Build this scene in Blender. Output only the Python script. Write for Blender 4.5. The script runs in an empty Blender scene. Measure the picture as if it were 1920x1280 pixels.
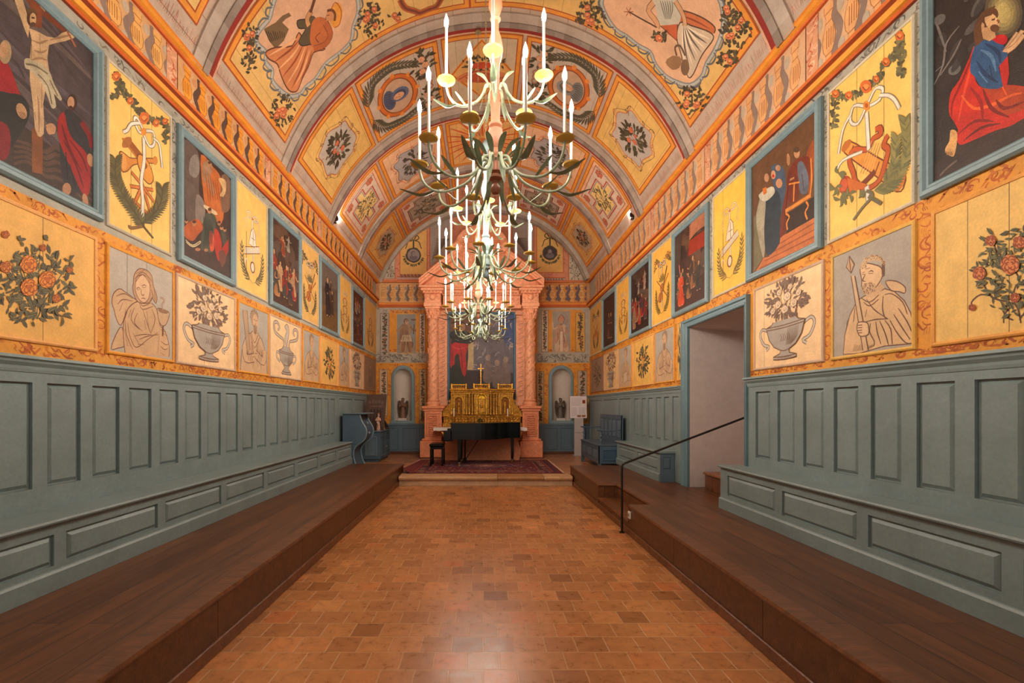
import bpy, bmesh, math, random
from mathutils import Vector, Matrix
C = bpy.context.scene.collection
PI = math.pi; sin = math.sin; cos = math.cos
# ---------- view geometry of the photograph (metres, camera at x=0 y=0 z=1.6 looking along +y) ----------
F, CX, CY, H = 860.0, 907.0, 763.0, 1.6
XL, XR, YB = -3.22, 3.16, 13.7        # side walls and end wall
VC, VZ, VR = -0.03, 4.2, 3.3          # barrel vault: centre x, centre z, radius
DS = VR * math.radians(2.5)
YF = -1.2                             # near end of what is modelled
ZF, ZP = 0.2, 0.375                   # upper floor, side platforms

def lin(c):
    r = []
    for v in c[:3]:
        v = v / 255.0
        r.append(v / 12.92 if v <= 0.04045 else ((v + 0.055) / 1.055) ** 2.4)
    return (r[0], r[1], r[2], 1.0)
def mul(c, k): return tuple(min(255, max(0, v * k)) for v in c[:3])
def mixc(a, b, t): return tuple(a[i] * (1 - t) + b[i] * t for i in range(3))

# ---------- surfaces that can be painted on: (s, t, height) -> world ----------
def mL(s, t, h): return (XL + h, s, t)
def mR(s, t, h): return (XR - h, s, t)
def mB(s, t, h): return (s, YB - h, t)
def mV(s, t, h):
    """the vault is boarded: flat strips 2.5 degrees wide"""
    k = math.floor(s / DS + 1e-9); u = s / DS - k; a = k * DS / VR; b = (k + 1) * DS / VR
    sn, cs = sin(a) * (1 - u) + sin(b) * u, cos(a) * (1 - u) + cos(b) * u
    return (VC + (VR - h) * sn, t - 0.065 * (VC + VR * sn), VZ + (VR - h) * cs)
def plane(o, u, v, n):
    o, u, v, n = Vector(o), Vector(u), Vector(v), Vector(n)
    return lambda s, t, h: tuple(o + u * s + v * t + n * h)
def fL(px, py): k = -XL / (CX - px); return (F * k, H + (CY - py) * k)
def fR(px, py): k = XR / (px - CX); return (F * k, H + (CY - py) * k)
def fB(px, py): return ((px - CX) * YB / F, H + (CY - py) * YB / F)
def fV(px, py):
    dx, dz = (px - CX) / F, (CY - py) / F
    a = dx * dx + dz * dz; b = 2 * (-VC * dx + (H - VZ) * dz); c = VC * VC + (H - VZ) ** 2 - VR * VR
    t = (-b + math.sqrt(b * b - 4 * a * c)) / (2 * a)
    x, z = dx * t, H + dz * t
    return (VR * math.atan2(x - VC, z - VZ), t + 0.065 * x)
def zoomed(f, ox, oy, k): return lambda x, y: f(ox + x * k, oy + y * k)
def YL(px): return F * -XL / (CX - px)
def YR(px): return F * XR / (px - CX)

# ---------- objects ----------
def prop(o, label=None, cat=None, group=None, kind=None):
    if label: o['label'] = label
    if cat: o['category'] = cat
    if group: o['group'] = group
    if kind: o['kind'] = kind
    return o
def thing(name, label, cat, loc=(0, 0, 0), group=None, rz=0):
    o = bpy.data.objects.new(name, None); C.objects.link(o)
    o.location = loc; o.rotation_euler = (0, 0, rz); o.empty_display_size = 0.1
    return prop(o, label, cat, group)
def link_mesh(name, verts, faces, cols, mat, parent=None, world=True, smooth=False, mats=None, fm=None):
    me = bpy.data.meshes.new(name)
    base = Vector((0, 0, 0))
    if parent is None and world and verts:
        xs = [v[0] for v in verts]; ys = [v[1] for v in verts]; zs = [v[2] for v in verts]
        base = Vector(((min(xs) + max(xs)) / 2, (min(ys) + max(ys)) / 2, min(zs)))
        verts = [(v[0] - base.x, v[1] - base.y, v[2] - base.z) for v in verts]
    me.from_pydata(verts, [], faces)
    if cols:
        at = me.color_attributes.new('Col', 'FLOAT_COLOR', 'CORNER')
        buf = []
        for p, c in zip(me.polygons, cols):
            buf.extend(list(c) * p.loop_total)
        at.data.foreach_set('color', buf)
    if smooth:
        me.polygons.foreach_set('use_smooth', [True] * len(me.polygons))
    for m in (mats or [mat]): me.materials.append(m)
    if fm: me.polygons.foreach_set('material_index', fm)
    me.update()
    o = bpy.data.objects.new(name, me); C.objects.link(o)
    if parent is not None:
        o.parent = parent
        if world:
            p = parent; off = Vector((0, 0, 0))
            while p is not None: off += Vector(p.location); p = p.parent
            o.location = -off
    else: o.location = base
    return o

class MB:
    """collects plain solids into one mesh; every face carries a colour"""
    def __init__(s, col=(200, 200, 200)): s.v = []; s.f = []; s.c = []; s.col = lin(col)
    def color(s, c): s.col = lin(c); return s
    def face(s, pts):
        n = len(s.v); s.v.extend([tuple(p) for p in pts]); s.f.append(tuple(range(n, n + len(pts)))); s.c.append(s.col)
    def add(s, vs, fs):
        n = len(s.v); s.v.extend([tuple(p) for p in vs])
        for f in fs: s.f.append(tuple(i + n for i in f)); s.c.append(s.col)
    def box(s, x0, y0, z0, x1, y1, z1):
        vs = [(x0, y0, z0), (x1, y0, z0), (x1, y1, z0), (x0, y1, z0), (x0, y0, z1), (x1, y0, z1), (x1, y1, z1), (x0, y1, z1)]
        s.add(vs, [(0, 3, 2, 1), (4, 5, 6, 7), (0, 1, 5, 4), (1, 2, 6, 5), (2, 3, 7, 6), (3, 0, 4, 7)]); return s
    def bbox(s, x0, y0, z0, x1, y1, z1, b=0.005):
        """box with chamfered edges"""
        b = min(b, (x1 - x0) / 2.1, (y1 - y0) / 2.1, (z1 - z0) / 2.1)
        vs = []; 
        for z, i in ((z0, b), (z0 + b, 0), (z1 - b, 0), (z1, b)):
            vs += [(x0 + i + b, y0 + i, z), (x1 - i - b, y0 + i, z), (x1 - i, y0 + i + b, z), (x1 - i, y1 - i - b, z),
                   (x1 - i - b, y1 - i, z), (x0 + i + b, y1 - i, z), (x0 + i, y1 - i - b, z), (x0 + i, y0 + i + b, z)]
        fs = [tuple(range(7, -1, -1)), tuple(range(24, 32))]
        for r in range(3):
            for i in range(8): j = (i + 1) % 8; fs.append((r * 8 + i, r * 8 + j, r * 8 + 8 + j, r * 8 + 8 + i))
        s.add(vs, fs); return s
    def prism(s, prof, f0, f1):
        """closed profile of 2-D points swept from map f0 to map f1 (each (a,b)->xyz)"""
        n = len(prof); vs = [f0(*p) for p in prof] + [f1(*p) for p in prof]
        fs = [tuple(range(n)), tuple(range(2 * n - 1, n - 1, -1))]
        for i in range(n): j = (i + 1) % n; fs.append((i, i + n, j + n, j))
        s.add(vs, fs); return s
    def lathe(s, prof, o=(0, 0, 0), n=16, ax=2, sq=None):
        vs = []; fs = []
        for (r, z) in prof:
            for k in range(n):
                a = 2 * PI * (k + 0.5) / n
                if sq: 
                    q = 1 / max(abs(cos(a)), abs(sin(a))); r2 = r * q
                else: r2 = r
                p = [r2 * cos(a), r2 * sin(a)]
                if ax == 2: vs.append((o[0] + p[0], o[1] + p[1], o[2] + z))
                elif ax == 0: vs.append((o[0] + z, o[1] + p[0], o[2] + p[1]))
                else: vs.append((o[0] + p[0], o[1] + z, o[2] + p[1]))
        for i in range(len(prof) - 1):
            for k in range(n): j = (k + 1) % n; fs.append((i * n + k, i * n + j, i * n + n + j, i * n + n + k))
        fs.append(tuple(range(n - 1, -1, -1))); m = (len(prof) - 1) * n; fs.append(tuple(range(m, m + n)))
        s.add(vs, fs); return s
    def tube(s, pts, r, n=8, caps=True, flat=1.0):
        pts = [Vector(p) for p in pts]; m = len(pts)
        rs = r if isinstance(r, (list, tuple)) else [r] * m
        vs = []; fs = []; up = Vector((0, 0, 1)); prev = None
        for i, p in enumerate(pts):
            d = (pts[min(i + 1, m - 1)] - pts[max(i - 1, 0)]).normalized()
            if prev is None:
                u = d.cross(up)
                if u.length < 0.05: u = d.cross(Vector((0, 1, 0)))
            else: u = prev - d * prev.dot(d)
            u.normalize(); prev = u; w = d.cross(u)
            for k in range(n):
                a = 2 * PI * k / n
                vs.append(p + u * (rs[i] * cos(a)) + w * (rs[i] * flat * sin(a)))
        for i in range(m - 1):
            for k in range(n): j = (k + 1) % n; fs.append((i * n + k, i * n + j, i * n + n + j, i * n + n + k))
        if caps: fs.append(tuple(range(n - 1, -1, -1))); fs.append(tuple(range((m - 1) * n, m * n)))
        s.add(vs, fs); return s
    def ball(s, c, r, n=10, m=7, sc=(1, 1, 1)):
        vs = []; fs = []
        for i in range(m + 1):
            a = PI * i / m
            for k in range(n):
                b = 2 * PI * k / n
                vs.append((c[0] + r * sc[0] * sin(a) * cos(b), c[1] + r * sc[1] * sin(a) * sin(b), c[2] + r * sc[2] * cos(a)))
        for i in range(m):
            for k in range(n): j = (k + 1) % n; fs.append((i * n + k, i * n + n + k, i * n + n + j, i * n + j))
        s.add(vs, fs); return s
    def ring(s, mp, x0, y0, x1, y1, prof, cap=False):
        """rectangular moulding: profile of (inset, height)"""
        def q(i, h): return [mp(x0 + i, y0 + i, h), mp(x1 - i, y0 + i, h), mp(x1 - i, y1 - i, h), mp(x0 + i, y1 - i, h)]
        rs = [q(*p) for p in prof]
        for a, b in zip(rs, rs[1:]):
            for k in range(4): j = (k + 1) % 4; s.face([a[k], a[j], b[j], b[k]])
        if cap: s.face(rs[-1])
        return s
    def mbox(s, mp, x0, y0, x1, y1, h0, h1):
        p = [mp(x0, y0, h0), mp(x1, y0, h0), mp(x1, y1, h0), mp(x0, y1, h0), mp(x0, y0, h1), mp(x1, y0, h1), mp(x1, y1, h1), mp(x0, y1, h1)]
        s.add(p, [(0, 3, 2, 1), (4, 5, 6, 7), (0, 1, 5, 4), (1, 2, 6, 5), (2, 3, 7, 6), (3, 0, 4, 7)]); return s
    def field(s, mp, x0, y0, x1, y1, opens, h1, h0):
        """board with a row of openings (a, b, c, d) sorted along x, all with the same c, d"""
        opens = sorted(opens); c, d = opens[0][2], opens[0][3]
        def Q(a, b, e, f): s.face([mp(a, b, h1), mp(e, b, h1), mp(e, f, h1), mp(a, f, h1)])
        Q(x0, y0, x1, c); Q(x0, d, x1, y1); x = x0
        for (a, b, _, _) in opens:
            if a > x: Q(x, c, a, d)
            x = b
            s.ring(mp, a, c, b, d, [(0, h1), (0, h0)])
        if x1 > x: Q(x, c, x1, d)
        s.ring(mp, x0, y0, x1, y1, [(0, h0), (0, h1)])
        return s
    def build(s, name, mat, parent=None, smooth=False, world=True):
        o = link_mesh(name, s.v, s.f, s.c, mat, parent, world, smooth)
        if smooth:
            try:
                bm = bmesh.new(); bm.from_mesh(o.data); bmesh.ops.remove_doubles(bm, verts=bm.verts, dist=1e-5)
                for e in bm.edges:
                    if len(e.link_faces) == 2 and e.calc_face_angle(0) > 0.7: e.smooth = False
                bm.to_mesh(o.data); bm.free()
            except Exception: pass
        return o

# ---------- painting on a surface ----------
def catmull(p, k=3, closed=False):
    n = len(p)
    if n < 3: return list(p)
    r = []
    rng = range(n) if closed else range(n - 1)
    for i in rng:
        if closed: a, b, c, d = p[i - 1], p[i], p[(i + 1) % n], p[(i + 2) % n]
        else: a, b, c, d = p[max(i - 1, 0)], p[i], p[i + 1], p[min(i + 2, n - 1)]
        for j in range(k):
            t = j / k; t2 = t * t; t3 = t2 * t
            r.append(tuple(0.5 * (2 * b[q] + (c[q] - a[q]) * t + (2 * a[q] - 5 * b[q] + 4 * c[q] - d[q]) * t2 + (3 * b[q] - a[q] - 3 * c[q] + d[q]) * t3) for q in (0, 1)))
    if not closed: r.append(p[-1])
    return r
class Cv:
    STEP = 1.5e-5
    def __init__(s, mp, h0=0.0): s.mp = mp; s.h0 = h0; s.p = []; s.x = []; s.n = 0; s.f = lambda x, y: (x, y); s.u = 1.0
    def at(s, f=None, u=1.0): s.f = f or (lambda x, y: (x, y)); s.u = u; return s
    cyc = 0
    def raw(s, pts, col): s.n = s.n + 1 if not s.cyc or s.n < s.cyc else 8; s.p.append((pts, s.h0 + s.n * s.STEP, lin(col)))
    def poly(s, pts, col, sm=False):
        pts = [s.f(*p) for p in pts]
        if sm: pts = catmull(pts, 3, True)
        s.raw(pts, col); return s
    def rect(s, x0, y0, x1, y1, col): return s.poly([(x0, y0), (x1, y0), (x1, y1), (x0, y1)], col)
    def ell(s, cx, cy, rx, ry, col, rot=0, n=14, wob=0.0):
        pts = []
        for k in range(n):
            a = 2 * PI * k / n; q = 1 + (random.uniform(-wob, wob) if wob else 0)
            x, y = rx * q * cos(a), ry * q * sin(a)
            pts.append((cx + x * cos(rot) - y * sin(rot), cy + x * sin(rot) + y * cos(rot)))
        return s.poly(pts, col)
    def stroke(s, pts, w, col, closed=False, taper=0.0, sm=True):
        pts = [s.f(*p) for p in pts]; w = w * s.u
        if sm and len(pts) > 2: pts = catmull(pts, 3, closed)
        m = len(pts)
        if closed: pts = pts + [pts[0]]; m += 1
        L = []; R = []
        for i in range(m):
            a = pts[max(i - 1, 0)]; b = pts[min(i + 1, m - 1)]
            if closed and i in (0, m - 1): a = pts[m - 2]; b = pts[1]
            dx, dy = b[0] - a[0], b[1] - a[1]; d = math.hypot(dx, dy) or 1
            q = 1.0
            if taper: q = 1 - taper * abs(2 * i / (m - 1) - 1) ** 1.5
            nx, ny = -dy / d * w * q / 2, dx / d * w * q / 2
            L.append((pts[i][0] + nx, pts[i][1] + ny)); R.append((pts[i][0] - nx, pts[i][1] - ny))
        s.n = s.n + 1 if not s.cyc or s.n < s.cyc else 8; h = s.h0 + s.n * s.STEP; c = lin(col)
        for i in range(m - 1): s.p.append(([R[i], R[i + 1], L[i + 1], L[i]], h, c))
        return s
    def board(s, x0, y0, x1, y1, col, th=0.012, h=0.001):
        """a solid board that carries the paint"""
        s.h0 = h + th; s.rim = (x0, y0, x1, y1, h, h + th, lin(mul(col, 0.9)))
        s.p.insert(0, ([(x0, y0), (x1, y0), (x1, y1), (x0, y1)], s.h0, lin(col))); s.n += 1
        s.clip = (x0, y0, x1, y1); return s
    rim = None; clip = None
    def build(s, name, mat, parent=None, grid=None):
        bm = bmesh.new(); lay = bm.faces.layers.int.new('ci'); pal = []; idx = {}
        for pts, h, c in s.p:
            vs = [bm.verts.new((p[0], p[1], h)) for p in pts]
            try: f = bm.faces.new(vs)
            except ValueError: continue
            if c not in idx: idx[c] = len(pal); pal.append(c)
            f[lay] = idx[c]
        def cut(co, no, clear):
            g = bm.verts[:] + bm.edges[:] + bm.faces[:]
            bmesh.ops.bisect_plane(bm, geom=g, dist=1e-7, plane_co=co, plane_no=no, clear_outer=clear)
        if s.clip:
            x0, y0, x1, y1 = s.clip; e = 1e-5
            xs = [v.co.x for v in bm.verts]; ys = [v.co.y for v in bm.verts]
            if min(xs) < x0 - e: cut((x0, 0, 0), (-1, 0, 0), True)
            if max(xs) > x1 + e: cut((x1, 0, 0), (1, 0, 0), True)
            if min(ys) < y0 - e: cut((0, y0, 0), (0, -1, 0), True)
            if max(ys) > y1 + e: cut((0, y1, 0), (0, 1, 0), True)
        if grid:
            xs = [v.co.x for v in bm.verts]; k0 = math.floor(min(xs) / grid); k1 = math.ceil(max(xs) / grid)
            for k in range(k0 + 1, k1): cut((k * grid, 0, 0), (1, 0, 0), False)
        V = []; Fc = []; Cc = []
        bm.verts.index_update()
        for v in bm.verts: V.append(s.mp(v.co.x, v.co.y, v.co.z))
        for f in bm.faces: Fc.append(tuple(v.index for v in f.verts)); Cc.append(pal[f[lay]])
        bm.free()
        if s.rim:
            x0, y0, x1, y1, h0, h1, c = s.rim
            xs = [x0]
            if grid:
                k = math.floor(x0 / grid) + 1
                while k * grid < x1 - 1e-6: xs.append(k * grid); k += 1
            xs.append(x1)
            def q(pts):
                n = len(V); V.extend([s.mp(*p) for p in pts]); Fc.append((n, n + 1, n + 2, n + 3)); Cc.append(c)
            for a, b in zip(xs, xs[1:]):
                q([(a, y0, h0), (b, y0, h0), (b, y0, h1), (a, y0, h1)]); q([(a, y1, h0), (a, y1, h1), (b, y1, h1), (b, y1, h0)])
                q([(a, y0, h0), (a, y1, h0), (b, y1, h0), (b, y0, h0)])
            q([(x0, y0, h0), (x0, y0, h1), (x0, y1, h1), (x0, y1, h0)]); q([(x1, y0, h0), (x1, y1, h0), (x1, y1, h1), (x1, y0, h1)])
        for vs, c in s.x:
            n = len(V); V.extend(vs); Fc.append(tuple(range(n, n + len(vs)))); Cc.append(lin(c))
        return link_mesh(name, V, Fc, Cc, mat, parent)

# ---------- materials ----------
def nodes(name):
    m = bpy.data.materials.new(name); m.use_nodes = True
    nt = m.node_tree; b = nt.nodes['Principled BSDF']; return m, nt, b
def N(nt, t, **kw):
    n = nt.nodes.new(t)
    for k, v in kw.items():
        if hasattr(n, k): setattr(n, k, v)
        else: n.inputs[k].default_value = v
    return n
def vcol(name, rough=0.6, metal=0.0, var=0.12, scale=6.0, bump=0.15, bscale=60.0, stretch=(1, 1, 1), spec=0.5, coat=0.0, fine=0.0):
    m, nt, b = nodes(name); L = nt.links.new
    a = N(nt, 'ShaderNodeAttribute'); a.attribute_name = 'Col'
    tc = N(nt, 'ShaderNodeTexCoord'); mp = N(nt, 'ShaderNodeMapping'); mp.inputs['Scale'].default_value = stretch
    L(tc.outputs['Object'], mp.inputs['Vector'])
    nz = N(nt, 'ShaderNodeTexNoise', Scale=scale, Detail=6.0, Roughness=0.65); L(mp.outputs['Vector'], nz.inputs['Vector'])
    mr = N(nt, 'ShaderNodeMapRange'); mr.inputs['From Min'].default_value = 0.3; mr.inputs['From Max'].default_value = 0.7
    mr.inputs['To Min'].default_value = 1 - var; mr.inputs['To Max'].default_value = 1 + var * 0.7
    L(nz.outputs['Fac'], mr.inputs['Value'])
    mx = N(nt, 'ShaderNodeVectorMath', operation='SCALE'); L(a.outputs['Color'], mx.inputs[0]); L(mr.outputs['Result'], mx.inputs['Scale'])
    out = mx.outputs['Vector']
    n2 = N(nt, 'ShaderNodeTexNoise', Scale=bscale, Detail=3.0); L(mp.outputs['Vector'], n2.inputs['Vector'])
    if fine:
        m2 = N(nt, 'ShaderNodeMapRange'); m2.inputs['From Min'].default_value = 0.3; m2.inputs['From Max'].default_value = 0.7
        m2.inputs['To Min'].default_value = 1 - fine; m2.inputs['To Max'].default_value = 1 + fine; L(n2.outputs['Fac'], m2.inputs['Value'])
        x2 = N(nt, 'ShaderNodeVectorMath', operation='SCALE'); L(out, x2.inputs[0]); L(m2.outputs['Result'], x2.inputs['Scale']); out = x2.outputs['Vector']
    L(out, b.inputs['Base Color'])
    b.inputs['Roughness'].default_value = rough; b.inputs['Metallic'].default_value = metal
    b.inputs['Specular IOR Level'].default_value = spec; b.inputs['Coat Weight'].default_value = coat
    if bump:
        bp = N(nt, 'ShaderNodeBump', Strength=bump, Distance=0.01); L(n2.outputs['Fac'], bp.inputs['Height']); L(bp.outputs['Normal'], b.inputs['Normal'])
    return m
M = {}
M['paint'] = vcol('painted boards', 0.62, var=0.16, scale=5.0, bump=0.12, fine=0.07, spec=0.35)
M['canvas'] = vcol('oil on canvas', 0.5, var=0.3, scale=9.0, bump=0.3, bscale=120.0, fine=0.2, spec=0.35)
M['blue'] = vcol('blue grey painted wood', 0.42, var=0.14, scale=3.0, bump=0.1, bscale=40.0, stretch=(1, 1, 1), fine=0.06)
M['oak'] = vcol('dark oak boards', 0.33, var=0.45, scale=2.6, bump=0.2, bscale=18.0, stretch=(1, 6, 6), fine=0.2)
M['gold'] = vcol('gilded carving', 0.36, metal=0.8, var=0.6, scale=26.0, bump=1.0, bscale=48.0, fine=0.6)
M['pink'] = vcol('salmon marbled stucco', 0.5, var=0.22, scale=14.0, bump=0.5, bscale=26.0, fine=0.1)
M['stone'] = vcol('pale worn stone', 0.6, var=0.2, scale=5.0, bump=0.3, bscale=30.0, fine=0.08)
M['stucco'] = vcol('white lime stucco', 0.85, var=0.06, scale=4.0, bump=0.7, bscale=14.0, fine=0.03)
M['black'] = vcol('black lacquer', 0.16, var=0.2, bump=0.0, spec=0.35)
M['iron'] = vcol('dark wrought iron', 0.4, metal=0.4, var=0.2, bump=0.1)
M['turned'] = vcol('painted turned wood', 0.5, var=0.15, scale=12.0, bump=0.1)
M['tin'] = vcol('painted tin leaves', 0.45, var=0.25, scale=25.0, bump=0.1)
M['wax'] = vcol('white candle sleeve', 0.4, var=0.04, bump=0.0)
M['wool'] = vcol('woven wool', 0.95, var=0.25, scale=12.0, bump=0.5, bscale=200.0, fine=0.15)
M['statue'] = vcol('painted statue wood', 0.6, var=0.4, scale=30.0, bump=0.5, bscale=60.0, fine=0.2)
def emis(name, col, s):
    m, nt, b = nodes(name); b.inputs['Base Color'].default_value = (1, 1, 1, 1)
    b.inputs['Emission Color'].default_value = col; b.inputs['Emission Strength'].default_value = s; return m
BULB = 650.0
M['bulb'] = emis('lit candle bulb', (1.0, 0.88, 0.74, 1), BULB)
M['spotlens'] = emis('lit spotlight lens', (1.0, 0.93, 0.85, 1), 7000.0)
def tile_mat():
    m, nt, b = nodes('terracotta tiles'); L = nt.links.new
    tc = N(nt, 'ShaderNodeTexCoord')
    g = N(nt, 'ShaderNodeNewGeometry')
    wob = N(nt, 'ShaderNodeTexNoise', Scale=9.0, Detail=2.0); L(g.outputs['Position'], wob.inputs['Vector'])
    ad = N(nt, 'ShaderNodeVectorMath', operation='MULTIPLY_ADD'); L(wob.outputs['Color'], ad.inputs[0]); ad.inputs[1].default_value = (0.008, 0.008, 0); L(g.outputs['Position'], ad.inputs[2])
    br = N(nt, 'ShaderNodeTexBrick'); br.offset = 0.5; br.offset_frequency = 2
    for k, v in {'Scale': 1.0, 'Mortar Size': 0.005, 'Mortar Smooth': 0.3, 'Bias': 0.0, 'Brick Width': 0.207, 'Row Height': 0.2}.items(): br.inputs[k].default_value = v
    br.inputs['Color1'].default_value = (0, 0, 0, 1); br.inputs['Color2'].default_value = (1, 1, 1, 1); br.inputs['Mortar'].default_value = (0.5, 0.5, 0.5, 1)
    L(ad.outputs['Vector'], br.inputs['Vector'])
    cr = N(nt, 'ShaderNodeValToRGB'); e = cr.color_ramp.elements
    e[0].position = 0.0; e[0].color = lin((140, 90, 52)); e[1].position = 1.0; e[1].color = lin((206, 146, 90))
    for p, c in ((0.06, (166, 110, 64)), (0.5, (184, 126, 76)), (0.85, (194, 134, 80)), (0.93, (194, 120, 70))):
        q = e.new(p); q.color = lin(c)
    L(br.outputs['Color'], cr.inputs['Fac'])
    n1 = N(nt, 'ShaderNodeTexNoise', Scale=14.0, Detail=8.0, Roughness=0.7); L(g.outputs['Position'], n1.inputs['Vector'])
    n0 = N(nt, 'ShaderNodeTexNoise', Scale=0.9, Detail=2.0); L(g.outputs['Position'], n0.inputs['Vector'])
    r1 = N(nt, 'ShaderNodeMapRange'); r1.inputs['From Min'].default_value = 0.3; r1.inputs['From Max'].default_value = 0.7; r1.inputs['To Min'].default_value = 0.72; r1.inputs['To Max'].default_value = 1.22
    L(n1.outputs['Fac'], r1.inputs['Value'])
    r0 = N(nt, 'ShaderNodeMapRange'); r0.inputs['From Min'].default_value = 0.3; r0.inputs['From Max'].default_value = 0.7; r0.inputs['To Min'].default_value = 0.88; r0.inputs['To Max'].default_value = 1.1
    L(n0.outputs['Fac'], r0.inputs['Value'])
    mm = N(nt, 'ShaderNodeMath', operation='MULTIPLY'); L(r1.outputs['Result'], mm.inputs[0]); L(r0.outputs['Result'], mm.inputs[1])
    sc = N(nt, 'ShaderNodeVectorMath', operation='SCALE'); L(cr.outputs['Color'], sc.inputs[0]); L(mm.outputs['Value'], sc.inputs['Scale'])
    mx = N(nt, 'ShaderNodeMix', data_type='RGBA'); L(br.outputs['Fac'], mx.inputs['Factor']); L(sc.outputs['Vector'], mx.inputs['A']); mx.inputs['B'].default_value = lin((196, 152, 108))
    L(mx.outputs['Result'], b.inputs['Base Color'])
    rr = N(nt, 'ShaderNodeMapRange'); rr.inputs['To Min'].default_value = 0.12; rr.inputs['To Max'].default_value = 0.5; L(n1.outputs['Fac'], rr.inputs['Value']); L(rr.outputs['Result'], b.inputs['Roughness'])
    hh = N(nt, 'ShaderNodeMath', operation='MULTIPLY_ADD'); L(br.outputs['Fac'], hh.inputs[0]); hh.inputs[1].default_value = -1.0
    n3 = N(nt, 'ShaderNodeTexNoise', Scale=7.0, Detail=4.0); L(g.outputs['Position'], n3.inputs['Vector']); L(n3.outputs['Fac'], hh.inputs[2])
    bp = N(nt, 'ShaderNodeBump', Strength=0.4, Distance=0.006); L(hh.outputs['Value'], bp.inputs['Height']); L(bp.outputs['Normal'], b.inputs['Normal'])
    return m
M['tiles'] = tile_mat()
def plank_mat():
    """dark oak boards laid at right angles to the wall with a lengthwise border"""
    m, nt, b = nodes('dark oak floor'); L = nt.links.new
    g = N(nt, 'ShaderNodeNewGeometry')
    br = N(nt, 'ShaderNodeTexBrick'); br.offset = 0.37
    for k, v in {'Scale': 1.0, 'Mortar Size': 0.003, 'Mortar Smooth': 0.2, 'Bias': 0.0, 'Brick Width': 1.9, 'Row Height': 0.16}.items(): br.inputs[k].default_value = v
    br.inputs['Color1'].default_value = (0, 0, 0, 1); br.inputs['Color2'].default_value = (1, 1, 1, 1)
    mp = N(nt, 'ShaderNodeMapping'); mp.inputs['Rotation'].default_value = (0, 0, PI / 2); L(g.outputs['Position'], mp.inputs['Vector']); L(mp.outputs['Vector'], br.inputs['Vector'])
    st = N(nt, 'ShaderNodeMapping'); st.inputs['Scale'].default_value = (9, 1.0, 9); L(g.outputs['Position'], st.inputs['Vector'])
    n1 = N(nt, 'ShaderNodeTexNoise', Scale=2.2, Detail=8.0, Roughness=0.7); L(st.outputs['Vector'], n1.inputs['Vector'])
    cr = N(nt, 'ShaderNodeValToRGB'); e = cr.color_ramp.elements
    e[0].position = 0.25; e[0].color = lin((70, 42, 24)); e[1].position = 0.8; e[1].color = lin((124, 78, 45))
    L(n1.outputs['Fac'], cr.inputs['Fac'])
    r = N(nt, 'ShaderNodeMapRange'); r.inputs['To Min'].default_value = 0.8; r.inputs['To Max'].default_value = 1.2; L(br.outputs['Color'], r.inputs['Value'])
    sc = N(nt, 'ShaderNodeVectorMath', operation='SCALE'); L(cr.outputs['Color'], sc.inputs[0]); L(r.outputs['Result'], sc.inputs['Scale'])
    mx = N(nt, 'ShaderNodeMix', data_type='RGBA'); L(br.outputs['Fac'], mx.inputs['Factor']); L(sc.outputs['Vector'], mx.inputs['A']); mx.inputs['B'].default_value = lin((26, 15, 10))
    L(mx.outputs['Result'], b.inputs['Base Color']); b.inputs['Roughness'].default_value = 0.36
    bp = N(nt, 'ShaderNodeBump', Strength=0.25, Distance=0.004); L(n1.outputs['Fac'], bp.inputs['Height']); L(bp.outputs['Normal'], b.inputs['Normal'])
    return m
M['plank'] = plank_mat()
WORLD = 0.7; EXPO = -0.2
# ---------- motifs ----------
YEL = (232, 180, 98); CRM = (240, 204, 156); GRY = (176, 168, 156); ORA = (220, 152, 58); BRN = (120, 74, 50); LG = (112, 106, 76); DG = (78, 74, 56)
MARB = (176, 172, 160); BLU = (124, 150, 158)
R = random.Random(7)
def petals(c, x, y, r, ln, w):
    for i, (q, n) in enumerate(((.86, 5), (.6, 4), (.34, 3))):
        for k in range(n):
            a = 2 * PI * k / n + i * .7; d = .22 if i < 2 else .1
            c.stroke([(x + r * q * .75 * cos(a - .6), y + r * q * .75 * sin(a - .6)), (x + r * (q + d * .3) * cos(a - .2), y + r * (q + d * .3) * sin(a - .2)), (x + r * (q + d * .3) * cos(a + .35), y + r * (q + d * .3) * sin(a + .35)), (x + r * q * .7 * cos(a + .8), y + r * q * .7 * sin(a + .8))], w, ln, taper=.5)
def leaf(c, x, y, a, l, w, col, vein=None):
    p = []
    for t, q in ((0, 0), (0.25, 0.8), (0.55, 1.0), (0.8, 0.6), (1, 0), (0.8, -0.6), (0.55, -1.0), (0.25, -0.8)):
        u, v = t * l, q * w / 2; p.append((x + u * cos(a) - v * sin(a), y + u * sin(a) + v * cos(a)))
    c.poly(p, col)
    if vein: c.stroke([(x, y), (x + l * 0.9 * cos(a), y + l * 0.9 * sin(a))], w * 0.12, vein)
def rose(c, x, y, r, cols=((196, 110, 60), (226, 140, 80), (150, 70, 40)), n=5):
    c.ell(x, y, r, r * 0.95, cols[0], wob=0.14, n=12)
    for k in range(6):
        a = k * 1.047 + 0.4; c.ell(x + r * 0.5 * cos(a), y + r * 0.5 * sin(a), r * 0.46, r * 0.4, cols[1], rot=a, n=8)
        c.stroke([(x + r * 0.9 * cos(a - 0.5), y + r * 0.9 * sin(a - 0.5)), (x + r * 0.98 * cos(a), y + r * 0.98 * sin(a)), (x + r * 0.75 * cos(a + 0.5), y + r * 0.75 * sin(a + 0.5))], r * 0.1, cols[2], taper=0.6)
    p = [(x + r * 0.08 * k * cos(k * 1.1), y + r * 0.08 * k * sin(k * 1.1)) for k in range(1, 8)]
    c.stroke(p, r * 0.11, cols[2], taper=0.5)
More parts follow.
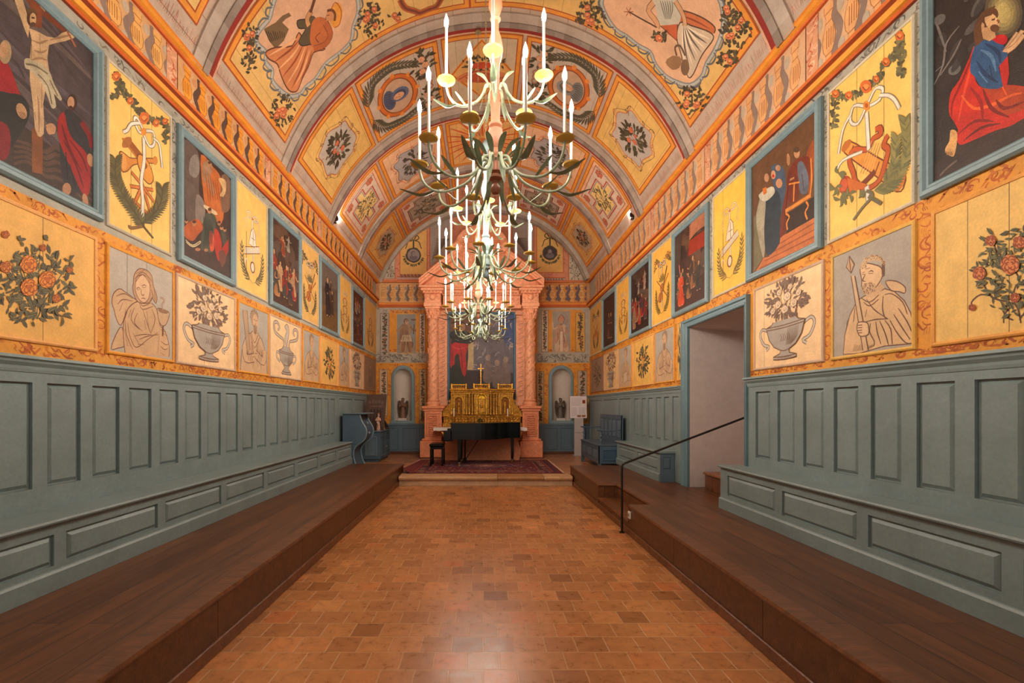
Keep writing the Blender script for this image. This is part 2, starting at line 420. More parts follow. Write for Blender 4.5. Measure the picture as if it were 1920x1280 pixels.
def bush(c, cx, cy, rx, ry, nl, roses, lc=LG, ld=DG, seed=1, rc=None, lsz=0.16, up=1, stems=True):
    q = random.Random(seed); s = min(rx, ry)
    if stems:
        for k in range(9):
            a = q.uniform(0.3, PI - 0.3) if k < 6 else q.uniform(-0.5, PI + 0.5); e = q.uniform(0.7, 1.0)
            ex, ey = cx + rx * e * cos(a), cy + up * ry * e * sin(a)
            c.stroke([(cx, cy - up * ry * 0.95), ((cx + ex) / 2 + q.uniform(-0.1, 0.1) * rx, (cy + ey) / 2 - up * 0.1 * ry), (ex, ey)], s * 0.035, ld, taper=0.5)
    for k in range(nl):
        a = q.uniform(0, 2 * PI); e = math.sqrt(q.uniform(0.02, 1.0)) * q.uniform(0.85, 1.05)
        x, y = cx + rx * e * cos(a), cy + ry * e * sin(a)
        g = a + q.uniform(-0.9, 0.9); l = s * lsz * q.uniform(1.0, 1.9)
        leaf(c, x, y, g, l, l * 0.42, mixc(lc, ld, q.random()), mixc(lc, (30, 25, 20), 0.5) if lsz * s > 0.02 else None)
    for (x, y, r) in roses: rose(c, cx + rx * x, cy + ry * y, r * s, rc or ((196, 110, 60), (226, 140, 80), (150, 70, 40)))
def palm(c, pts, n, l, w, col, side=(1, -1), w0=0.012):
    p = catmull(pts, max(2, n // max(1, len(pts) - 1)))
    c.stroke(pts, w0, mul(col, 0.8), taper=0.5)
    for i in range(2, len(p) - 1):
        dx, dy = p[i + 1][0] - p[i][0], p[i + 1][1] - p[i][1]; a = math.atan2(dy, dx); t = i / len(p)
        for sd in side: leaf(c, p[i][0], p[i][1], a + sd * 0.55, l * (1.15 - 0.6 * t), w, mixc(col, DG, R.random() * 0.6))
    d = p[-1]; a = math.atan2(p[-1][1] - p[-2][1], p[-1][0] - p[-2][0]); leaf(c, d[0], d[1], a, l * 0.7, w, col)
def bow(c, x, y, s, col=(225, 222, 210), edge=(140, 132, 120), flip=1):
    for sd in (-1, 1):
        lp = [(x, y), (x + sd * s * 0.5, y + s * 0.5), (x + sd * s, y + s * 0.35), (x + sd * s * 0.75, y - s * 0.1), (x, y)]
        c.stroke(lp, s * 0.2, edge, taper=0.2); c.stroke(lp, s * 0.13, col, taper=0.2)
        tl = [(x + sd * s * 0.3, y), (x + sd * s * 1.1, y - s * 0.1 + 0.2 * s * (sd * flip)), (x + sd * s * 1.35, y - s * 0.7), (x + sd * s * 1.15, y - s * 1.2), (x + sd * s * 1.4, y - s * 1.6)]
        c.stroke(tl, s * 0.13, edge, taper=0.4); c.stroke(tl, s * 0.08, col, taper=0.4)
    c.ell(x, y, s * 0.17, s * 0.17, (205, 130, 60)); c.ell(x, y, s * 0.08, s * 0.08, (160, 80, 40))
def ribbon(c, pts, w, col=(225, 222, 210), edge=(140, 132, 120)):
    c.stroke(pts, w, edge); c.stroke(pts, w * 0.72, col)
def squig(c, x0, y0, x1, y1, n, cols, w, seed=1, size=None):
    """marbling: short scrolls and hatches scattered in a rectangle"""
    q = random.Random(seed); lx, ly = x1 - x0, y1 - y0; sz = size or min(lx, ly)
    for k in range(int(n * 1.5)):
        x, y = x0 + q.random() * lx, y0 + q.random() * ly; col = q.choice(cols); t = q.random(); a = q.uniform(0, 2 * PI); r = sz * q.uniform(0.2, 0.42)
        cl = lambda p: (min(max(p[0], x0 + w), x1 - w), min(max(p[1], y0 + w), y1 - w))
        if t < 0.35: p = [(x + r * cos(a + j * 1.0), y + 0.75 * r * sin(a + j * 1.0)) for j in range(6)]
        elif t < 0.7: p = [(x + r * (j - 1.5) * 0.8 * cos(a) + (r * 0.35 * (-1) ** j) * sin(a), y + r * (j - 1.5) * 0.8 * sin(a) + (r * 0.35 * (-1) ** j) * cos(a)) for j in range(4)]
        else:
            for j in range(3): c.stroke([cl((x + j * r * 0.35, y)), cl((x + j * r * 0.35 + r * 0.3 * cos(a), y + r * 0.9 * abs(sin(a)) + 0.01))], w, col, taper=0.6)
            continue
        c.stroke([cl(z) for z in p], w * q.uniform(1.1, 1.9), col, taper=0.7)
def acanthus(c, pts, l, w, col):
    p = catmull(pts, 5)
    for i in range(0, len(p) - 1, 1):
        a = math.atan2(p[i + 1][1] - p[i][1], p[i + 1][0] - p[i][0]); sd = 1 if i % 2 else -1
        x, y = p[i]; a2 = a + sd * 0.9
        c.stroke([(x, y), (x + l * 0.6 * cos(a2), y + l * 0.6 * sin(a2)), (x + l * 0.8 * cos(a2 - sd * 0.9), y + l * 0.8 * sin(a2 - sd * 0.9)), (x + l * 0.45 * cos(a2 - sd * 1.2), y + l * 0.45 * sin(a2 - sd * 1.2))], w, col, taper=0.6)
def cartouche(c, cx, cy, rx, ry, fill, line, line2=None, n=10, w=0.02, seed=1, double=True):
    q = random.Random(seed); pts = []
    for k in range(2 * n):
        a = 2 * PI * k / (2 * n); r = 1.0 if k % 2 else 0.86
        sx = abs(cos(a)) ** 0.7 * (1 if cos(a) > 0 else -1); sy = abs(sin(a)) ** 0.7 * (1 if sin(a) > 0 else -1)
        pts.append((cx + rx * r * sx * q.uniform(0.95, 1.05), cy + ry * r * sy * q.uniform(0.95, 1.05)))
    c.poly(pts, fill, sm=True); c.stroke(pts, w * 0.8, line, closed=True)
    for k in range(2 * n):
        x, y = pts[k]; a = math.atan2(y - cy, x - cx); r = min(rx, ry) * q.uniform(0.1, 0.18); sd = 1 if k % 2 else -1
        p = [(x + r * cos(a + sd * 0.6 * j), y + r * sin(a + sd * 0.6 * j)) for j in range(5)]
        p = [(x - r * 0.6 * sin(a) * sd, y + r * 0.6 * cos(a) * sd)] + p
        c.stroke(p, w * 0.75, q.choice([line, line2 or line]), taper=0.6)
    if double:
        p2 = [(cx + (x - cx) * 1.14, cy + (y - cy) * 1.14) for x, y in pts]
        c.stroke(p2, w * 0.4, line2 or line, closed=True)
def head(c, x, y, r, skin=(206, 160, 118), hair=(90, 60, 40), face=1, line=None, tilt=0.0, beard=False, halo=None):
    ln = line or mul(skin, 0.5)
    if halo: c.ell(x, y + r * 0.2, r * 1.7, r * 1.7, halo); c.stroke([(x + 1.7 * r * cos(k * 0.5), y + r * 0.2 + 1.7 * r * sin(k * 0.5)) for k in range(13)], r * 0.1, mul(halo, 0.7))
    c.ell(x - face * r * 0.12, y + r * 0.18, r * 0.98, r * 1.12, hair, rot=tilt)
    c.ell(x + face * r * 0.1, y - r * 0.05, r * 0.72, r * 0.98, skin, rot=tilt)
    for e in (-0.28, 0.34): c.stroke([(x + face * r * (0.12 + e) - r * 0.12, y + r * 0.08), (x + face * r * (0.12 + e) + r * 0.12, y + r * 0.1)], r * 0.1, ln)
    c.stroke([(x + face * r * 0.2, y + r * 0.05), (x + face * r * 0.3, y - r * 0.28), (x + face * r * 0.15, y - r * 0.3)], r * 0.07, ln)
    c.stroke([(x + face * r * 0.02, y - r * 0.52), (x + face * r * 0.32, y - r * 0.5)], r * 0.09, (150, 80, 60) if not line else ln)
    if beard: c.ell(x + face * r * 0.1, y - r * 0.85, r * 0.6, r * 0.5, hair, wob=0.15)
def folds(c, pts, n, w, col, q, bend=0.3):
    """fold lines running from the top edge to the bottom edge of a four-cornered robe"""
    (ax, ay), (bx, by), (cx, cy), (dx, dy) = pts
    for k in range(n):
        t = (k + 0.5) / n + q.uniform(-0.06, 0.06); u = t + q.uniform(-0.15, 0.15)
        p0 = (ax + (bx - ax) * t, ay + (by - ay) * t); p1 = (dx + (cx - dx) * u, dy + (cy - dy) * u); m = q.uniform(-bend, bend)
        s = q.uniform(0.0, 0.35); e = q.uniform(0.6, 0.97)
        L = lambda r: (p0[0] + (p1[0] - p0[0]) * r, p0[1] + (p1[1] - p0[1]) * r)
        a, b, d = L(s), L((s + e) / 2), L(e)
        c.stroke([a, (b[0] + m * abs(bx - ax), b[1]), d], w, col, taper=0.7)
def figure(c, x, y, h, robe, cape=None, skin=(196, 150, 110), hair=(70, 45, 32), face=1, seed=1, halo=None, arm=None, line=None, lean=0.0, beard=False):
    """a standing robed figure, feet at (x, y)"""
    q = random.Random(seed); hr = h * 0.075; w = h * 0.15; lx = lean * h; dk = line or mul(robe, 0.6)
    bw = h * 0.2
    c.poly([(x - bw, y), (x - bw * 0.95, y + h * 0.3), (x - w * 0.7 + lx * 0.5, y + h * 0.55), (x - w + lx, y + h * 0.8), (x - w * 0.3 + lx, y + h * 0.87), (x + w * 0.3 + lx, y + h * 0.87), (x + w + lx, y + h * 0.8),
            (x + w * 0.75 + lx * 0.5, y + h * 0.55), (x + bw * 0.9, y + h * 0.3), (x + bw * 1.1, y)], robe, sm=True)
    for sd in (-1, 1): c.ell(x + sd * bw * 0.45, y - h * 0.005, h * 0.05, h * 0.018, skin, n=8)
    if cape:
        c.poly([(x - w * 1.05 + lx, y + h * 0.82), (x + w * 0.2 + lx, y + h * 0.84), (x + w * 0.6, y + h * 0.5), (x + bw * 1.1, y + h * 0.2), (x + bw * 0.4, y + h * 0.1), (x - w * 0.2, y + h * 0.42), (x - bw * 1.2, y + h * 0.2), (x - bw * 1.1, y + h * 0.5)], cape, sm=True)
        folds(c, [(x - w + lx, y + h * 0.78), (x + lx, y + h * 0.8), (x + bw, y + h * 0.2), (x - bw, y + h * 0.25)], 5, h * 0.012, line or mul(cape, 0.55), q)
    folds(c, [(x - w * 0.7, y + h * 0.6), (x + w * 0.7, y + h * 0.6), (x + bw, y + h * 0.02), (x - bw, y + h * 0.02)], 7, h * 0.012, dk, q)
    for sd in (-1, 1):
        if arm == 'up' and sd == face: p = [(x + sd * w * 0.8 + lx, y + h * 0.78), (x + sd * w * 1.7 + lx, y + h * 0.72), (x + sd * w * 1.9 + lx, y + h * 0.95)]
        elif arm == 'out': p = [(x + sd * w * 0.8 + lx, y + h * 0.78), (x + sd * w * 1.6 + lx, y + h * 0.66), (x + sd * w * 2.4 + lx, y + h * 0.7)]
        else: p = [(x + sd * w * 0.85 + lx, y + h * 0.77), (x + sd * w * 1.15 + lx, y + h * 0.6), (x + sd * w * 0.2 + face * w * 0.3 + lx, y + h * 0.58)]
        c.stroke(p, h * 0.065, dk, taper=0.1); c.stroke(p, h * 0.055, cape if (cape and sd > 0) else robe, taper=0.1); c.ell(p[-1][0], p[-1][1], h * 0.028, h * 0.024, skin, n=8)
    c.poly([(x - hr * 0.35 + lx, y + h * 0.84), (x + hr * 0.35 + lx, y + h * 0.84), (x + hr * 0.3 + lx, y + h * 0.9), (x - hr * 0.3 + lx, y + h * 0.9)], mul(skin, 0.9))
    head(c, x + lx, y + h * 0.93, hr, skin, hair, face, line, halo=halo, beard=beard)
def bust(c, seed, bg, line=(112, 72, 52), skin=(206, 168, 130), robe=(202, 168, 132), prop_=None, face=1, beard=False, arms=True, lw=0.012):
    """half-length saint in brown line, unit square"""
    q = random.Random(seed)
    body = [(0.06, 0.0), (0.1, 0.3), (0.22, 0.52), (0.38, 0.6), (0.45, 0.64), (0.58, 0.64), (0.66, 0.6), (0.8, 0.5), (0.9, 0.3), (0.96, 0.0)]
    c.poly(body, robe, sm=False); c.stroke(body, lw, line)
    c.poly([(0.44, 0.58), (0.6, 0.58), (0.58, 0.7), (0.46, 0.7)], skin)
    folds(c, [(0.3, 0.56), (0.45, 0.6), (0.6, 0.02), (0.14, 0.02)], 6, lw * 0.9, line, q, 0.4)
    folds(c, [(0.58, 0.6), (0.76, 0.5), (0.92, 0.02), (0.5, 0.02)], 7, lw * 0.9, line, q, 0.4)
    c.stroke([(0.4, 0.6), (0.5, 0.46), (0.62, 0.6)], lw, line); c.stroke([(0.36, 0.58), (0.5, 0.38), (0.68, 0.57)], lw, line)
    if arms:
        for sd in (-1, 1):
            p = [(0.52 + sd * 0.34, 0.38), (0.52 + sd * 0.3, 0.2), (0.52 + sd * 0.03, 0.26 + 0.03 * sd)]
            c.stroke(p, 0.15, line); c.stroke(p, 0.125, robe); c.ell(p[-1][0], p[-1][1], 0.06, 0.045, skin); c.stroke([(p[-1][0] - 0.05, p[-1][1] + 0.01), (p[-1][0] + 0.05, p[-1][1] + 0.015)], lw * 0.7, line)
            for j in range(3): c.stroke([(0.52 + sd * (0.25 - 0.06 * j), 0.3), (0.52 + sd * (0.2 - 0.06 * j), 0.17)], lw * 0.7, line)
    hx, hy, r = 0.52, 0.81, 0.115
    c.ell(hx - face * 0.02, hy + 0.03, r * 1.15, r * 1.2, mul(robe, 0.82), wob=0.05); c.ell(hx + face * 0.015, hy - 0.01, r * 0.82, r * 1.05, skin)
    for k in range(9):
        a = PI * 0.1 + k * 0.33; x, y = hx - face * 0.02 + r * 1.1 * cos(a), hy + 0.03 + r * 1.15 * sin(a)
        c.stroke([(x, y), (x + 0.03 * cos(a + 1), y + 0.03 * sin(a + 1)), (x - 0.02, y - 0.03)], lw * 0.7, line)
    for e in (-0.035, 0.045): c.stroke([(hx + face * (0.015 + e) - 0.02, hy + 0.01), (hx + face * (0.015 + e), hy + 0.018), (hx + face * (0.015 + e) + 0.02, hy + 0.01)], lw * 0.8, line)
    c.stroke([(hx + face * 0.02, hy + 0.01), (hx + face * 0.035, hy - 0.035), (hx + face * 0.01, hy - 0.04)], lw * 0.6, line); c.stroke([(hx, hy - 0.065), (hx + face * 0.04, hy - 0.063)], lw * 0.8, line)
    if beard:
        c.ell(hx + face * 0.01, hy - 0.13, 0.07, 0.09, mul(robe, 0.88), wob=0.1)
        for j in range(6): c.stroke([(hx - 0.05 + 0.02 * j, hy - 0.07), (hx - 0.04 + 0.017 * j, hy - 0.14), (hx - 0.02 + 0.01 * j, hy - 0.2)], lw * 0.6, line)
    if prop_ == 'cup':
        c.poly([(0.78, 0.5), (0.92, 0.5), (0.88, 0.38), (0.82, 0.38)], robe); c.stroke([(0.78, 0.5), (0.92, 0.5), (0.88, 0.38), (0.82, 0.38)], lw, line, closed=True, sm=False); c.stroke([(0.85, 0.38), (0.85, 0.24)], lw * 2, line)
    elif prop_ == 'saw': c.poly([(0.12, 0.9), (0.26, 0.92), (0.36, 0.34), (0.26, 0.3)], mul(robe, 0.9)); c.stroke([(0.12, 0.9), (0.26, 0.92), (0.36, 0.34), (0.26, 0.3)], lw, line, closed=True, sm=False)
    elif prop_ == 'staff': c.stroke([(0.84, 0.95), (0.78, 0.0)], lw * 2.4, line); c.stroke([(0.84, 0.95), (0.78, 0.0)], lw * 1.2, robe)
    elif prop_ == 'book': c.poly([(0.36, 0.34), (0.62, 0.38), (0.66, 0.14), (0.4, 0.1)], (214, 190, 160)); c.stroke([(0.36, 0.34), (0.62, 0.38), (0.66, 0.14), (0.4, 0.1)], lw, line, closed=True, sm=False)
def vase(c, seed, kind=0, line=(118, 84, 66), body=(172, 162, 150), nl=70):
    """grisaille urn with flowers, unit square"""
    q = random.Random(seed); lw = 0.012
    if kind == 0: prof = [(0.08, 0.06), (0.17, 0.07), (0.17, 0.1), (0.07, 0.13), (0.06, 0.17), (0.16, 0.22), (0.24, 0.32), (0.27, 0.42), (0.28, 0.44), (0.28, 0.47), (0.2, 0.49), (0.17, 0.52)]
    elif kind == 1: prof = [(0.12, 0.04), (0.16, 0.06), (0.13, 0.1), (0.06, 0.16), (0.1, 0.22), (0.2, 0.3), (0.22, 0.42), (0.24, 0.43), (0.24, 0.46), (0.14, 0.5), (0.1, 0.56)]
    else: prof = [(0.14, 0.04), (0.16, 0.07), (0.1, 0.12), (0.14, 0.2), (0.17, 0.3), (0.17, 0.42), (0.2, 0.44), (0.2, 0.47), (0.16, 0.49)]
    def X(sgn): return [(0.5 + sgn * r, z) for r, z in prof]
    for sd in (-1, 1):
        if kind == 0: hp = [(0.5 + sd * 0.26, 0.43), (0.5 + sd * 0.36, 0.47), (0.5 + sd * 0.4, 0.4), (0.5 + sd * 0.34, 0.28), (0.5 + sd * 0.25, 0.24), (0.5 + sd * 0.3, 0.2)]
        else: hp = [(0.5 + sd * 0.2, 0.4), (0.5 + sd * 0.3, 0.42), (0.5 + sd * 0.3, 0.32), (0.5 + sd * 0.2, 0.26)]
        c.stroke(hp, 0.04, line); c.stroke(hp, 0.024, mul(body, 1.15))
    if kind == 1:
        for sd, t in ((-1, 1), (1, 1)):
            sp = [(0.5 + sd * 0.08, 0.55), (0.5 + sd * 0.1, 0.66), (0.5 + sd * 0.22, 0.7), (0.5 + sd * 0.36, 0.76), (0.5 + sd * 0.38, 0.9), (0.5 + sd * 0.28, 0.93), (0.5 + sd * 0.22, 0.85), (0.5 + sd * 0.28, 0.8)]
            c.stroke(sp, 0.06, line, taper=0.4); c.stroke(sp, 0.035, mul(body, 1.1), taper=0.4)
        fl = [(0.5, 0.56), (0.44, 0.7), (0.5, 0.84), (0.44, 0.9), (0.52, 0.97), (0.58, 0.88), (0.56, 0.74)]
        c.poly(fl, mul(body, 1.12), sm=True); c.stroke(fl, lw, line, closed=True)
    else:
        bush(c, 0.5, 0.75, 0.31, 0.22, int(nl * 2.2), [], mixc(line, body, 0.45), mixc(line, body, 0.1), seed, lsz=0.24, stems=True)
        for (a, b, r) in ((-0.1, 0.72, 0.05), (0.04, 0.78, 0.055), (0.13, 0.68, 0.05), (0.0, 0.64, 0.05), (-0.18, 0.66, 0.04), (0.08, 0.88, 0.035), (-0.08, 0.86, 0.04), (0.2, 0.78, 0.04)):
            rose(c, 0.5 + a, b, r, ((214, 188, 156), (226, 200, 168), line))
    c.poly(X(-1) + X(1)[::-1], body); c.stroke(X(-1), lw, line, sm=False); c.stroke(X(1), lw, line, sm=False)
    for (r, z) in (prof[2], prof[4], prof[-3], prof[-4], prof[1]): c.stroke([(0.5 - r, z), (0.5, z - 0.012), (0.5 + r, z)], lw * 0.9, line)
    for j in range(16):
        t = j / 16; c.stroke([(0.5 + 0.05 + 0.16 * t, 0.42), (0.5 + 0.04 + 0.15 * t, 0.3), (0.5 + 0.02 + 0.08 * t, 0.22)], lw * 0.4, line, taper=0.7)
    for j in range(5): c.stroke([(0.44 + 0.03 * j, 0.36), (0.46 + 0.03 * j, 0.31), (0.43 + 0.03 * j, 0.27)], lw * 0.7, line, taper=0.6)
    for j in range(12): c.stroke([(0.4 + 0.018 * j, 0.075), (0.41 + 0.017 * j, 0.1)], lw * 0.5, line)
def trophy(c, seed, kind=0, col=(196, 120, 58), line=(120, 72, 44), white=(226, 216, 196), g=LG):
    """ribboned hanging trophy with palms below, unit box 1 wide, 1.8 high"""
    q = random.Random(seed)
    if kind in (0, 2, 4):
        for sd in (-1, 1):
            gp = [(0.5, 1.4), (0.5 + sd * 0.2, 1.5), (0.5 + sd * 0.36, 1.6), (0.5 + sd * 0.4, 1.4)]
            for (x, y) in catmull(gp, 5):
                for j in range(3): leaf(c, x, y, q.uniform(0, 6.28), 0.1, 0.035, mixc(g, DG, q.random()))
                if q.random() < 0.35: rose(c, x, y, 0.035)
    bow(c, 0.5, 1.42, 0.17, white, line)
    ribbon(c, [(0.5, 1.4), (0.48, 1.1), (0.52, 0.8), (0.5, 0.35)], 0.05, white, line)
    palm(c, [(0.5, 0.2), (0.3, 0.3), (0.18, 0.5), (0.16, 0.78)], 14, 0.16, 0.035, g)
    palm(c, [(0.5, 0.2), (0.7, 0.3), (0.82, 0.5), (0.84, 0.78)], 14, 0.16, 0.035, g)
    if kind in (0, 2):     # instruments
        c.stroke([(0.2, 1.15), (0.75, 0.5)], 0.05, line); c.stroke([(0.2, 1.15), (0.75, 0.5)], 0.035, col)
        c.ell(0.62, 0.72, 0.12, 0.17, line, rot=0.7); c.ell(0.62, 0.72, 0.105, 0.155, mul(col, 1.1), rot=0.7); c.ell(0.58, 0.77, 0.03, 0.03, line)
        c.poly([(0.2, 0.7), (0.3, 0.62), (0.8, 1.06), (0.78, 1.1)], col); c.stroke([(0.2, 0.7), (0.3, 0.62), (0.8, 1.06), (0.78, 1.1)], 0.014, line, closed=True, sm=False)
        for j in range(5): c.stroke([(0.25 + 0.1 * j, 0.68 + 0.085 * j), (0.29 + 0.1 * j, 0.65 + 0.085 * j)], 0.012, line)
        c.ell(0.26, 0.66, 0.07, 0.05, mul(col, 1.15), rot=0.8); c.stroke([(0.5, 0.6), (0.3, 0.35), (0.34, 0.32)], 0.03, col)
    elif kind == 1:      # book, mitre and chalice
        c.poly([(0.38, 0.9), (0.44, 1.16), (0.52, 1.26), (0.6, 1.16), (0.62, 0.9)], white); c.stroke([(0.38, 0.9), (0.44, 1.16), (0.52, 1.26), (0.6, 1.16), (0.62, 0.9)], 0.014, line, closed=True, sm=False)
        c.stroke([(0.52, 0.92), (0.52, 1.2)], 0.012, line); c.stroke([(0.46, 1.05), (0.58, 1.05)], 0.012, line)
        c.poly([(0.24, 0.66), (0.5, 0.76), (0.76, 0.86), (0.72, 0.98), (0.5, 0.86), (0.26, 0.8)], mul(white, 0.95)); c.stroke([(0.24, 0.66), (0.76, 0.86), (0.72, 0.98), (0.26, 0.8)], 0.014, line, closed=True, sm=False)
        c.stroke([(0.3, 1.1), (0.3, 0.3)], 0.016, line); c.ell(0.5, 0.5, 0.08, 0.11, line); c.ell(0.5, 0.5, 0.055, 0.085, white)
        c.stroke([(0.24, 0.5), (0.3, 0.6), (0.36, 0.5)], 0.02, white)
    elif kind == 3:      # knot of ribbons
        for sd in (-1, 1):
            for j in range(3): c.stroke([(0.5, 1.3 - 0.25 * j), (0.5 + sd * (0.2 + 0.03 * j), 1.2 - 0.25 * j), (0.5 + sd * 0.08, 1.06 - 0.25 * j)], 0.035, line); c.stroke([(0.5, 1.3 - 0.25 * j), (0.5 + sd * (0.2 + 0.03 * j), 1.2 - 0.25 * j), (0.5 + sd * 0.08, 1.06 - 0.25 * j)], 0.02, col)
            for j in range(8): leaf(c, 0.5 + sd * 0.06, 0.5 + 0.09 * j, PI / 2 - sd * 0.8, 0.14, 0.035, g)
    elif kind == 4:      # violin
        c.ell(0.42, 0.62, 0.13, 0.13, line); c.ell(0.5, 0.84, 0.1, 0.11, line); c.ell(0.42, 0.62, 0.115, 0.115, col); c.ell(0.5, 0.84, 0.085, 0.095, col)
        c.stroke([(0.38, 0.52), (0.78, 1.3)], 0.035, line); c.stroke([(0.2, 1.1), (0.8, 0.55)], 0.022, line); c.stroke([(0.2, 0.5), (0.85, 1.1)], 0.04, mul(col, 0.9))
        for j in range(7): leaf(c, 0.5, 1.0, 0.4 + j * 0.4, 0.22, 0.05, g)
def crackle(c, x0, y0, x1, y1, xs, col=(90, 58, 34), w=0.004):
    for x in xs: c.stroke([(x0 + (x1 - x0) * x, y0), (x0 + (x1 - x0) * x, y1)], w, col)
def scene_dark(c, w, h, seed, bg=(58, 42, 36), cols=None, n=7, sky=True):
    """a dark many-figured oil painting, box w x h"""
    q = random.Random(seed); cols = cols or [(150, 45, 30), (60, 62, 58), (176, 120, 70), (86, 66, 48), (50, 58, 74), (190, 150, 110)]
    for k in range(18):
        c.ell(q.random() * w, q.uniform(0.3, 1.0) * h, w * q.uniform(0.12, 0.3), h * q.uniform(0.05, 0.14), mixc(bg, q.choice([(110, 80, 56), (40, 30, 28), (96, 84, 78)]), q.uniform(0.2, 0.8)), rot=q.uniform(-0.6, 0.6), wob=0.15)
    if sky:
        for k in range(5): figure(c, w * q.uniform(0.25, 0.75), h * q.uniform(0.58, 0.74), h * 0.2, q.choice([(170, 110, 62), (150, 140, 124), (140, 60, 40)]), seed=seed + k, lean=q.uniform(-0.2, 0.2), arm='out')
    for k in range(n):
        x = w * (0.1 + 0.8 * ((k * 0.618) % 1)); hh = h * q.uniform(0.3, 0.42)
        figure(c, x, h * (0.24 - 0.2 * k / n), hh, cols[(k + seed) % len(cols)], q.choice(cols), seed=seed * 10 + k, face=q.choice((-1, 1)), arm=q.choice((None, 'up', None, 'out')), lean=q.uniform(-0.08, 0.08))
def balusters(c, x0, x1, z0, z1, n, col=(222, 158, 76), bg=(196, 150, 110), sh=(120, 92, 82), line=(150, 84, 40), dark=False, gap=(186, 170, 150)):
    """painted balusters with painted shadow shapes between them"""
    p = (x1 - x0) / n; H_ = z1 - z0
    for k in range(n):
        cx = x0 + p * (k + 0.5); w = p * 0.5
        pr = [(0.36, 0.0), (0.36, 0.06), (0.22, 0.1), (0.2, 0.16), (0.42, 0.26), (0.5, 0.42), (0.42, 0.56), (0.24, 0.68), (0.2, 0.76), (0.3, 0.84), (0.36, 0.88), (0.36, 1.0)]
        # the shadow between two balusters
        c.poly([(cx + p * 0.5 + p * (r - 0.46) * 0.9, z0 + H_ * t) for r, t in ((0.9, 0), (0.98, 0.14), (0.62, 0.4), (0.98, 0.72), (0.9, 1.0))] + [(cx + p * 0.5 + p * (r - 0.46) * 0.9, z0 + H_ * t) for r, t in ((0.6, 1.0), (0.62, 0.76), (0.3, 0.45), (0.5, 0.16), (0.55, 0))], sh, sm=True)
        c.poly([(cx - w * r * 1.25, z0 + H_ * t) for r, t in pr] + [(cx + w * r * 1.25, z0 + H_ * t) for r, t in pr[::-1]], line)
        c.poly([(cx - w * r * 1.15, z0 + H_ * t) for r, t in pr] + [(cx + w * r * 1.15, z0 + H_ * t) for r, t in pr[::-1]], col)
        for j in range(4): c.stroke([(cx - w * 0.4 + w * 0.2 * j, z0 + H_ * 0.28), (cx - w * 0.42 + w * 0.2 * j, z0 + H_ * 0.58)], p * 0.03, line)
        for t in (0.08, 0.17, 0.7, 0.86): c.stroke([(cx - w * 0.35, z0 + H_ * t), (cx + w * 0.35, z0 + H_ * t)], p * 0.03, line)
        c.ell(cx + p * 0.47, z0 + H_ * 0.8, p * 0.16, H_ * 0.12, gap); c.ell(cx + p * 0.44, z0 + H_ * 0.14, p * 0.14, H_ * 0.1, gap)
tn = [0]
def trim(mb, mat, smooth=False):
    tn[0] += 1; return prop(mb.build('trim_%d' % tn[0], mat, smooth=smooth), kind='structure')
# ======================= THE ROOM =======================
WALL_OR = (222, 152, 56); WALL_MB = (170, 166, 152)
OPN = (YR(1403), YR(1293)); OZ = 2.82      # passage opening in the right wall
DZ = 1.95                                  # top of the dado
LU = [(-1, 177), (200, 323), (330, 439), (446, 502), (505, 563), (567, 598), (601, 632), (634, 654), (656, 680), (682, 704)]
LY = [(200, 318), (442, 499), (563, 596), (634.5, 657), (682, 705)]
LP = [(-1, 187), (330, 437), (503, 562), (597, 634), (657.5, 681.5)]
RU = [(1753, 2150), (1563, 1716), (1416.5, 1544.5), (1271.5, 1281.5), (1229, 1265), (1188, 1226), (1161.5, 1185.5), (1134, 1160), (1109, 1132.5)]
RY = [(1556, 1715), (1339, 1405), (1224, 1263.5), (1157.5, 1182), (1106.5, 1130.5)]
RP = [(1733, 2300), (1404, 1545), (1263.5, 1331), (1182.5, 1223), (1131, 1157.5)]
OCOL = [(186, 96, 36), (196, 112, 44), (170, 84, 40)]; MCOL = [(112, 108, 100), (128, 120, 108), (96, 96, 92)]

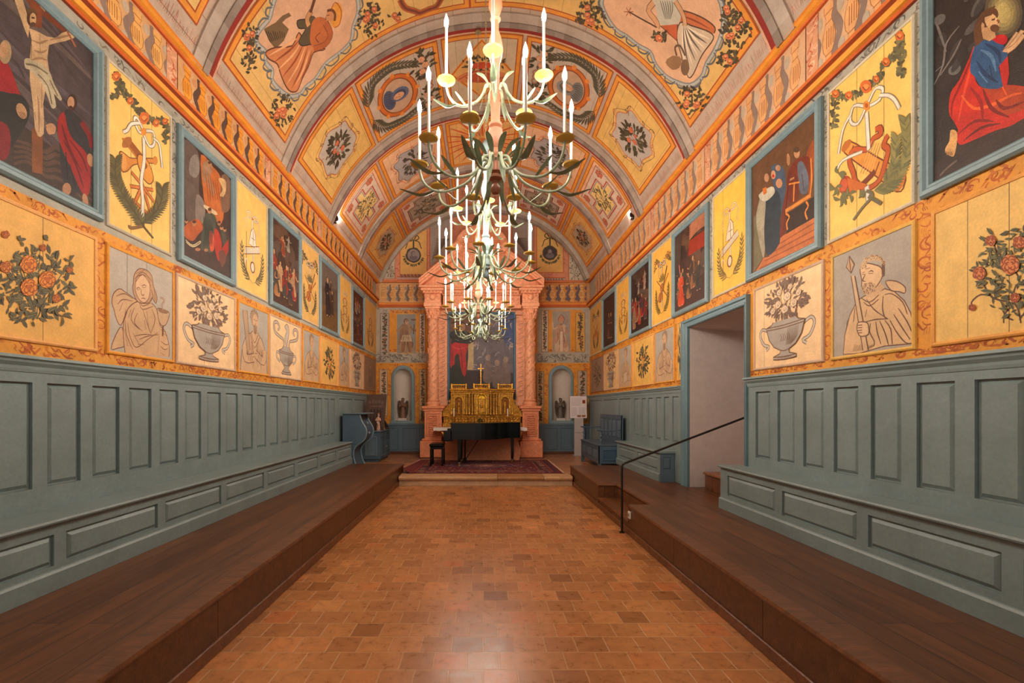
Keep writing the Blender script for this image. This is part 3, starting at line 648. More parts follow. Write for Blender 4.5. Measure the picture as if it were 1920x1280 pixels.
def side_wall(name, mp, conv, low, pic, yel, zl0, zl1, opening):
    c = Cv(mp); c.cyc = 180
    spans = [(YF, opening[0]), (opening[1], YB)] if opening else [(YF, YB)]
    for a, b in spans:
        c.rect(a, 0, b, 3.09, WALL_OR); c.rect(a, 3.09, b, 5.4, WALL_MB)
    if opening: c.rect(opening[0], OZ, opening[1], 3.09, WALL_OR); c.rect(opening[0], 3.09, opening[1], 5.4, WALL_MB)
    L_ = sorted([tuple(sorted((conv(a), conv(b)))) for a, b in low]); L_ = [(max(a, 1.9), b) for a, b in L_]
    P_ = sorted([tuple(sorted((conv(a), conv(b)))) for a, b in pic + yel]); P_ = [(max(a, 1.9), b) for a, b in P_]
    end = YB
    for (a, b), (d, _) in zip(L_, L_[1:] + [(end, 0)]):
        if opening and opening[0] - 0.5 < b < opening[1] and d > opening[1]: continue
        if d - b > 0.02: squig(c, b + 0.01, zl0 - 0.05, d - 0.01, zl1 + 0.02, int(16 + 40 * (d - b)), OCOL, 0.009, seed=int(b * 100), size=min(0.16, max(d - b, 0.05)))
    for a, b in spans:
        squig(c, max(a, 2.0), DZ + 0.02, b, zl0 - 0.02, int(28 * (b - max(a, 2.0))), OCOL, 0.01, seed=5, size=0.1)
    squig(c, 2.0, zl1 + 0.01, YB, 3.09, int(28 * 11), OCOL, 0.01, seed=6, size=0.1)
    for (a, b), (d, _) in zip(P_, P_[1:] + [(end, 0)]):
        if d - b > 0.03: squig(c, b + 0.005, 3.12, d - 0.005, 4.55, int(20 + 60 * (d - b)), MCOL, 0.008, seed=int(b * 90), size=max(0.05, min(0.12, d - b)))
    squig(c, 2.2, 4.46, YB, 4.68, 300, MCOL, 0.008, seed=8, size=0.13)
    # masonry behind the boards
    T = 0.25
    for a, b in spans:
        for s0, s1, z0, z1 in ((a, b, -0.02, 5.4),):
            c.x += [([mp(s0, z0, -T), mp(s1, z0, -T), mp(s1, z1, -T), mp(s0, z1, -T)], (150, 140, 130)), ([mp(s0, z1, 0), mp(s1, z1, 0), mp(s1, z1, -T), mp(s0, z1, -T)], (150, 140, 130)),
                    ([mp(s0, z0, 0), mp(s0, z1, 0), mp(s0, z1, -T), mp(s0, z0, -T)], (150, 140, 130)), ([mp(s1, z0, 0), mp(s1, z1, 0), mp(s1, z1, -T), mp(s1, z0, -T)], (150, 140, 130))]
    o = c.build(name, M['paint']); prop(o, kind='structure'); return o
side_wall('wall_left', mL, YL, LU, LP, LY, 2.085, 2.98, None)
side_wall('wall_right', mR, YR, RU, RP, RY, 2.05, 2.945, OPN)

# end wall with the two niche openings
NI = [(-2.665, -2.15), (2.03, 2.59)]; NZ0, NZS, NZT = 1.2, 2.48, 2.75
def arch_pts(a, b, zs, zt, n=14): return [((a + b) / 2 - (b - a) / 2 * cos(PI * k / n), zs + (zt - zs) * sin(PI * k / n)) for k in range(n + 1)]
def back_wall():
    c = Cv(mB); c.cyc = 180; top = 5.3
    xs = [XL, NI[0][0], NI[0][1], NI[1][0], NI[1][1], XR]
    MBL = (178, 172, 158)
    def zones(a, b, z0, z1):
        for u, v, col in ((0, 2.92, WALL_OR), (2.92, 3.2, MBL), (3.2, 4.56, WALL_OR), (4.56, 5.32, (206, 150, 100))):
            u, v = max(u, z0), min(v, z1)
            if v > u: c.poly([(a, u), (b, u), (b, v), (a, v)], col)
    zones(xs[0], xs[1], 0, 5.32); zones(xs[2], xs[3], 0, 5.32); zones(xs[4], xs[5], 0, 5.32)
    for a, b in NI:
        zones(a, b, 0, NZ0); zones(a, b, 2.92, 5.32)
        ap = arch_pts(a, b, NZS, NZT)
        for p, q in zip(ap, ap[1:]): c.poly([p, q, (q[0], 2.92), (p[0], 2.92)], WALL_OR)
    # lunette
    n = 28; pts = []
    for k in range(n + 1):
        th = math.radians(-72 + 144 * k / n); pts.append((VC + (VR + 0.03) * sin(th), VZ + (VR + 0.03) * cos(th)))
    c.poly([(XL, 5.32), (XR, 5.32)] + [p for p in pts[::-1] if p[1] > 5.32], (216, 148, 116))
    # upper side fields: grey surround, orange frame
    for x0, x1 in ((XL, -1.72), (1.6, XR)):
        c.rect(x0, 3.2, x1, 4.56, MBL)
        a, b = (x0 + 0.4, x1) if x0 < 0 else (x0 + 0.18, x1 - 0.22)
        c.rect(a, 3.24, b, 4.5, (222, 152, 60))
        squig(c, a, 3.25, b, 3.33, 30, OCOL, 0.012, seed=3, size=0.08)
        squig(c, a, 4.4, b, 4.5, 30, OCOL, 0.012, seed=4, size=0.08)
        squig(c, x0, 2.93, x1, 3.19, 46, MCOL, 0.014, seed=9, size=0.2)
        squig(c, x0, 4.4, x1, 4.56, 26, MCOL, 0.012, seed=10, size=0.12)
        na, nb = NI[0] if x0 < 0 else NI[1]
        squig(c, x0, 1.15, na - .1, 2.9, 50, OCOL, 0.011, seed=11, size=0.14); squig(c, nb + .1, 1.15, x1, 2.9, 50, OCOL, 0.011, seed=12, size=0.14); squig(c, na - .1, 2.8, nb + .1, 2.9, 14, OCOL, 0.011, seed=13, size=0.1)
        c.stroke([(x0, 5.33), (x1, 5.33)], 0.03, (170, 80, 50)); 
    squig(c, -3.0, 5.4, 2.9, 7.3, 160, [(176, 92, 72), (220, 160, 130)], 0.012, seed=12, size=0.2)
    c.x += [([mB(XL - .2, -0.02, -0.5), mB(XR + .2, -0.02, -0.5), mB(XR + .2, 7.8, -0.5), mB(XL - .2, 7.8, -0.5)], (150, 140, 130))]
    o = c.build('wall_back', M['paint']); prop(o, kind='structure')
back_wall()
def small_panel(name, label, cat, group, mp, x0, y0, x1, y1, col, paint, flipx=False, rim=(150, 110, 80), th=0.01, mat='paint', cracks=()):
    """board with paint; local unit box (x across as seen, y up, both in units of the width)"""
    c = Cv(mp).board(x0, y0, x1, y1, col, th)
    w = x1 - x0
    f = (lambda x, y: (x1 - x * w, y0 + y * w)) if flipx else (lambda x, y: (x0 + x * w, y0 + y * w))
    c.at(); 
    if rim:
        b = 0.012
        for p in ([(x0, y0), (x1, y0)], [(x1, y0), (x1, y1)], [(x1, y1), (x0, y1)], [(x0, y1), (x0, y0)]): c.stroke(p, b * 2, rim)
    for x in cracks: c.stroke([(x0 + w * x, y0), (x0 + w * x, y1)], 0.006, mul(col, 0.5))
    c.at(f, w); paint(c, (y1 - y0) / w)
    o = c.build(name, M[mat]); prop(o, label, cat, group); return o
def motif_strip(seed, line=(104, 90, 70), roses=True):
    def p(c, h):
        q = random.Random(seed); y = h - 0.4
        c.stroke([(0.3, h - 0.2), (0.5, h - 0.05), (0.7, h - 0.2)], 0.06, line); c.stroke([(0.5, h - 0.1), (0.5, 0.5)], 0.04, line)
        while y > 0.4:
            for j in range(5): leaf(c, 0.5, y, q.uniform(0, 6.28), 0.34, 0.13, mixc(line, (70, 66, 50), q.random()))
            if roses and q.random() < 0.4: c.ell(0.5 + q.uniform(-.1, .1), y, 0.1, 0.1, (190, 110, 80), wob=0.1)
            y -= 0.3
    return p
# narrow and figure boards of the end wall, from pixel edges
def bb(px0, px1, py0, py1): a = fB(px0, py1); b = fB(px1, py0); return a[0], a[1], b[0], b[1]
NP = 'ornamental boards on the end wall'
for (r, lab, col, sd) in (((713, 730, 587, 668), 'narrow grey board with hanging leaf drop beside the left warrior panel', GRY, 1), ((786, 797.5, 588, 663), 'slim pale board between the warrior panel and the altar column', (206, 190, 164), 2),
                          ((1015, 1028, 582, 660), 'slim grey board with red and blue drop between altar column and bishop panel', (206, 190, 164), 3), ((1079, 1097, 586, 660), 'narrow gold board with vase of leaves beside the bishop panel', (212, 166, 92), 4),
                          ((711.5, 727, 692, 780), 'narrow pinkish board with plume left of the left niche', (206, 172, 140), 5), ((786, 799.5, 692, 795), 'narrow buff board with hanging fruit right of the left niche', (196, 170, 126), 6),
                          ((1006, 1020, 696, 795), 'narrow buff board with leaf drop left of the right niche', (196, 170, 126), 7), ((1083, 1101, 695, 790), 'narrow grey board with garland right of the right niche', (182, 162, 138), 8)):
    small_panel('ornamental_panel', lab, 'painted panel', NP, mB, *bb(*r), col, motif_strip(sd), rim=(120, 100, 80))
def knight(c, h):
    figure(c, 0.5, 0.08, 1.66, (168, 140, 110), (150, 120, 96), (196, 160, 124), (110, 76, 54), 1, 3, line=(104, 70, 50), arm='out')
    c.poly([(0.3, 0.95), (0.7, 0.95), (0.8, 0.62), (0.2, 0.62)], (190, 170, 140)); folds(c, [(0.3, 0.95), (0.7, 0.95), (0.8, 0.62), (0.2, 0.62)], 8, 0.02, (104, 70, 50), random.Random(2))
    for sd in (-1, 1): c.stroke([(0.5 + sd * 0.12, 0.62), (0.5 + sd * 0.15, 0.3), (0.5 + sd * 0.2, 0.08)], 0.13, (150, 112, 84)); c.stroke([(0.5 + sd * 0.07, 0.6), (0.5 + sd * 0.1, 0.3), (0.5 + sd * 0.15, 0.08)], 0.02, (104, 70, 50))
    c.ell(0.52, 1.68, 0.12, 0.06, (150, 120, 96)); c.stroke([(0.9, 1.5), (0.86, 1.0)], 0.04, (104, 70, 50)); c.ell(0.86, 1.72, 0.14, 0.05, (120, 100, 84))
def bishop(c, h):
    figure(c, 0.5, 0.05, 1.66, (206, 180, 150), (190, 150, 124), (196, 160, 124), (150, 120, 96), -1, 5, line=(128, 84, 66), arm='up', beard=True)
    c.poly([(0.36, 1.66), (0.34, 1.78), (0.5, 2.0), (0.66, 1.78), (0.64, 1.66)], (200, 140, 110)); c.stroke([(0.36, 1.66), (0.34, 1.78), (0.5, 2.0), (0.66, 1.78), (0.64, 1.66)], 0.025, (128, 84, 66))
    c.poly([(0.42, 1.1), (0.58, 1.1), (0.6, 0.06), (0.4, 0.06)], (222, 200, 172)); c.stroke([(0.42, 1.1), (0.4, 0.06)], 0.02, (150, 90, 70)); c.stroke([(0.58, 1.1), (0.6, 0.06)], 0.02, (150, 90, 70))
small_panel('saint_panel', 'grey board with crowned warrior figure holding out his arm, left of altar', 'painted panel', None, mB, *bb(743.5, 780.5, 588, 663), (146, 146, 140), knight, rim=(232, 170, 70))
small_panel('saint_panel', 'grey board with a bishop in tall mitre, right of altar', 'painted panel', None, mB, *bb(1035, 1070, 582, 660), (164, 154, 142), bishop, rim=(232, 170, 70))
# painted balustrade on the end wall
for x0, x1, nb, dk in ((-3.12, -1.78, 5, False), (1.62, 3.06, 5, True)):
    c = Cv(mB).board(x0, 4.72, x1, 5.3, (214, 170, 116) if not dk else (206, 140, 72), 0.02); c.at()
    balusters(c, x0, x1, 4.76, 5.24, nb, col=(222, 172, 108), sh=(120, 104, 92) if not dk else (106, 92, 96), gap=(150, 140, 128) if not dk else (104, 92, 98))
    prop(c.build('painted_balustrade', M['paint']), 'short painted balustrade frieze on end wall, %s' % ('with greenish grey gaps, left of pediment' if not dk else 'with purplish shadow vases, right of pediment'), 'frieze')
for x0, x1 in ((XL + .1, -1.76), (1.62, XR - .1)):
    m = MB((196, 100, 48)).mbox(mB, x0, 4.58, x1, 4.64, .002, .05); m.color((226, 140, 60)).mbox(mB, x0, 4.64, x1, 4.7, .002, .08); m.color((206, 120, 70)).mbox(mB, x0, 5.31, x1, 5.37, .002, .07); trim(m, M['paint'])
# lunette boards
def poly_board(name, label, pts, col, paint, rim=(196, 104, 60), mp=mB, th=0.02, px=True, fcol=None):
    P = [fB(*p) for p in pts] if px else pts
    c = Cv(mp, th); c.at(); c.poly(P, col); c.stroke(P, 0.03, rim, closed=True, sm=False)
    xs = [p[0] for p in P]; ys = [p[1] for p in P]; x0, x1, y0, y1 = min(xs), max(xs), min(ys), max(ys); w = x1 - x0
    c.at(lambda x, y: (x0 + x * w, y0 + y * w), w); paint(c, (y1 - y0) / w); c.at()
    n = len(P)
    for i in range(n): a, b = P[i], P[(i + 1) % n]; c.x.append(([mp(a[0], a[1], 0.001), mp(b[0], b[1], 0.001), mp(b[0], b[1], th), mp(a[0], a[1], th)], mul(col, 0.8)))
    return prop(c.build(name, M['paint']), label, 'painted panel')
def medallion(c, h, dark=False, seed=1):
    y = h * 0.42; q = random.Random(seed)
    for sd in (-1, 1): c.stroke([(0.5, h * 0.72), (0.5 + sd * 0.12, h * 0.84), (0.5 + sd * 0.2, h * 0.78), (0.5 + sd * 0.06, h * 0.73)], 0.035, (62, 66, 50)); c.stroke([(0.5 + sd * 0.04, h * 0.73), (0.5 + sd * 0.2, h * 0.7), (0.5 + sd * 0.26, h * 0.6), (0.5 + sd * 0.3, h * 0.56)], 0.03, (62, 66, 50))
    c.stroke([(0.5, h * 0.72), (0.5, y + 0.2)], 0.06, (70, 74, 50))
    c.ell(0.5, y, 0.28, 0.28, (70, 70, 60), wob=0.06, n=24); c.ell(0.5, y, 0.22, 0.22, (150, 136, 134) if not dark else (70, 58, 58), n=24)
    c.ell(0.5, y - 0.1, 0.16, 0.1, (112, 104, 110)); head(c, 0.5, y + 0.04, 0.085, (150, 138, 130), (100, 94, 98), 1, (60, 56, 60), beard=dark)
    for k in range(26):
        a = PI * (1.05 + 0.9 * k / 26); leaf(c, 0.5 + 0.3 * cos(a), y + 0.3 * sin(a) - 0.02, a + q.uniform(-0.5, 0.5), 0.12, 0.045, (92, 92, 64))
poly_board('medallion_panel', 'yellow lunette board with pale grey medallion portrait hung from a green ribbon', [(750, 515), (801, 515), (801, 428), (750, 463)], (224, 178, 104), lambda c, h: medallion(c, h))
poly_board('medallion_panel', 'yellow lunette board with nearly black bearded medallion portrait on a ribbon', [(1006, 511), (1056, 511), (1056, 463), (1006, 424)], (224, 178, 104), lambda c, h: medallion(c, h, True, 2))
poly_board('lunette_panel', 'small grey lunette board with leafy sprig, far left corner of the lunette', [(718, 523), (741, 523), (741, 478)], (190, 178, 156), lambda c, h: bush(c, 0.62, 0.55, 0.28, 0.5, 34, [(0, 0.2, 0.14)], (96, 88, 66), (70, 62, 50), 3, lsz=0.3))
poly_board('lunette_panel', 'small pale lunette board with leafy sprig, far right corner of the lunette', [(1066, 531), (1098, 533), (1084, 495), (1066, 474)], (206, 192, 168), lambda c, h: bush(c, 0.36, 0.85, 0.28, 0.7, 36, [(0, 0.2, 0.12)], (106, 98, 76), (80, 72, 58), 4, lsz=0.3))
poly_board('lunette_panel', 'grey lunette board crossed by painted rays, left of the broken pediment', [(806, 500), (846, 470), (846, 405), (806, 422)], (160, 148, 138), lambda c, h: [c.stroke([(0.9, 1.3), (0.1 + 0.02 * k, 0.3 + 0.09 * k)], 0.03, (96, 84, 74)) for k in range(12)])
poly_board('lunette_panel', 'grey lunette board crossed by painted rays, right of the broken pediment', [(960, 470), (1001, 500), (1001, 421), (960, 404)], (160, 148, 138), lambda c, h: [c.stroke([(0.1, 1.3), (0.9 - 0.02 * k, 0.3 + 0.09 * k)], 0.03, (96, 84, 74)) for k in range(12)])
def scrawl(c, h):
    for k in range(7): c.stroke([(0.1 + 0.12 * k, 0.08), (0.13 + 0.12 * k, 0.2), (0.16 + 0.12 * k, 0.08), (0.18 + 0.12 * k, 0.16)], 0.02, (96, 86, 78))
poly_board('lunette_panel', 'low grey board with a scribbled line under the dark medallion', [(1016, 531), (1060, 531), (1060, 521), (1016, 521)], (176, 166, 154), scrawl)
poly_board('lunette_panel', 'small pink grey board with sprigs below the pale medallion', [(745, 525), (798, 525), (801, 519), (745, 519)], (190, 160, 146), scrawl)

# niches
def niche(a, b, label):
    t = thing('wall_niche', label, 'niche', ((a + b) / 2, YB, NZ0))
    xc, hw, dp = (a + b) / 2, (b - a) / 2, 0.3; m = MB((206, 196, 186)); n = 14
    ring = lambda z, s: [(xc - hw * s * cos(PI * k / n), YB + 0.001 + dp * s * sin(PI * k / n), z) for k in range(n + 1)]
    rows = [ring(NZ0, 1), ring(1.8, 1), ring(NZS, 1)] + [ring(NZS + (NZT - NZS) * sin(PI / 2 * j / 6), max(cos(PI / 2 * j / 6), 0.02)) for j in range(1, 7)]
    for r0, r1 in zip(rows, rows[1:]):
        for k in range(n): m.face([r0[k], r0[k + 1], r1[k + 1], r1[k]])
    m.face(rows[0][::-1]); m.build('recess', M['stucco'], t, smooth=True)
    # arched frame
    m = MB(BLU); path = [(a, NZ0)] + arch_pts(a, b, NZS, NZT, 18) + [(b, NZ0)]; prof = [(0.0, 0.0), (-0.012, 0.035), (0.02, 0.05), (0.05, 0.035), (0.075, 0.035), (0.1, 0.0)]
    cx_, cz_ = xc, NZS; rings = []
    for i, (x, z) in enumerate(path):
        p0 = path[max(i - 1, 0)]; p1 = path[min(i + 1, len(path) - 1)]; dx, dz = p1[0] - p0[0], p1[1] - p0[1]; d = math.hypot(dx, dz); nx, nz = -dz / d, dx / d
        rings.append([mB(x + nx * u, z + nz * u, h + 0.002) for u, h in prof])
    for r0, r1 in zip(rings, rings[1:]):
        for k in range(len(prof) - 1): m.face([r0[k], r0[k + 1], r1[k + 1], r1[k]])
    m.build('arch_frame', M['blue'], t)
    MB(BLU).mbox(mB, a - 0.1, NZ0 - 0.09, b + 0.1, NZ0, 0.002, 0.08).build('sill', M['blue'], t)
niche(*NI[0], 'white arched niche with blue frame, between left end wall corner and altar')
niche(*NI[1], 'white arched niche with blue frame, behind the white information board')
def angel(x, z, lab, flip):
    t = thing('angel_statue', lab, 'statue', (x, YB + 0.06, z)); y = YB + 0.06; S = MB((96, 78, 66))
    MB((206, 198, 190)).box(x - 0.13, y - 0.09, z - 0.0, x + 0.13, y + 0.09, z + 0.07).build('plinth', M['stucco'], t)
    b = MB((112, 106, 98) if flip else (134, 100, 78)).lathe([(0.09, 0.07), (0.085, 0.1), (0.065, 0.3), (0.06, 0.42), (0.075, 0.5), (0.03, 0.545), (0.03, 0.57)], (x, y, z), 12)
    b.ball((x, y - 0.01, z + 0.61), 0.048, sc=(1, 1, 1.2)); b.tube([(x - 0.07, y, z + 0.5), (x - 0.09, y - 0.05, z + 0.4), (x, y - 0.1, z + 0.44)], [0.028, 0.024, 0.018]); b.tube([(x + 0.07, y, z + 0.5), (x + 0.09, y - 0.05, z + 0.4), (x, y - 0.1, z + 0.44)], [0.028, 0.024, 0.018])
    b.build('body', M['statue'], t, smooth=True)
    for sd in (-1, 1):
        w = MB((74, 54, 42)); pts = [(0.03, 0.48), (0.1, 0.6), (0.15, 0.58), (0.165, 0.42), (0.14, 0.2), (0.1, 0.08), (0.08, 0.2), (0.06, 0.36)]
        w.prism([(x + sd * u, z + v) for u, v in pts], lambda a_, b_: (a_, y + 0.03, b_), lambda a_, b_: (a_, y + 0.055, b_)); w.build('wing', M['statue'], t)
    MB((84, 60, 44)).ball((x, y + 0.005, z + 0.64), 0.045, sc=(1.1, 1, 0.9)).build('hair', M['statue'], t, smooth=True)
angel(NI[0][0] + 0.24, NZ0, 'brown winged praying figurine standing in the left niche', False)
angel(NI[1][0] + 0.27, NZ0, 'dark winged figurine with bluish robe standing in the right niche', True)

# floor, upper floor, ceiling shell
m = MB((168, 96, 58)); m.box(XL - .25, YF, -0.1, XR + 2.0, YB + .3, 0.0); prop(m.build('floor', M['tiles']), kind='structure')
m = MB((168, 96, 58)); m.box(XL, 9.62, 0.001, XR, YB, ZF); prop(m.build('floor', M['tiles']), kind='structure')
YRB = [2.8, 4.96, 7.1, 9.21, 11.42, 13.66]      # far edge of each vault rib
def ceiling():
    c = Cv(mV); c.cyc = 180; s1 = 3.98; t0, t1 = YF, YB + 0.25; g = (190, 168, 150)
    c.rect(-s1, t0, s1, t1, g)
    for k in range(-27, 28, 2):
        if R.random() < 0.8: c.stroke([(k * DS, t0), (k * DS, t1)], 0.008, (140, 118, 100))
    for y in YRB: c.rect(-s1, y - 0.01, s1, y + 0.1, (146, 42, 32)); c.rect(-s1, y + 0.1, s1, y + 0.13, (216, 170, 140))
    for sd in (-1, 1):
        q = random.Random(3)
        for k in range(420):
            y = 2.8 + 10.8 * k / 420; x = sd * 3.92
            c.stroke([(x, y), (x - sd * q.uniform(0.05, 0.14), y + q.uniform(-0.02, 0.02))], 0.018, q.choice([(176, 70, 40), (120, 80, 50), (206, 110, 50)]), taper=0.8)
    c.clip = (-s1, t0, s1, t1)
    o = c.build('ceiling', M['paint'], grid=DS)
    prop(o, kind='structure')
    # outer shell gives the vault its thickness
    me = o.data; 
ceiling()
for i, y in enumerate(YRB):
    m = MB(); n = 29; wd = 0.26; last = i == len(YRB) - 1
    cols = [((132, 118, 108), y - 0.1, y - 0.005, 0.035), ((176, 160, 146), y - wd, y - 0.1, 0.022)] if not last else [((176, 166, 150), y - 0.24, y - 0.1, 0.10), ((150, 140, 126), y - 0.1, y + 0.03, 0.12)]
    for col, a, b, h in cols:
        m.color(col)
        for k in range(-28, 28):
            s0, s1 = k * DS, (k + 1) * DS
            cc = mixc(col, (200, 190, 180), 0.15 * ((k * 7) % 3)); m.color(cc)
            m.face([mV(s0, a, h), mV(s1, a, h), mV(s1, b, h), mV(s0, b, h)]); m.face([mV(s0, a, 0), mV(s1, a, 0), mV(s1, a, h), mV(s0, a, h)]); m.face([mV(s0, b, h), mV(s1, b, h), mV(s1, b, 0), mV(s0, b, 0)])
    trim(m, M['paint'])
# cornice, painted balustrade band and top rail of each side
for mp, nm in ((mL, 'L'), (mR, 'R')):
    m = MB((226, 130, 44)); z = 4.7 if nm == 'L' else 4.56; y0, y1 = YF, YB
    prof = [(0.0, z), (0.03, z), (0.035, z + 0.03), (0.06, z + 0.035), (0.07, z + 0.08), (0.105, z + 0.095), (0.11, z + 0.125), (0.07, z + 0.14), (0.0, z + 0.14)]
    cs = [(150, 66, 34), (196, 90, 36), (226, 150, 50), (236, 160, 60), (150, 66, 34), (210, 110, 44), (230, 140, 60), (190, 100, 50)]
    for k in range(8):
        m.color(cs[k]); a, b = prof[k], prof[k + 1]; m.face([mp(y0, a[1], a[0]), mp(y0, b[1], b[0]), mp(y1, b[1], b[0]), mp(y1, a[1], a[0])])
    trim(m, M['paint'])
    m = MB((226, 130, 44)); z = 5.29 if nm == 'L' else 5.3
    prof = [(0.0, z), (0.05, z), (0.06, z + 0.015), (0.09, z + 0.025), (0.118, z + 0.04), (0.122, z + 0.065), (0.1, z + 0.08), (0.0, z + 0.09)]
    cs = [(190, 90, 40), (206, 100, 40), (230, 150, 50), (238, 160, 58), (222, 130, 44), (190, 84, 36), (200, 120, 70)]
    for k in range(7):
        m.color(cs[k]); a, b = prof[k], prof[k + 1]; m.face([mp(y0, a[1], a[0]), mp(y0, b[1], b[0]), mp(y1, b[1], b[0]), mp(y1, a[1], a[0])])
    trim(m, M['paint'])
    z0, z1 = (4.84, 5.29) if nm == 'L' else (4.7, 5.3)
    piers = [YF, 0.6, 2.62, 4.62, 6.72, 8.85, 11.0, 13.2, YB] if nm == 'L' else [YF, 0.5, 2.3, 4.3, 6.35, 8.45, 10.7, 12.9, YB]
    for i, (a, b) in enumerate(zip(piers, piers[1:])):
        if b - a < 1 and i: continue
        c = Cv(mp).board(a, z0, b, z1, (212, 168, 120) if nm == 'L' else (216, 176, 138), 0.02); c.at()
        pw = 0.17; c.rect(a, z0, a + pw, z1, (216, 160, 124)); squig(c, a, z0, a + pw, z1, 16, [(190, 92, 60), (236, 190, 160)], 0.01, seed=i, size=0.14)
        c.stroke([(a + pw, z0), (a + pw, z1)], 0.014, (110, 66, 44)); c.stroke([(a, z0), (a, z1)], 0.014, (110, 66, 44))
        near = b < 5; 
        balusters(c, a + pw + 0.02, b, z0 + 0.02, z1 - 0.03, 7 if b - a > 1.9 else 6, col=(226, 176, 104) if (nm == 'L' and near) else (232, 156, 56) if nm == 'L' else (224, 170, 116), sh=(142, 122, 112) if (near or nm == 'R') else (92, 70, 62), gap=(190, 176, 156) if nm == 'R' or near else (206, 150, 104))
        where = ['nearest the photographer', 'above the nearest framed painting', 'second bay along', 'third bay along', 'fourth bay along', 'fifth bay along', 'sixth bay along', 'bay meeting the end wall'][min(i, 7)]
        prop(c.build('painted_balustrade', M['paint']), 'painted balustrade frieze board high on the %s wall, %s' % ('ochre left' if nm == 'L' else 'pale pink right', where), 'frieze')
# ======================= PAINTED BOARDS OF THE VAULT =======================
def vcell(label, s0, s1, t0, t1, col, paint, border=0.075, flip=0):
    """flip: -1 left side (up = +s, right = +t), +1 right side (up = -s, right = -t), 0 crown"""
    c = Cv(mV).board(s0, t0, s1, t1, (226, 150, 56), 0.012, 0.002); c.at(); b = border
    for x0, y0, x1, y1 in ((s0, t0, s1, t0), (s1, t0, s1, t1), (s1, t1, s0, t1), (s0, t1, s0, t0)): c.stroke([(x0, y0), (x1, y1)], 0.03, (176, 74, 34))
    a0, a1, b0, b1 = s0 + b, s1 - b, t0 + b, t1 - b
    c.rect(a0, b0, a1, b1, (168, 70, 34)); d = 0.016; c.rect(a0 + d, b0 + d, a1 - d, b1 - d, col); a0 += d; a1 -= d; b0 += d; b1 -= d
    for k in range(int((s1 - s0) / 0.28)): 
        x = a0 + 0.14 + k * 0.28
        if x < a1: c.stroke([(x, b0), (x, b1)], 0.006, mul(col, 0.72))
    if flip == -1: W_ = b1 - b0; Hh = a1 - a0; c.at(lambda x, y: (a0 + y, b0 + x))
    elif flip == 1: W_ = b1 - b0; Hh = a1 - a0; c.at(lambda x, y: (a1 - y, b1 - x))
    else: W_ = a1 - a0; Hh = b1 - b0; c.at(lambda x, y: (a0 + x, b0 + y))
    paint(c, W_, Hh); c.at()
    return prop(c.build('painted_vault_panel', M['paint'], grid=DS), label, 'painted panel')
SF = 3.74
def S(deg): return VR * math.radians(deg)
VY = (228, 184, 106); VG = (186, 170, 154); VP = (226, 178, 138)
RC = ((190, 84, 54), (216, 120, 84), (140, 50, 34))
def bay(i): return YRB[i] + 0.13, YRB[i + 1] - 0.26 - 0.09
def flowers(w, h, cx, cy, rx, ry, n=70, seed=1, roses=None): return lambda c: bush(c, cx, cy, rx, ry, n, roses or [(-0.3, 0.2, 0.2), (0.2, 0.35, 0.22), (0.1, -0.2, 0.2), (-0.15, -0.1, 0.14)], (96, 88, 62), (62, 54, 40), seed, rc=RC, lsz=0.3)
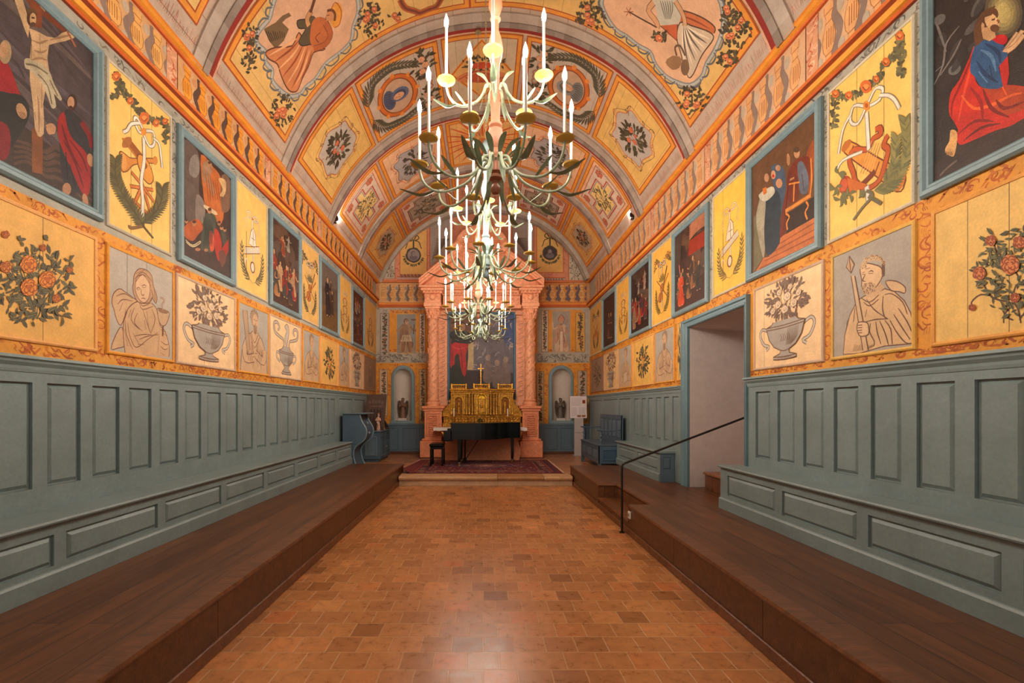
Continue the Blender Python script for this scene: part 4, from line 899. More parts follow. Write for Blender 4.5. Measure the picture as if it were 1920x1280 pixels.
# bay 0 : figures in cloud-edged cartouches (traced on the vault)
t0, t1 = bay(1)
def bay0_left(c, W_, Hh):
    c.at(zoomed(fV, 340, 0, 0.3125)); out = [(540, 40), (520, 110), (455, 190), (450, 260), (500, 310), (500, 370), (540, 420), (540, 480), (590, 540), (650, 575), (710, 560), (740, 520), (800, 470), (860, 380), (950, 310), (1015, 240), (1030, 150), (1060, 60), (1040, -60), (950, -150), (800, -180), (650, -120), (570, -40)]
    c.poly(out, (218, 172, 138), sm=True)
    c.stroke(out, 0.07, (140, 140, 136), closed=True); c.stroke(out, 0.035, (186, 186, 178), closed=True)
    for k in range(0, len(out)):
        x, y = out[k]; x2, y2 = out[(k + 1) % len(out)]; dx, dy = (x2 - x), (y2 - y); L_ = math.hypot(dx, dy); nx, ny = dy / L_, -dx / L_
        c.stroke([(x, y), (x - nx * 30 + dx * .2, y - ny * 30 + dy * .2), (x - nx * 26 + dx * .7, y - ny * 26 + dy * .7), (x2 - dx * .15, y2 - dy * .15)], 0.028, (104, 108, 110), taper=0.5)
    ln = (96, 56, 36)
    # chest of dark stones, robe, figure
    c.poly([(490, 170), (520, 240), (560, 290), (610, 240), (640, 170), (600, 130), (620, 110), (655, 90), (640, 70), (600, 90), (560, 130)], (116, 92, 62), sm=False)
    for k in range(9): c.stroke([(500 + 14 * k, 180 + 5 * (k % 3)), (530 + 10 * k, 250 - 4 * k)], 0.012, (60, 44, 30))
    robe = [(700, 190), (660, 270), (560, 280), (500, 310), (520, 350), (570, 380), (590, 440), (620, 510), (650, 545), (690, 540), (720, 470), (760, 390), (790, 310), (860, 290), (740, 250)]
    c.poly(robe, (206, 130, 82), sm=True); c.stroke(robe, 0.018, ln, closed=True)
    for k in range(8):
        u = k / 7; hx, hy = 520 + 190 * u, 330 + 200 * min(1, u * 1.5) - 60 * max(0, u - .7) * 3; wx, wy = 690 + 90 * u, 225 + 75 * u
        c.stroke([(wx, wy), ((wx + hx) / 2 + 22 * (1 - u), (wy + hy) / 2 - 10 + 30 * u), (hx, hy)], 0.032, (150, 74, 42) if k % 2 else (232, 176, 128), taper=0.85)
    c.poly([(740, 110), (690, 120), (700, 165), (740, 170), (700, 240), (720, 270), (770, 260), (790, 180), (800, 100), (760, 90)], (92, 78, 56), sm=True)
    c.stroke([(740, 110), (690, 120), (700, 165), (740, 170), (700, 240), (720, 270), (770, 260)], 0.014, (50, 40, 30))
    c.poly([(790, 110), (850, 100), (890, 160), (890, 210), (850, 280), (800, 290), (770, 250), (770, 180)], (190, 106, 56), sm=True)
    c.stroke([(860, 130), (890, 200), (860, 260), (790, 290)], 0.09, ln); c.stroke([(860, 130), (890, 200), (860, 260), (790, 290)], 0.075, (180, 96, 52))
    c.stroke([(760, 150), (750, 110), (775, 60)], 0.075, ln); c.stroke([(760, 150), (750, 110), (775, 60)], 0.06, (206, 150, 100)); c.stroke([(770, 70), (795, -10)], 0.045, ln)
    c.ell(925, 85, 38, 78, (222, 150, 60), rot=0.15); c.stroke([(890, 60), (920, 8), (955, 60), (945, 140), (915, 160)], 0.012, (150, 80, 36))
    c.ell(888, 92, 26, 30, (204, 140, 92)); c.stroke([(870, 60), (900, 55), (918, 80), (915, 120)], 0.035, (110, 62, 34))
    c.stroke([(868, 88), (884, 84)], 0.01, ln); c.stroke([(864, 95), (858, 108), (868, 110)], 0.01, ln)
    c.stroke([(830, 190), (800, 220), (820, 250)], 0.012, (110, 50, 30))
    q = random.Random(3)
    for cx_, cy_, rx_, ry_, n in ((405, 290, 45, 150, 60), (600, 660, 70, 100, 70), (1130, 110, 80, 100, 70), (1290, 95, 40, 22, 12)):
        for k in range(n):
            a = q.uniform(0, 6.28); e = q.random() ** 0.5; x, y = cx_ + rx_ * e * cos(a), cy_ + ry_ * e * sin(a); g = q.uniform(0, 6.28)
            c.stroke([(x, y), (x + 12 * cos(g), y + 12 * sin(g)), (x + 26 * cos(g + .3), y + 26 * sin(g + .3))], 0.035, mixc((92, 84, 58), (60, 50, 36), q.random()), taper=0.9)
        for k in range(max(2, n // 14)): x, y = cx_ + rx_ * q.uniform(-.5, .5), cy_ + ry_ * q.uniform(-.6, .6); c.ell(x, y, 17, 19, (206, 108, 66), wob=0.1); c.ell(x, y, 9, 10, (226, 150, 100)); c.stroke([(x - 9, y), (x, y + 8), (x + 9, y)], 0.01, (130, 60, 36))
    c.stroke([(1310, -10), (1340, 40), (1400, 60), (1430, 70), (1480, 50), (1530, 30), (1560, -20)], 0.09, (176, 92, 48)); c.stroke([(1310, -10), (1340, 40), (1400, 60), (1430, 70), (1480, 50), (1530, 30), (1560, -20)], 0.04, (120, 62, 40))
def bay0_right(c, W_, Hh):
    c.at(zoomed(fV, 880, 0, 0.3125)); out = [(800, -20), (820, 80), (880, 170), (950, 215), (1020, 270), (1090, 310), (1120, 380), (1180, 450), (1250, 490), (1330, 510), (1400, 460), (1430, 380), (1480, 300), (1520, 200), (1530, 100), (1500, -30), (1380, -150), (1150, -190), (930, -140)]
    c.poly(out, (222, 176, 140), sm=True); c.stroke(out, 0.07, (128, 130, 128), closed=True); c.stroke(out, 0.035, (180, 180, 172), closed=True)
    for k in range(len(out)):
        x, y = out[k]; x2, y2 = out[(k + 1) % len(out)]; dx, dy = (x2 - x), (y2 - y); L_ = math.hypot(dx, dy); nx, ny = -dy / L_, dx / L_
        c.stroke([(x, y), (x - nx * -26 + dx * .2, y + ny * 26 + dy * .2), (x + nx * 24 + dx * .7, y + ny * 24 + dy * .7), (x2 - dx * .15, y2 - dy * .15)], 0.028, (96, 100, 104), taper=0.5)
    ln = (84, 60, 44)
    c.poly([(1265, 55), (1330, 70), (1420, 110), (1480, 160), (1475, 195), (1420, 190), (1320, 160), (1270, 120)], (196, 110, 66), sm=True)
    c.poly([(1270, 130), (1340, 150), (1450, 190), (1470, 230), (1420, 300), (1390, 350), (1350, 440), (1320, 460), (1290, 380), (1270, 300), (1250, 220)], (206, 184, 158), sm=True)
    for k in range(9):
        u = k / 8; wx, wy = 1285 + 30 * u, 150 + 10 * u; hx, hy = 1310 + 140 * u, 440 - 210 * u
        c.stroke([(wx, wy), ((wx + hx) / 2 - 10, (wy + hy) / 2), (hx, hy)], 0.028, (104, 92, 80) if k % 2 else (232, 216, 190), taper=0.85)
    c.stroke([(1270, 130), (1340, 150), (1450, 190), (1470, 230), (1420, 300), (1390, 350), (1350, 440), (1320, 460), (1290, 380), (1270, 300), (1250, 220)], 0.016, ln, closed=True)
    c.stroke([(1265, 55), (1330, 70), (1420, 110), (1480, 160), (1475, 195)], 0.016, ln); c.stroke([(1280, 90), (1360, 120), (1450, 170)], 0.02, (140, 66, 40), taper=.8)
    c.poly([(1110, -40), (1240, -40), (1275, 60), (1255, 140), (1150, 140), (1130, 70)], (196, 190, 172), sm=True)
    for k in range(6): c.stroke([(1150 + 14 * k, 0), (1165 + 12 * k, 50), (1180 + 6 * k, 110)], 0.012, (90, 92, 80), taper=0.5)
    c.poly([(1150, 150), (1255, 140), (1250, 240), (1200, 200)], (196, 96, 56)); c.stroke([(1150, 150), (1250, 240), (1255, 140)], 0.012, ln, sm=False)
    c.ell(1165, -62, 30, 40, (214, 160, 116)); c.ell(1175, -85, 34, 26, (116, 76, 46))
    c.stroke([(1240, 0), (1290, 90), (1300, 150)], 0.07, ln); c.stroke([(1240, 0), (1290, 90), (1300, 150)], 0.055, (210, 160, 118))
    c.stroke([(1110, 10), (1080, 60), (1130, 130), (1130, 160)], 0.08, ln); c.stroke([(1110, 10), (1080, 60), (1130, 130), (1130, 160)], 0.065, (214, 160, 116))
    c.stroke([(960, 65), (1040, 110), (1130, 160)], 0.02, ln)
    for k in range(6): a = k * 1.047; c.stroke([(960, 65), (960 + 28 * cos(a), 65 + 28 * sin(a))], 0.02, (150, 80, 50), taper=0.5)
    c.ell(1235, 370, 48, 42, (150, 112, 78), wob=0.1); c.ell(1300, 400, 26, 50, (120, 92, 66)); c.stroke([(1250, 330), (1240, 280), (1270, 270), (1300, 330)], 0.03, (110, 84, 62))
    q = random.Random(5)
    for cx_, cy_, rx_, ry_, n in ((1600, 170, 90, 110, 80), (1560, 80, 30, 90, 30), (1345, 600, 95, 80, 80), (1560, 340, 70, 50, 40), (720, 90, 90, 90, 80), (1150, 215, 45, 25, 24)):
        for k in range(n):
            a = q.uniform(0, 6.28); e = q.random() ** 0.5; x, y = cx_ + rx_ * e * cos(a), cy_ + ry_ * e * sin(a); g = q.uniform(0, 6.28)
            c.stroke([(x, y), (x + 12 * cos(g), y + 12 * sin(g)), (x + 26 * cos(g + .3), y + 26 * sin(g + .3))], 0.035, mixc((92, 84, 58), (60, 50, 36), q.random()), taper=0.9)
        for k in range(max(2, n // 14)): x, y = cx_ + rx_ * q.uniform(-.5, .5), cy_ + ry_ * q.uniform(-.6, .6); c.ell(x, y, 18, 19, (212, 116, 72), wob=0.1); c.ell(x, y, 10, 10, (230, 160, 110)); c.stroke([(x - 9, y), (x, y + 8), (x + 9, y)], 0.01, (130, 60, 36))
vcell('large vault board, haloed figure with raised arm in a cloud-edged cartouche, nearest left', -SF, S(-3), t0, t1, (226, 184, 112), bay0_left, flip=-1)
vcell('large vault board, white-skirted figure with staff in a cloud-edged cartouche, nearest right', S(-3), SF, t0, t1, (224, 182, 108), bay0_right, flip=1)
# the bay nearer still
ta, tb = bay(0)
for f, s0, s1, l in ((-1, -SF, S(-2), 'yellow vault board at the left edge of the view, nearest bay'), (1, S(-2), SF, 'yellow vault board at the right edge of the view, nearest bay')):
    vcell(l, s0, s1, ta, tb, (228, 190, 118), lambda c, w, h: [bush(c, w * 0.5, h * u, 0.3, 0.25, 60, [(0, 0, .2)], (96, 88, 62), (62, 54, 40), 5, rc=RC, lsz=0.3) for u in (0.2, 0.8)], flip=f)
# bay 1 : flower cartouches at the springing, portrait ovals above, a broad hat in a diamond at the crown
t0, t1 = bay(2)
def flower_cart(seed, fill=(190, 178, 166), line=(176, 96, 56), l2=(120, 84, 60), asp=1.0, rr=None):
    def p(c, w, h):
        cartouche(c, w * 0.5, h * 0.5, w * 0.33, h * 0.36, fill, line, l2, n=7, w=0.022, seed=seed)
        bush(c, w * 0.5, h * 0.5, w * 0.2, h * 0.2, 80, rr or [(-0.4, 0.2, 0.2), (0.35, 0.4, 0.22), (-0.1, -0.25, 0.2), (0.3, -0.1, 0.14)], (96, 88, 62), (60, 50, 36), seed, rc=RC, lsz=0.34)
    return p
vcell('vault board with rose bouquet in a scrolled cartouche, left springing beyond the large figures', -SF, S(-39.3), t0, t1, VY, flower_cart(2), flip=-1)
vcell('vault board with red rose bouquet in a scrolled cartouche, right springing beyond the large figures', S(39.3), SF, t0, t1, VY, flower_cart(3, line=(206, 120, 84)), flip=1)
def portrait(seed, shawl, frame=(206, 110, 46)):
    def p(c, w, h):
        cx, cy = w * 0.5, h * 0.42; q = random.Random(seed)
        for sd in (-1, 1): palm(c, [(cx + sd * 0.1, cy - 0.6), (cx + sd * 0.52, cy - 0.42), (cx + sd * 0.66, cy), (cx + sd * 0.5, cy + 0.45)], 24, 0.24, 0.04, (84, 80, 62))
        c.ell(cx, cy, 0.5, 0.4, mul(frame, 0.7), n=28); c.ell(cx, cy, 0.48, 0.38, frame, n=28); c.ell(cx, cy, 0.41, 0.31, mul(frame, 0.6), n=28); c.ell(cx, cy, 0.39, 0.29, (196, 160, 132), n=28)
        for k in range(8): c.ell(cx + 0.49 * cos(k * PI / 4), cy + 0.39 * sin(k * PI / 4), 0.05, 0.04, (226, 140, 60))
        c.ell(cx, cy - 0.16, 0.24, 0.12, mul(shawl, 0.85)); c.ell(cx - 0.02, cy + 0.05, 0.16, 0.18, shawl); head(c, cx, cy + 0.03, 0.11, (216, 164, 124), mul(shawl, 0.7), 1)
        for k in range(7): c.stroke([(cx - 0.2 + 0.06 * k, cy - 0.24), (cx - 0.14 + 0.05 * k, cy - 0.14), (cx - 0.1 + 0.03 * k, cy - 0.05)], 0.012, (56, 56, 66), taper=0.6)
        for sx in (-0.42, 0.42):
            bush(c, cx + sx, h * 0.84, 0.26, 0.16, 36, [(-.5, 0, .4), (0, .3, .4), (.5, -.1, .4)], (96, 88, 62), (62, 54, 40), seed + 1, rc=((214, 140, 100), (226, 170, 130), (130, 70, 50)), lsz=0.5, stems=False)
        for k in range(3): c.ell(cx + 0.1 * (k - 1), h * 0.9, 0.07, 0.06, (170, 120, 96)); c.ell(cx + 0.1 * (k - 1), h * 0.9, 0.035, 0.03, VG)
    return p
vcell('grey vault board with blue-veiled woman in an orange oval frame, left of crown', S(-38.3), S(-12.5), t0, t1, (196, 178, 160), portrait(1, (96, 106, 136)), flip=-1)
vcell('grey vault board with grey portrait in an orange oval frame, right of crown', S(12.5), S(38.3), t0, t1, (196, 178, 160), portrait(5, (140, 138, 134)), flip=1)
def hat(c, w, h):
    D = [(w * 0.5, h * 0.03), (w * 0.97, h * 0.5), (w * 0.5, h * 0.97), (w * 0.03, h * 0.5)]
    c.poly(D, (222, 170, 100)); c.stroke(D, 0.07, (222, 146, 54), closed=True, sm=False); c.stroke(D, 0.02, (170, 74, 34), closed=True, sm=False)
    c.ell(w * 0.5, h * 0.58, 0.46, 0.16, (206, 128, 80), n=24); c.ell(w * 0.5, h * 0.6, 0.26, 0.12, (186, 84, 50), n=20)
    for k in range(5): c.stroke([(w * 0.5 + 0.42 * cos(k), h * 0.58 + 0.14 * sin(k)), (w * 0.5 + 0.2 * cos(k + 1), h * 0.58 + 0.16 * sin(k + 1)), (w * 0.5 + 0.3 * cos(k + 2), h * 0.56 + 0.12 * sin(k + 2))], 0.02, (160, 70, 50))
    bush(c, w * 0.5, h * 0.36, 0.36, 0.12, 60, [], (96, 88, 62), (62, 54, 40), 4, lsz=0.5, stems=False); c.ell(w * 0.5, h * 0.4, 0.2, 0.08, (196, 78, 46))
vcell('crown vault board, red broad hat over a leafy wreath inside a diamond', S(-11.5), S(11.5), t0, t1, (200, 180, 150), hat)
# bay 2
t0, t1 = bay(3)
def geometric(seed, fill, flow=(104, 98, 74), bg=(216, 170, 140), ln=(186, 76, 50), blue=(130, 140, 146)):
    def p(c, w, h):
        q = random.Random(seed); m_ = 0.07
        c.rect(m_, m_, w - m_, h - m_, (214, 190, 168)); c.stroke([(m_, m_), (w - m_, m_), (w - m_, h - m_), (m_, h - m_)], 0.018, ln, closed=True, sm=False)
        n = 26
        for k in range(n):
            y = m_ + (h - 2 * m_) * k / n
            for x in (m_ + 0.05, w - m_ - 0.05): c.stroke([(x, y), (x + 0.03, y + 0.02), (x, y + 0.04)], 0.012, (96, 60, 46))
        for sx in (0.22, w - 0.22):
            for sy in (0.22, h - 0.22):
                for k in range(6): c.ell(sx + 0.065 * cos(k * 1.05), sy + 0.065 * sin(k * 1.05), 0.05, 0.045, (196, 112, 84)); c.stroke([(sx + 0.1 * cos(k * 1.05), sy + 0.1 * sin(k * 1.05)), (sx + 0.05 * cos(k * 1.05 + 1), sy + 0.05 * sin(k * 1.05 + 1)), (sx, sy)], 0.01, (120, 60, 44))
        a, b, u, v = 0.17, w - 0.17, 0.17, h - 0.17; e = 0.24
        for g, col in ((0, ln), (0.03, (214, 190, 168)), (0.045, blue), (0.065, fill)):
            a2, b2, u2, v2 = a + g + 0.02, b - g - 0.02, u + g + 0.02, v - g - 0.02
            P = [(a2 + e, u2), (b2 - e, u2), (b2 - e, u2 + e), (b2, u2 + e), (b2, v2 - e), (b2 - e, v2 - e), (b2 - e, v2), (a2 + e, v2), (a2 + e, v2 - e), (a2, v2 - e), (a2, u2 + e), (a2 + e, u2 + e)]
            c.poly(P, col)
        bush(c, w * 0.5, h * 0.5, w * 0.2, h * 0.24, 70, [(-.2, .3, .14), (.2, -.1, .14)], mixc(flow, fill, .2), mixc((84, 76, 58), fill, .15), seed, rc=((206, 180, 140), (216, 196, 160), (120, 90, 70)), lsz=0.22)
    return p
vcell('vault board with stepped yellow field, flower spray and corner rosettes, left above the lit spotlight', -SF, S(-42), t0, t1, VP, geometric(1, (232, 196, 124)), flip=-1)
vcell('vault board with stepped yellow field, flower spray and corner rosettes, right above the lit spotlight', S(42), SF, t0, t1, VP, geometric(2, (232, 196, 124)), flip=1)
def grey_cart(seed):
    def p(c, w, h):
        cartouche(c, w * 0.5, h * 0.5, w * 0.37, h * 0.38, (168, 160, 156), (96, 90, 88), (190, 84, 56), n=8, w=0.022, seed=seed)
        bush(c, w * 0.5, h * 0.5, w * 0.26, h * 0.2, 70, [(-.2, .1, .2), (.4, .3, .18)], (92, 84, 70), (60, 52, 44), seed, rc=((196, 130, 110), (206, 150, 130), (110, 70, 60)), lsz=0.32)
    return p
vcell('vault board with grey scrolled cartouche and dark spray, left of the painted sunburst', S(-41), S(-14.5), t0, t1, VP, grey_cart(3), flip=-1)
vcell('vault board with grey scrolled cartouche and dark spray, right of the painted sunburst', S(14.5), S(41), t0, t1, VP, grey_cart(4), flip=1)
def sunburst(c, w, h):
    cx, cy = w * 0.5, h * 0.45
    for k in range(44):
        a = 2 * PI * k / 44; r = 0.85 if k % 2 else 0.6; leaf(c, cx + 0.12 * cos(a), cy + 0.12 * sin(a), a, min(r, 0.72 * max(w, h)), 0.05, (206, 92, 48) if k % 2 else (226, 140, 70))
    c.ell(cx, cy, 0.17, 0.17, (232, 170, 90), n=20); c.ell(cx, cy, 0.1, 0.1, (214, 120, 60))
vcell('crown vault board with orange painted sunburst rays', S(-13.5), S(13.5), t0, t1, (228, 176, 108), sunburst)
# bay 3
t0, t1 = bay(4)
vcell('farthest vault board on the left springing, spray in a red scrolled cartouche', -SF, S(-43.5), t0, t1, (224, 176, 104), flower_cart(8, (184, 162, 134), (176, 100, 66), (150, 90, 60)), flip=-1)
vcell('farthest vault board on the right springing, spray in a red scrolled cartouche', S(43.5), SF, t0, t1, (224, 176, 104), flower_cart(9, (184, 162, 134), (190, 100, 66), (150, 90, 60)), flip=1)
vcell('farthest vault board left of crown, stepped dark frame round a grey spray', S(-42.5), S(-15), t0, t1, (206, 130, 96), geometric(5, (168, 154, 132), (84, 80, 64), (206, 130, 96), (120, 50, 40), (70, 60, 56)), flip=-1)
vcell('farthest vault board right of crown, stepped dark frame round a grey spray', S(15), S(42.5), t0, t1, (206, 130, 96), geometric(6, (168, 154, 132), (84, 80, 64), (206, 130, 96), (120, 50, 40), (70, 60, 56)), flip=1)
vcell('farthest crown vault board, salmon with painted scrolls above the altar', S(-14), S(14), t0, t1, (216, 156, 122), lambda c, w, h: cartouche(c, w / 2, h / 2, w * 0.36, h * 0.36, (206, 170, 140), (170, 80, 60), (120, 70, 60), n=7, w=0.022, seed=4))

# ======================= BOARDS OF THE SIDE WALLS =======================
def rim_child(o, mp, x0, y0, x1, y1, col, w=0.03, h=0.022):
    m = MB(col).ring(mp, x0 - w, y0 - w, x1 + w, y1 + w, [(0, 0.001), (0.004, h * 0.7), (w * 0.5, h), (w, h * 0.75), (w, 0.004)]); return m.build('moulding', M['paint'], o)
def panel(side, px, z0, z1, col, paint, name, label, rim=(226, 160, 70), cracks=(0.3, 0.7), unit=True, group=None):
    mp, conv = (mL, YL) if side == 'L' else (mR, YR)
    a, b = sorted((conv(px[0]), conv(px[1]))); 
    if side == 'L' and px[0] < 0: a = 1.95
    c = Cv(mp).board(a + 0.01, z0, b - 0.01, z1, col, 0.008); c.at()
    for x in cracks: xx = a + (b - a) * x; c.stroke([(xx, z0), (xx, z1)], 0.005, mul(col, 0.55))
    w, h = b - a, z1 - z0
    fx = (lambda x: a + x) if side == 'L' else (lambda x: b - x)
    if unit == 'box': c.at(lambda x, y: (fx(x * w), z0 + y * h), (w + h) / 2)
    elif unit == 'wide': c.at(lambda x, y: (fx(x * w), z0 + y * w), w)
    elif unit == 'tro': k = h / 1.9; c.at(lambda x, y: (fx(w / 2 + (x - 0.5) * min(w * 1.0, k * 1.15)), z0 + y * k), min(w, k))
    paint(c, w, h); c.at()
    o = c.build(name, M['paint']); prop(o, label, 'painted panel', group)
    rim_child(o, mp, a + 0.012, z0, b - 0.012, z1, rim)
    return o
def picture(side, px, z0, z1, bg, paint, label, fw=0.085):
    mp, conv = (mL, YL) if side == 'L' else (mR, YR)
    a, b = sorted((conv(px[0]), conv(px[1])))
    if side == 'L' and px[0] < 0: a = 2.25
    if side == 'R' and px[1] > 2200: a = 1.55
    t = thing('framed_painting', label, 'painting', mp((a + b) / 2, z0, 0.0))
    m = MB(BLU).ring(mp, a, z0, b, z1, [(0, 0.003), (0.0, 0.03), (0.015, 0.05), (0.04, 0.055), (0.055, 0.04), (0.07, 0.04), (fw, 0.022), (fw, 0.01)])
    m.build('frame', M['blue'], t)
    x0, x1, y0, y1 = a + fw - 0.004, b - fw + 0.004, z0 + fw - 0.004, z1 - fw + 0.004
    c = Cv(mp).board(x0, y0, x1, y1, bg, 0.008, 0.004); w, h = x1 - x0, y1 - y0
    if side == 'L': c.at(lambda x, y: (x0 + x, y0 + y))
    else: c.at(lambda x, y: (x1 - x, y0 + y))
    paint(c, w, h); c.at(); c.build('canvas', M['canvas'], t); return t
ZL = (2.085, 2.98); ZRr = (2.05, 2.945); ZYL = (3.175, 4.56); ZYR = (3.115, 4.45)
# --- left wall, lower row ---
def rose_panel_L(c, w, h):
    c.at(zoomed(fL, 0, 380, 0.3125)); q = random.Random(4)
    cx_, cy_ = 210, 470
    for k in range(14):
        a = q.uniform(-2.9, -0.2); c.stroke([(215, 700), (210 + 90 * cos(a), 560 + 60 * sin(a)), (cx_ + 200 * cos(a), cy_ + 200 * sin(a) * 1.0)], 0.008, (92, 84, 62), taper=0.4)
    for k in range(230):
        a = q.uniform(0, 6.28); e = q.random() ** 0.5; x, y = cx_ + 225 * e * cos(a) - 20, cy_ + 215 * e * sin(a) + 30; g = q.uniform(0, 6.28); l = q.uniform(36, 66)
        p = [(x + t * l * cos(g) - s_ * l * 0.2 * sin(g), y + t * l * sin(g) + s_ * l * 0.2 * cos(g)) for t, s_ in ((0, 0), (.3, .9), (.7, .9), (1, 0), (.7, -.9), (.3, -.9))]
        c.poly(p, mixc((128, 120, 84), (88, 84, 66), q.random())); c.stroke([(x, y), (x + l * cos(g), y + l * sin(g))], 0.004, (66, 60, 48))
    for x, y, r in ((160, 370, 52), (272, 460, 50), (160, 508, 52), (326, 573, 26), (22, 385, 36), (405, 400, 20), (245, 270, 20), (20, 190, 22)):
        c.ell(x, y, r, r, (226, 140, 56), wob=0.1, n=14)
        petals(c, x, y, r, (150, 78, 36), 0.008)
        c.ell(x, y, r * .3, r * .3, (190, 100, 44)); 
    for x, y, l in ((360, 680, 90), (130, 650, 60), (410, 350, 60), (110, 230, 50), (250, 215, 40)):
        for k in range(4): g = q.uniform(0, 6.28); c.stroke([(x, y), (x + l * .4 * cos(g), y + l * .4 * sin(g)), (x + l * .7 * cos(g + .3), y + l * .7 * sin(g + .3))], 0.02, (100, 94, 68), taper=0.9)
panel('L', LU[0], *ZL, YEL, rose_panel_L, 'flower_panel', 'large yellow board with orange roses and dark leaves, lower left edge of the view', rim=(236, 176, 108), cracks=(0.43, 0.755))
SLN = (116, 70, 52)
def saint_chalice(c, w, h):
    c.at(zoomed(fL, 0, 380, 0.3125)); lw = 0.008
    rb = (206, 168, 128)
    cp = [(665, 600), (675, 545), (710, 516), (745, 535), (800, 575), (815, 590), (760, 640), (720, 735), (690, 690), (678, 640)]; c.poly(cp, rb, sm=True); c.stroke(cp, lw, SLN, closed=True)
    sh = [(660, 875), (690, 790), (725, 745), (745, 850), (700, 872)]; c.poly(sh, rb); c.stroke(sh, lw, SLN, closed=True)
    bd = [(745, 905), (735, 820), (735, 720), (760, 640), (800, 600), (850, 590), (900, 600), (935, 640), (955, 735), (985, 770), (1010, 860), (1008, 925)]; c.poly(bd, rb); c.stroke(bd, lw, SLN)
    c.poly([(840, 560), (890, 560), (915, 640), (860, 650), (835, 600)], rb)
    hr = [(795, 480), (800, 430), (830, 396), (875, 405), (905, 440), (915, 500), (935, 560), (930, 605), (905, 570), (890, 600), (830, 600), (800, 560), (790, 510)]; c.poly(hr, (190, 150, 112), sm=True); c.stroke(hr, lw, SLN, closed=True)
    fc = [(805, 500), (815, 450), (850, 430), (885, 460), (895, 520), (885, 575), (860, 600), (830, 580), (810, 540)]; c.poly(fc, (216, 178, 140), sm=True); c.stroke(fc, lw * 0.8, SLN, closed=True)
    for s_ in ([(812, 515), (826, 508), (836, 518)], [(845, 500), (860, 492), (872, 502)], [(814, 520), (832, 522)], [(848, 508), (870, 508)], [(840, 515), (842, 545), (852, 556), (860, 548)], [(842, 575), (856, 572), (868, 578)], [(800, 460), (850, 415), (905, 470)], [(805, 480), (850, 430), (900, 500)], [(810, 425), (860, 402)], [(900, 520), (912, 560), (900, 590)], [(920, 520), (925, 590)],
               [(835, 590), (850, 620), (900, 600)], [(830, 600), (850, 640), (915, 620)], [(850, 640), (890, 760), (900, 785)], [(905, 640), (925, 700), (900, 780)], [(875, 650), (885, 740)],
               [(690, 560), (740, 545), (790, 575)], [(700, 610), (730, 580), (790, 590)], [(710, 650), (730, 600)], [(750, 640), (740, 700), (760, 640)], [(800, 630), (780, 700), (830, 760)], [(820, 660), (800, 720), (850, 770)], [(860, 700), (870, 760)],
               [(760, 720), (770, 790), (800, 860), (830, 860), (880, 820), (940, 780)], [(790, 780), (830, 850)], [(800, 800), (850, 790), (905, 790)], [(830, 820), (880, 800), (950, 790)], [(820, 850), (860, 850)], [(740, 760), (760, 860)], [(745, 700), (752, 790), (790, 880)], [(780, 640), (765, 690)],
               [(950, 800), (940, 900)], [(960, 830), (985, 850), (1005, 850)], [(955, 860), (980, 880), (1000, 875)], [(960, 900), (980, 915)], [(970, 780), (1000, 800)], [(960, 760), (985, 775)]):
        c.stroke(s_, lw, SLN, taper=0.5)
    cup = [(940, 632), (1006, 655), (1006, 690), (990, 730), (968, 738), (950, 715), (942, 680)]; c.poly(cup, (200, 166, 130)); c.stroke(cup, lw, SLN, closed=True); c.ell(973, 650, 32, 13, (150, 112, 84), rot=0.3)
    c.stroke([(972, 738), (970, 800)], 0.02, SLN); c.stroke([(972, 648), (965, 610), (980, 590), (968, 572), (955, 570)], 0.014, SLN); c.stroke([(972, 648), (965, 610), (980, 590), (968, 572), (955, 570)], 0.007, (206, 168, 128))
panel('L', LU[1], *ZL, (184, 174, 160), saint_chalice, 'saint_panel', 'grey board with capped youth holding a chalice with a snake', rim=(232, 160, 60), cracks=(0.26, 0.55))
panel('L', LU[2], *ZL, CRM, lambda c, w, h: vase(c, 1, 0), 'vase_panel', 'cream board with large two-handled urn of roses, nearest vase on left wall', rim=(206, 176, 150), unit='box', cracks=(0.42,))
panel('L', LU[3], *ZL, GRY, lambda c, w, h: bust(c, 11, GRY, prop_='saw', beard=True, face=1), 'saint_panel', 'grey board with bearded man holding a long cylinder, between the two left urn boards', rim=(232, 160, 60), unit='box', cracks=(0.5,))
panel('L', LU[4], *ZL, CRM, lambda c, w, h: vase(c, 2, 1, nl=20), 'vase_panel', 'cream board with urn of curling scroll horns, left wall', rim=(206, 176, 150), unit='box', cracks=())
panel('L', LU[5], *ZL, GRY, lambda c, w, h: bust(c, 12, GRY, prop_='cup', face=1), 'saint_panel', 'grey board with long-haired praying saint, beyond the scroll-horn urn', rim=(232, 160, 60), unit='box', cracks=())
panel('L', LU[6], *ZL, YEL, lambda c, w, h: bush(c, .5, .48, .3, .34, 90, [(-.2, .2, .16), (.3, .1, .15), (0, -.3, .14), (-.3, -.2, .1)], seed=3, lsz=0.24), 'flower_panel', 'yellow board with small rose bush, left wall between two saints', rim=(236, 176, 108), unit='box', cracks=())
panel('L', LU[7], *ZL, GRY, lambda c, w, h: bust(c, 13, GRY, prop_='staff', face=1, beard=True), 'saint_panel', 'narrow grey board with hooded bearded saint near the far left corner', rim=(232, 160, 60), unit='box', cracks=())
panel('L', LU[8], *ZL, (226, 190, 148), lambda c, w, h: vase(c, 3, 2), 'vase_panel', 'pinkish cream board with slim urn of tulips, farthest vase on left wall', rim=(206, 176, 150), unit='box', cracks=())
panel('L', LU[9], *ZL, (150, 122, 98), lambda c, w, h: (figure(c, .5, .08, .7, (140, 116, 96), line=(96, 70, 56), seed=2), [c.stroke([(x, .1), (x, .9)], 0.01, (120, 90, 72)) for x in (.15, .3, .7, .85)]), 'saint_panel', 'dim brown board with faint standing figure in the far left corner', rim=(180, 120, 80), unit='box', cracks=())
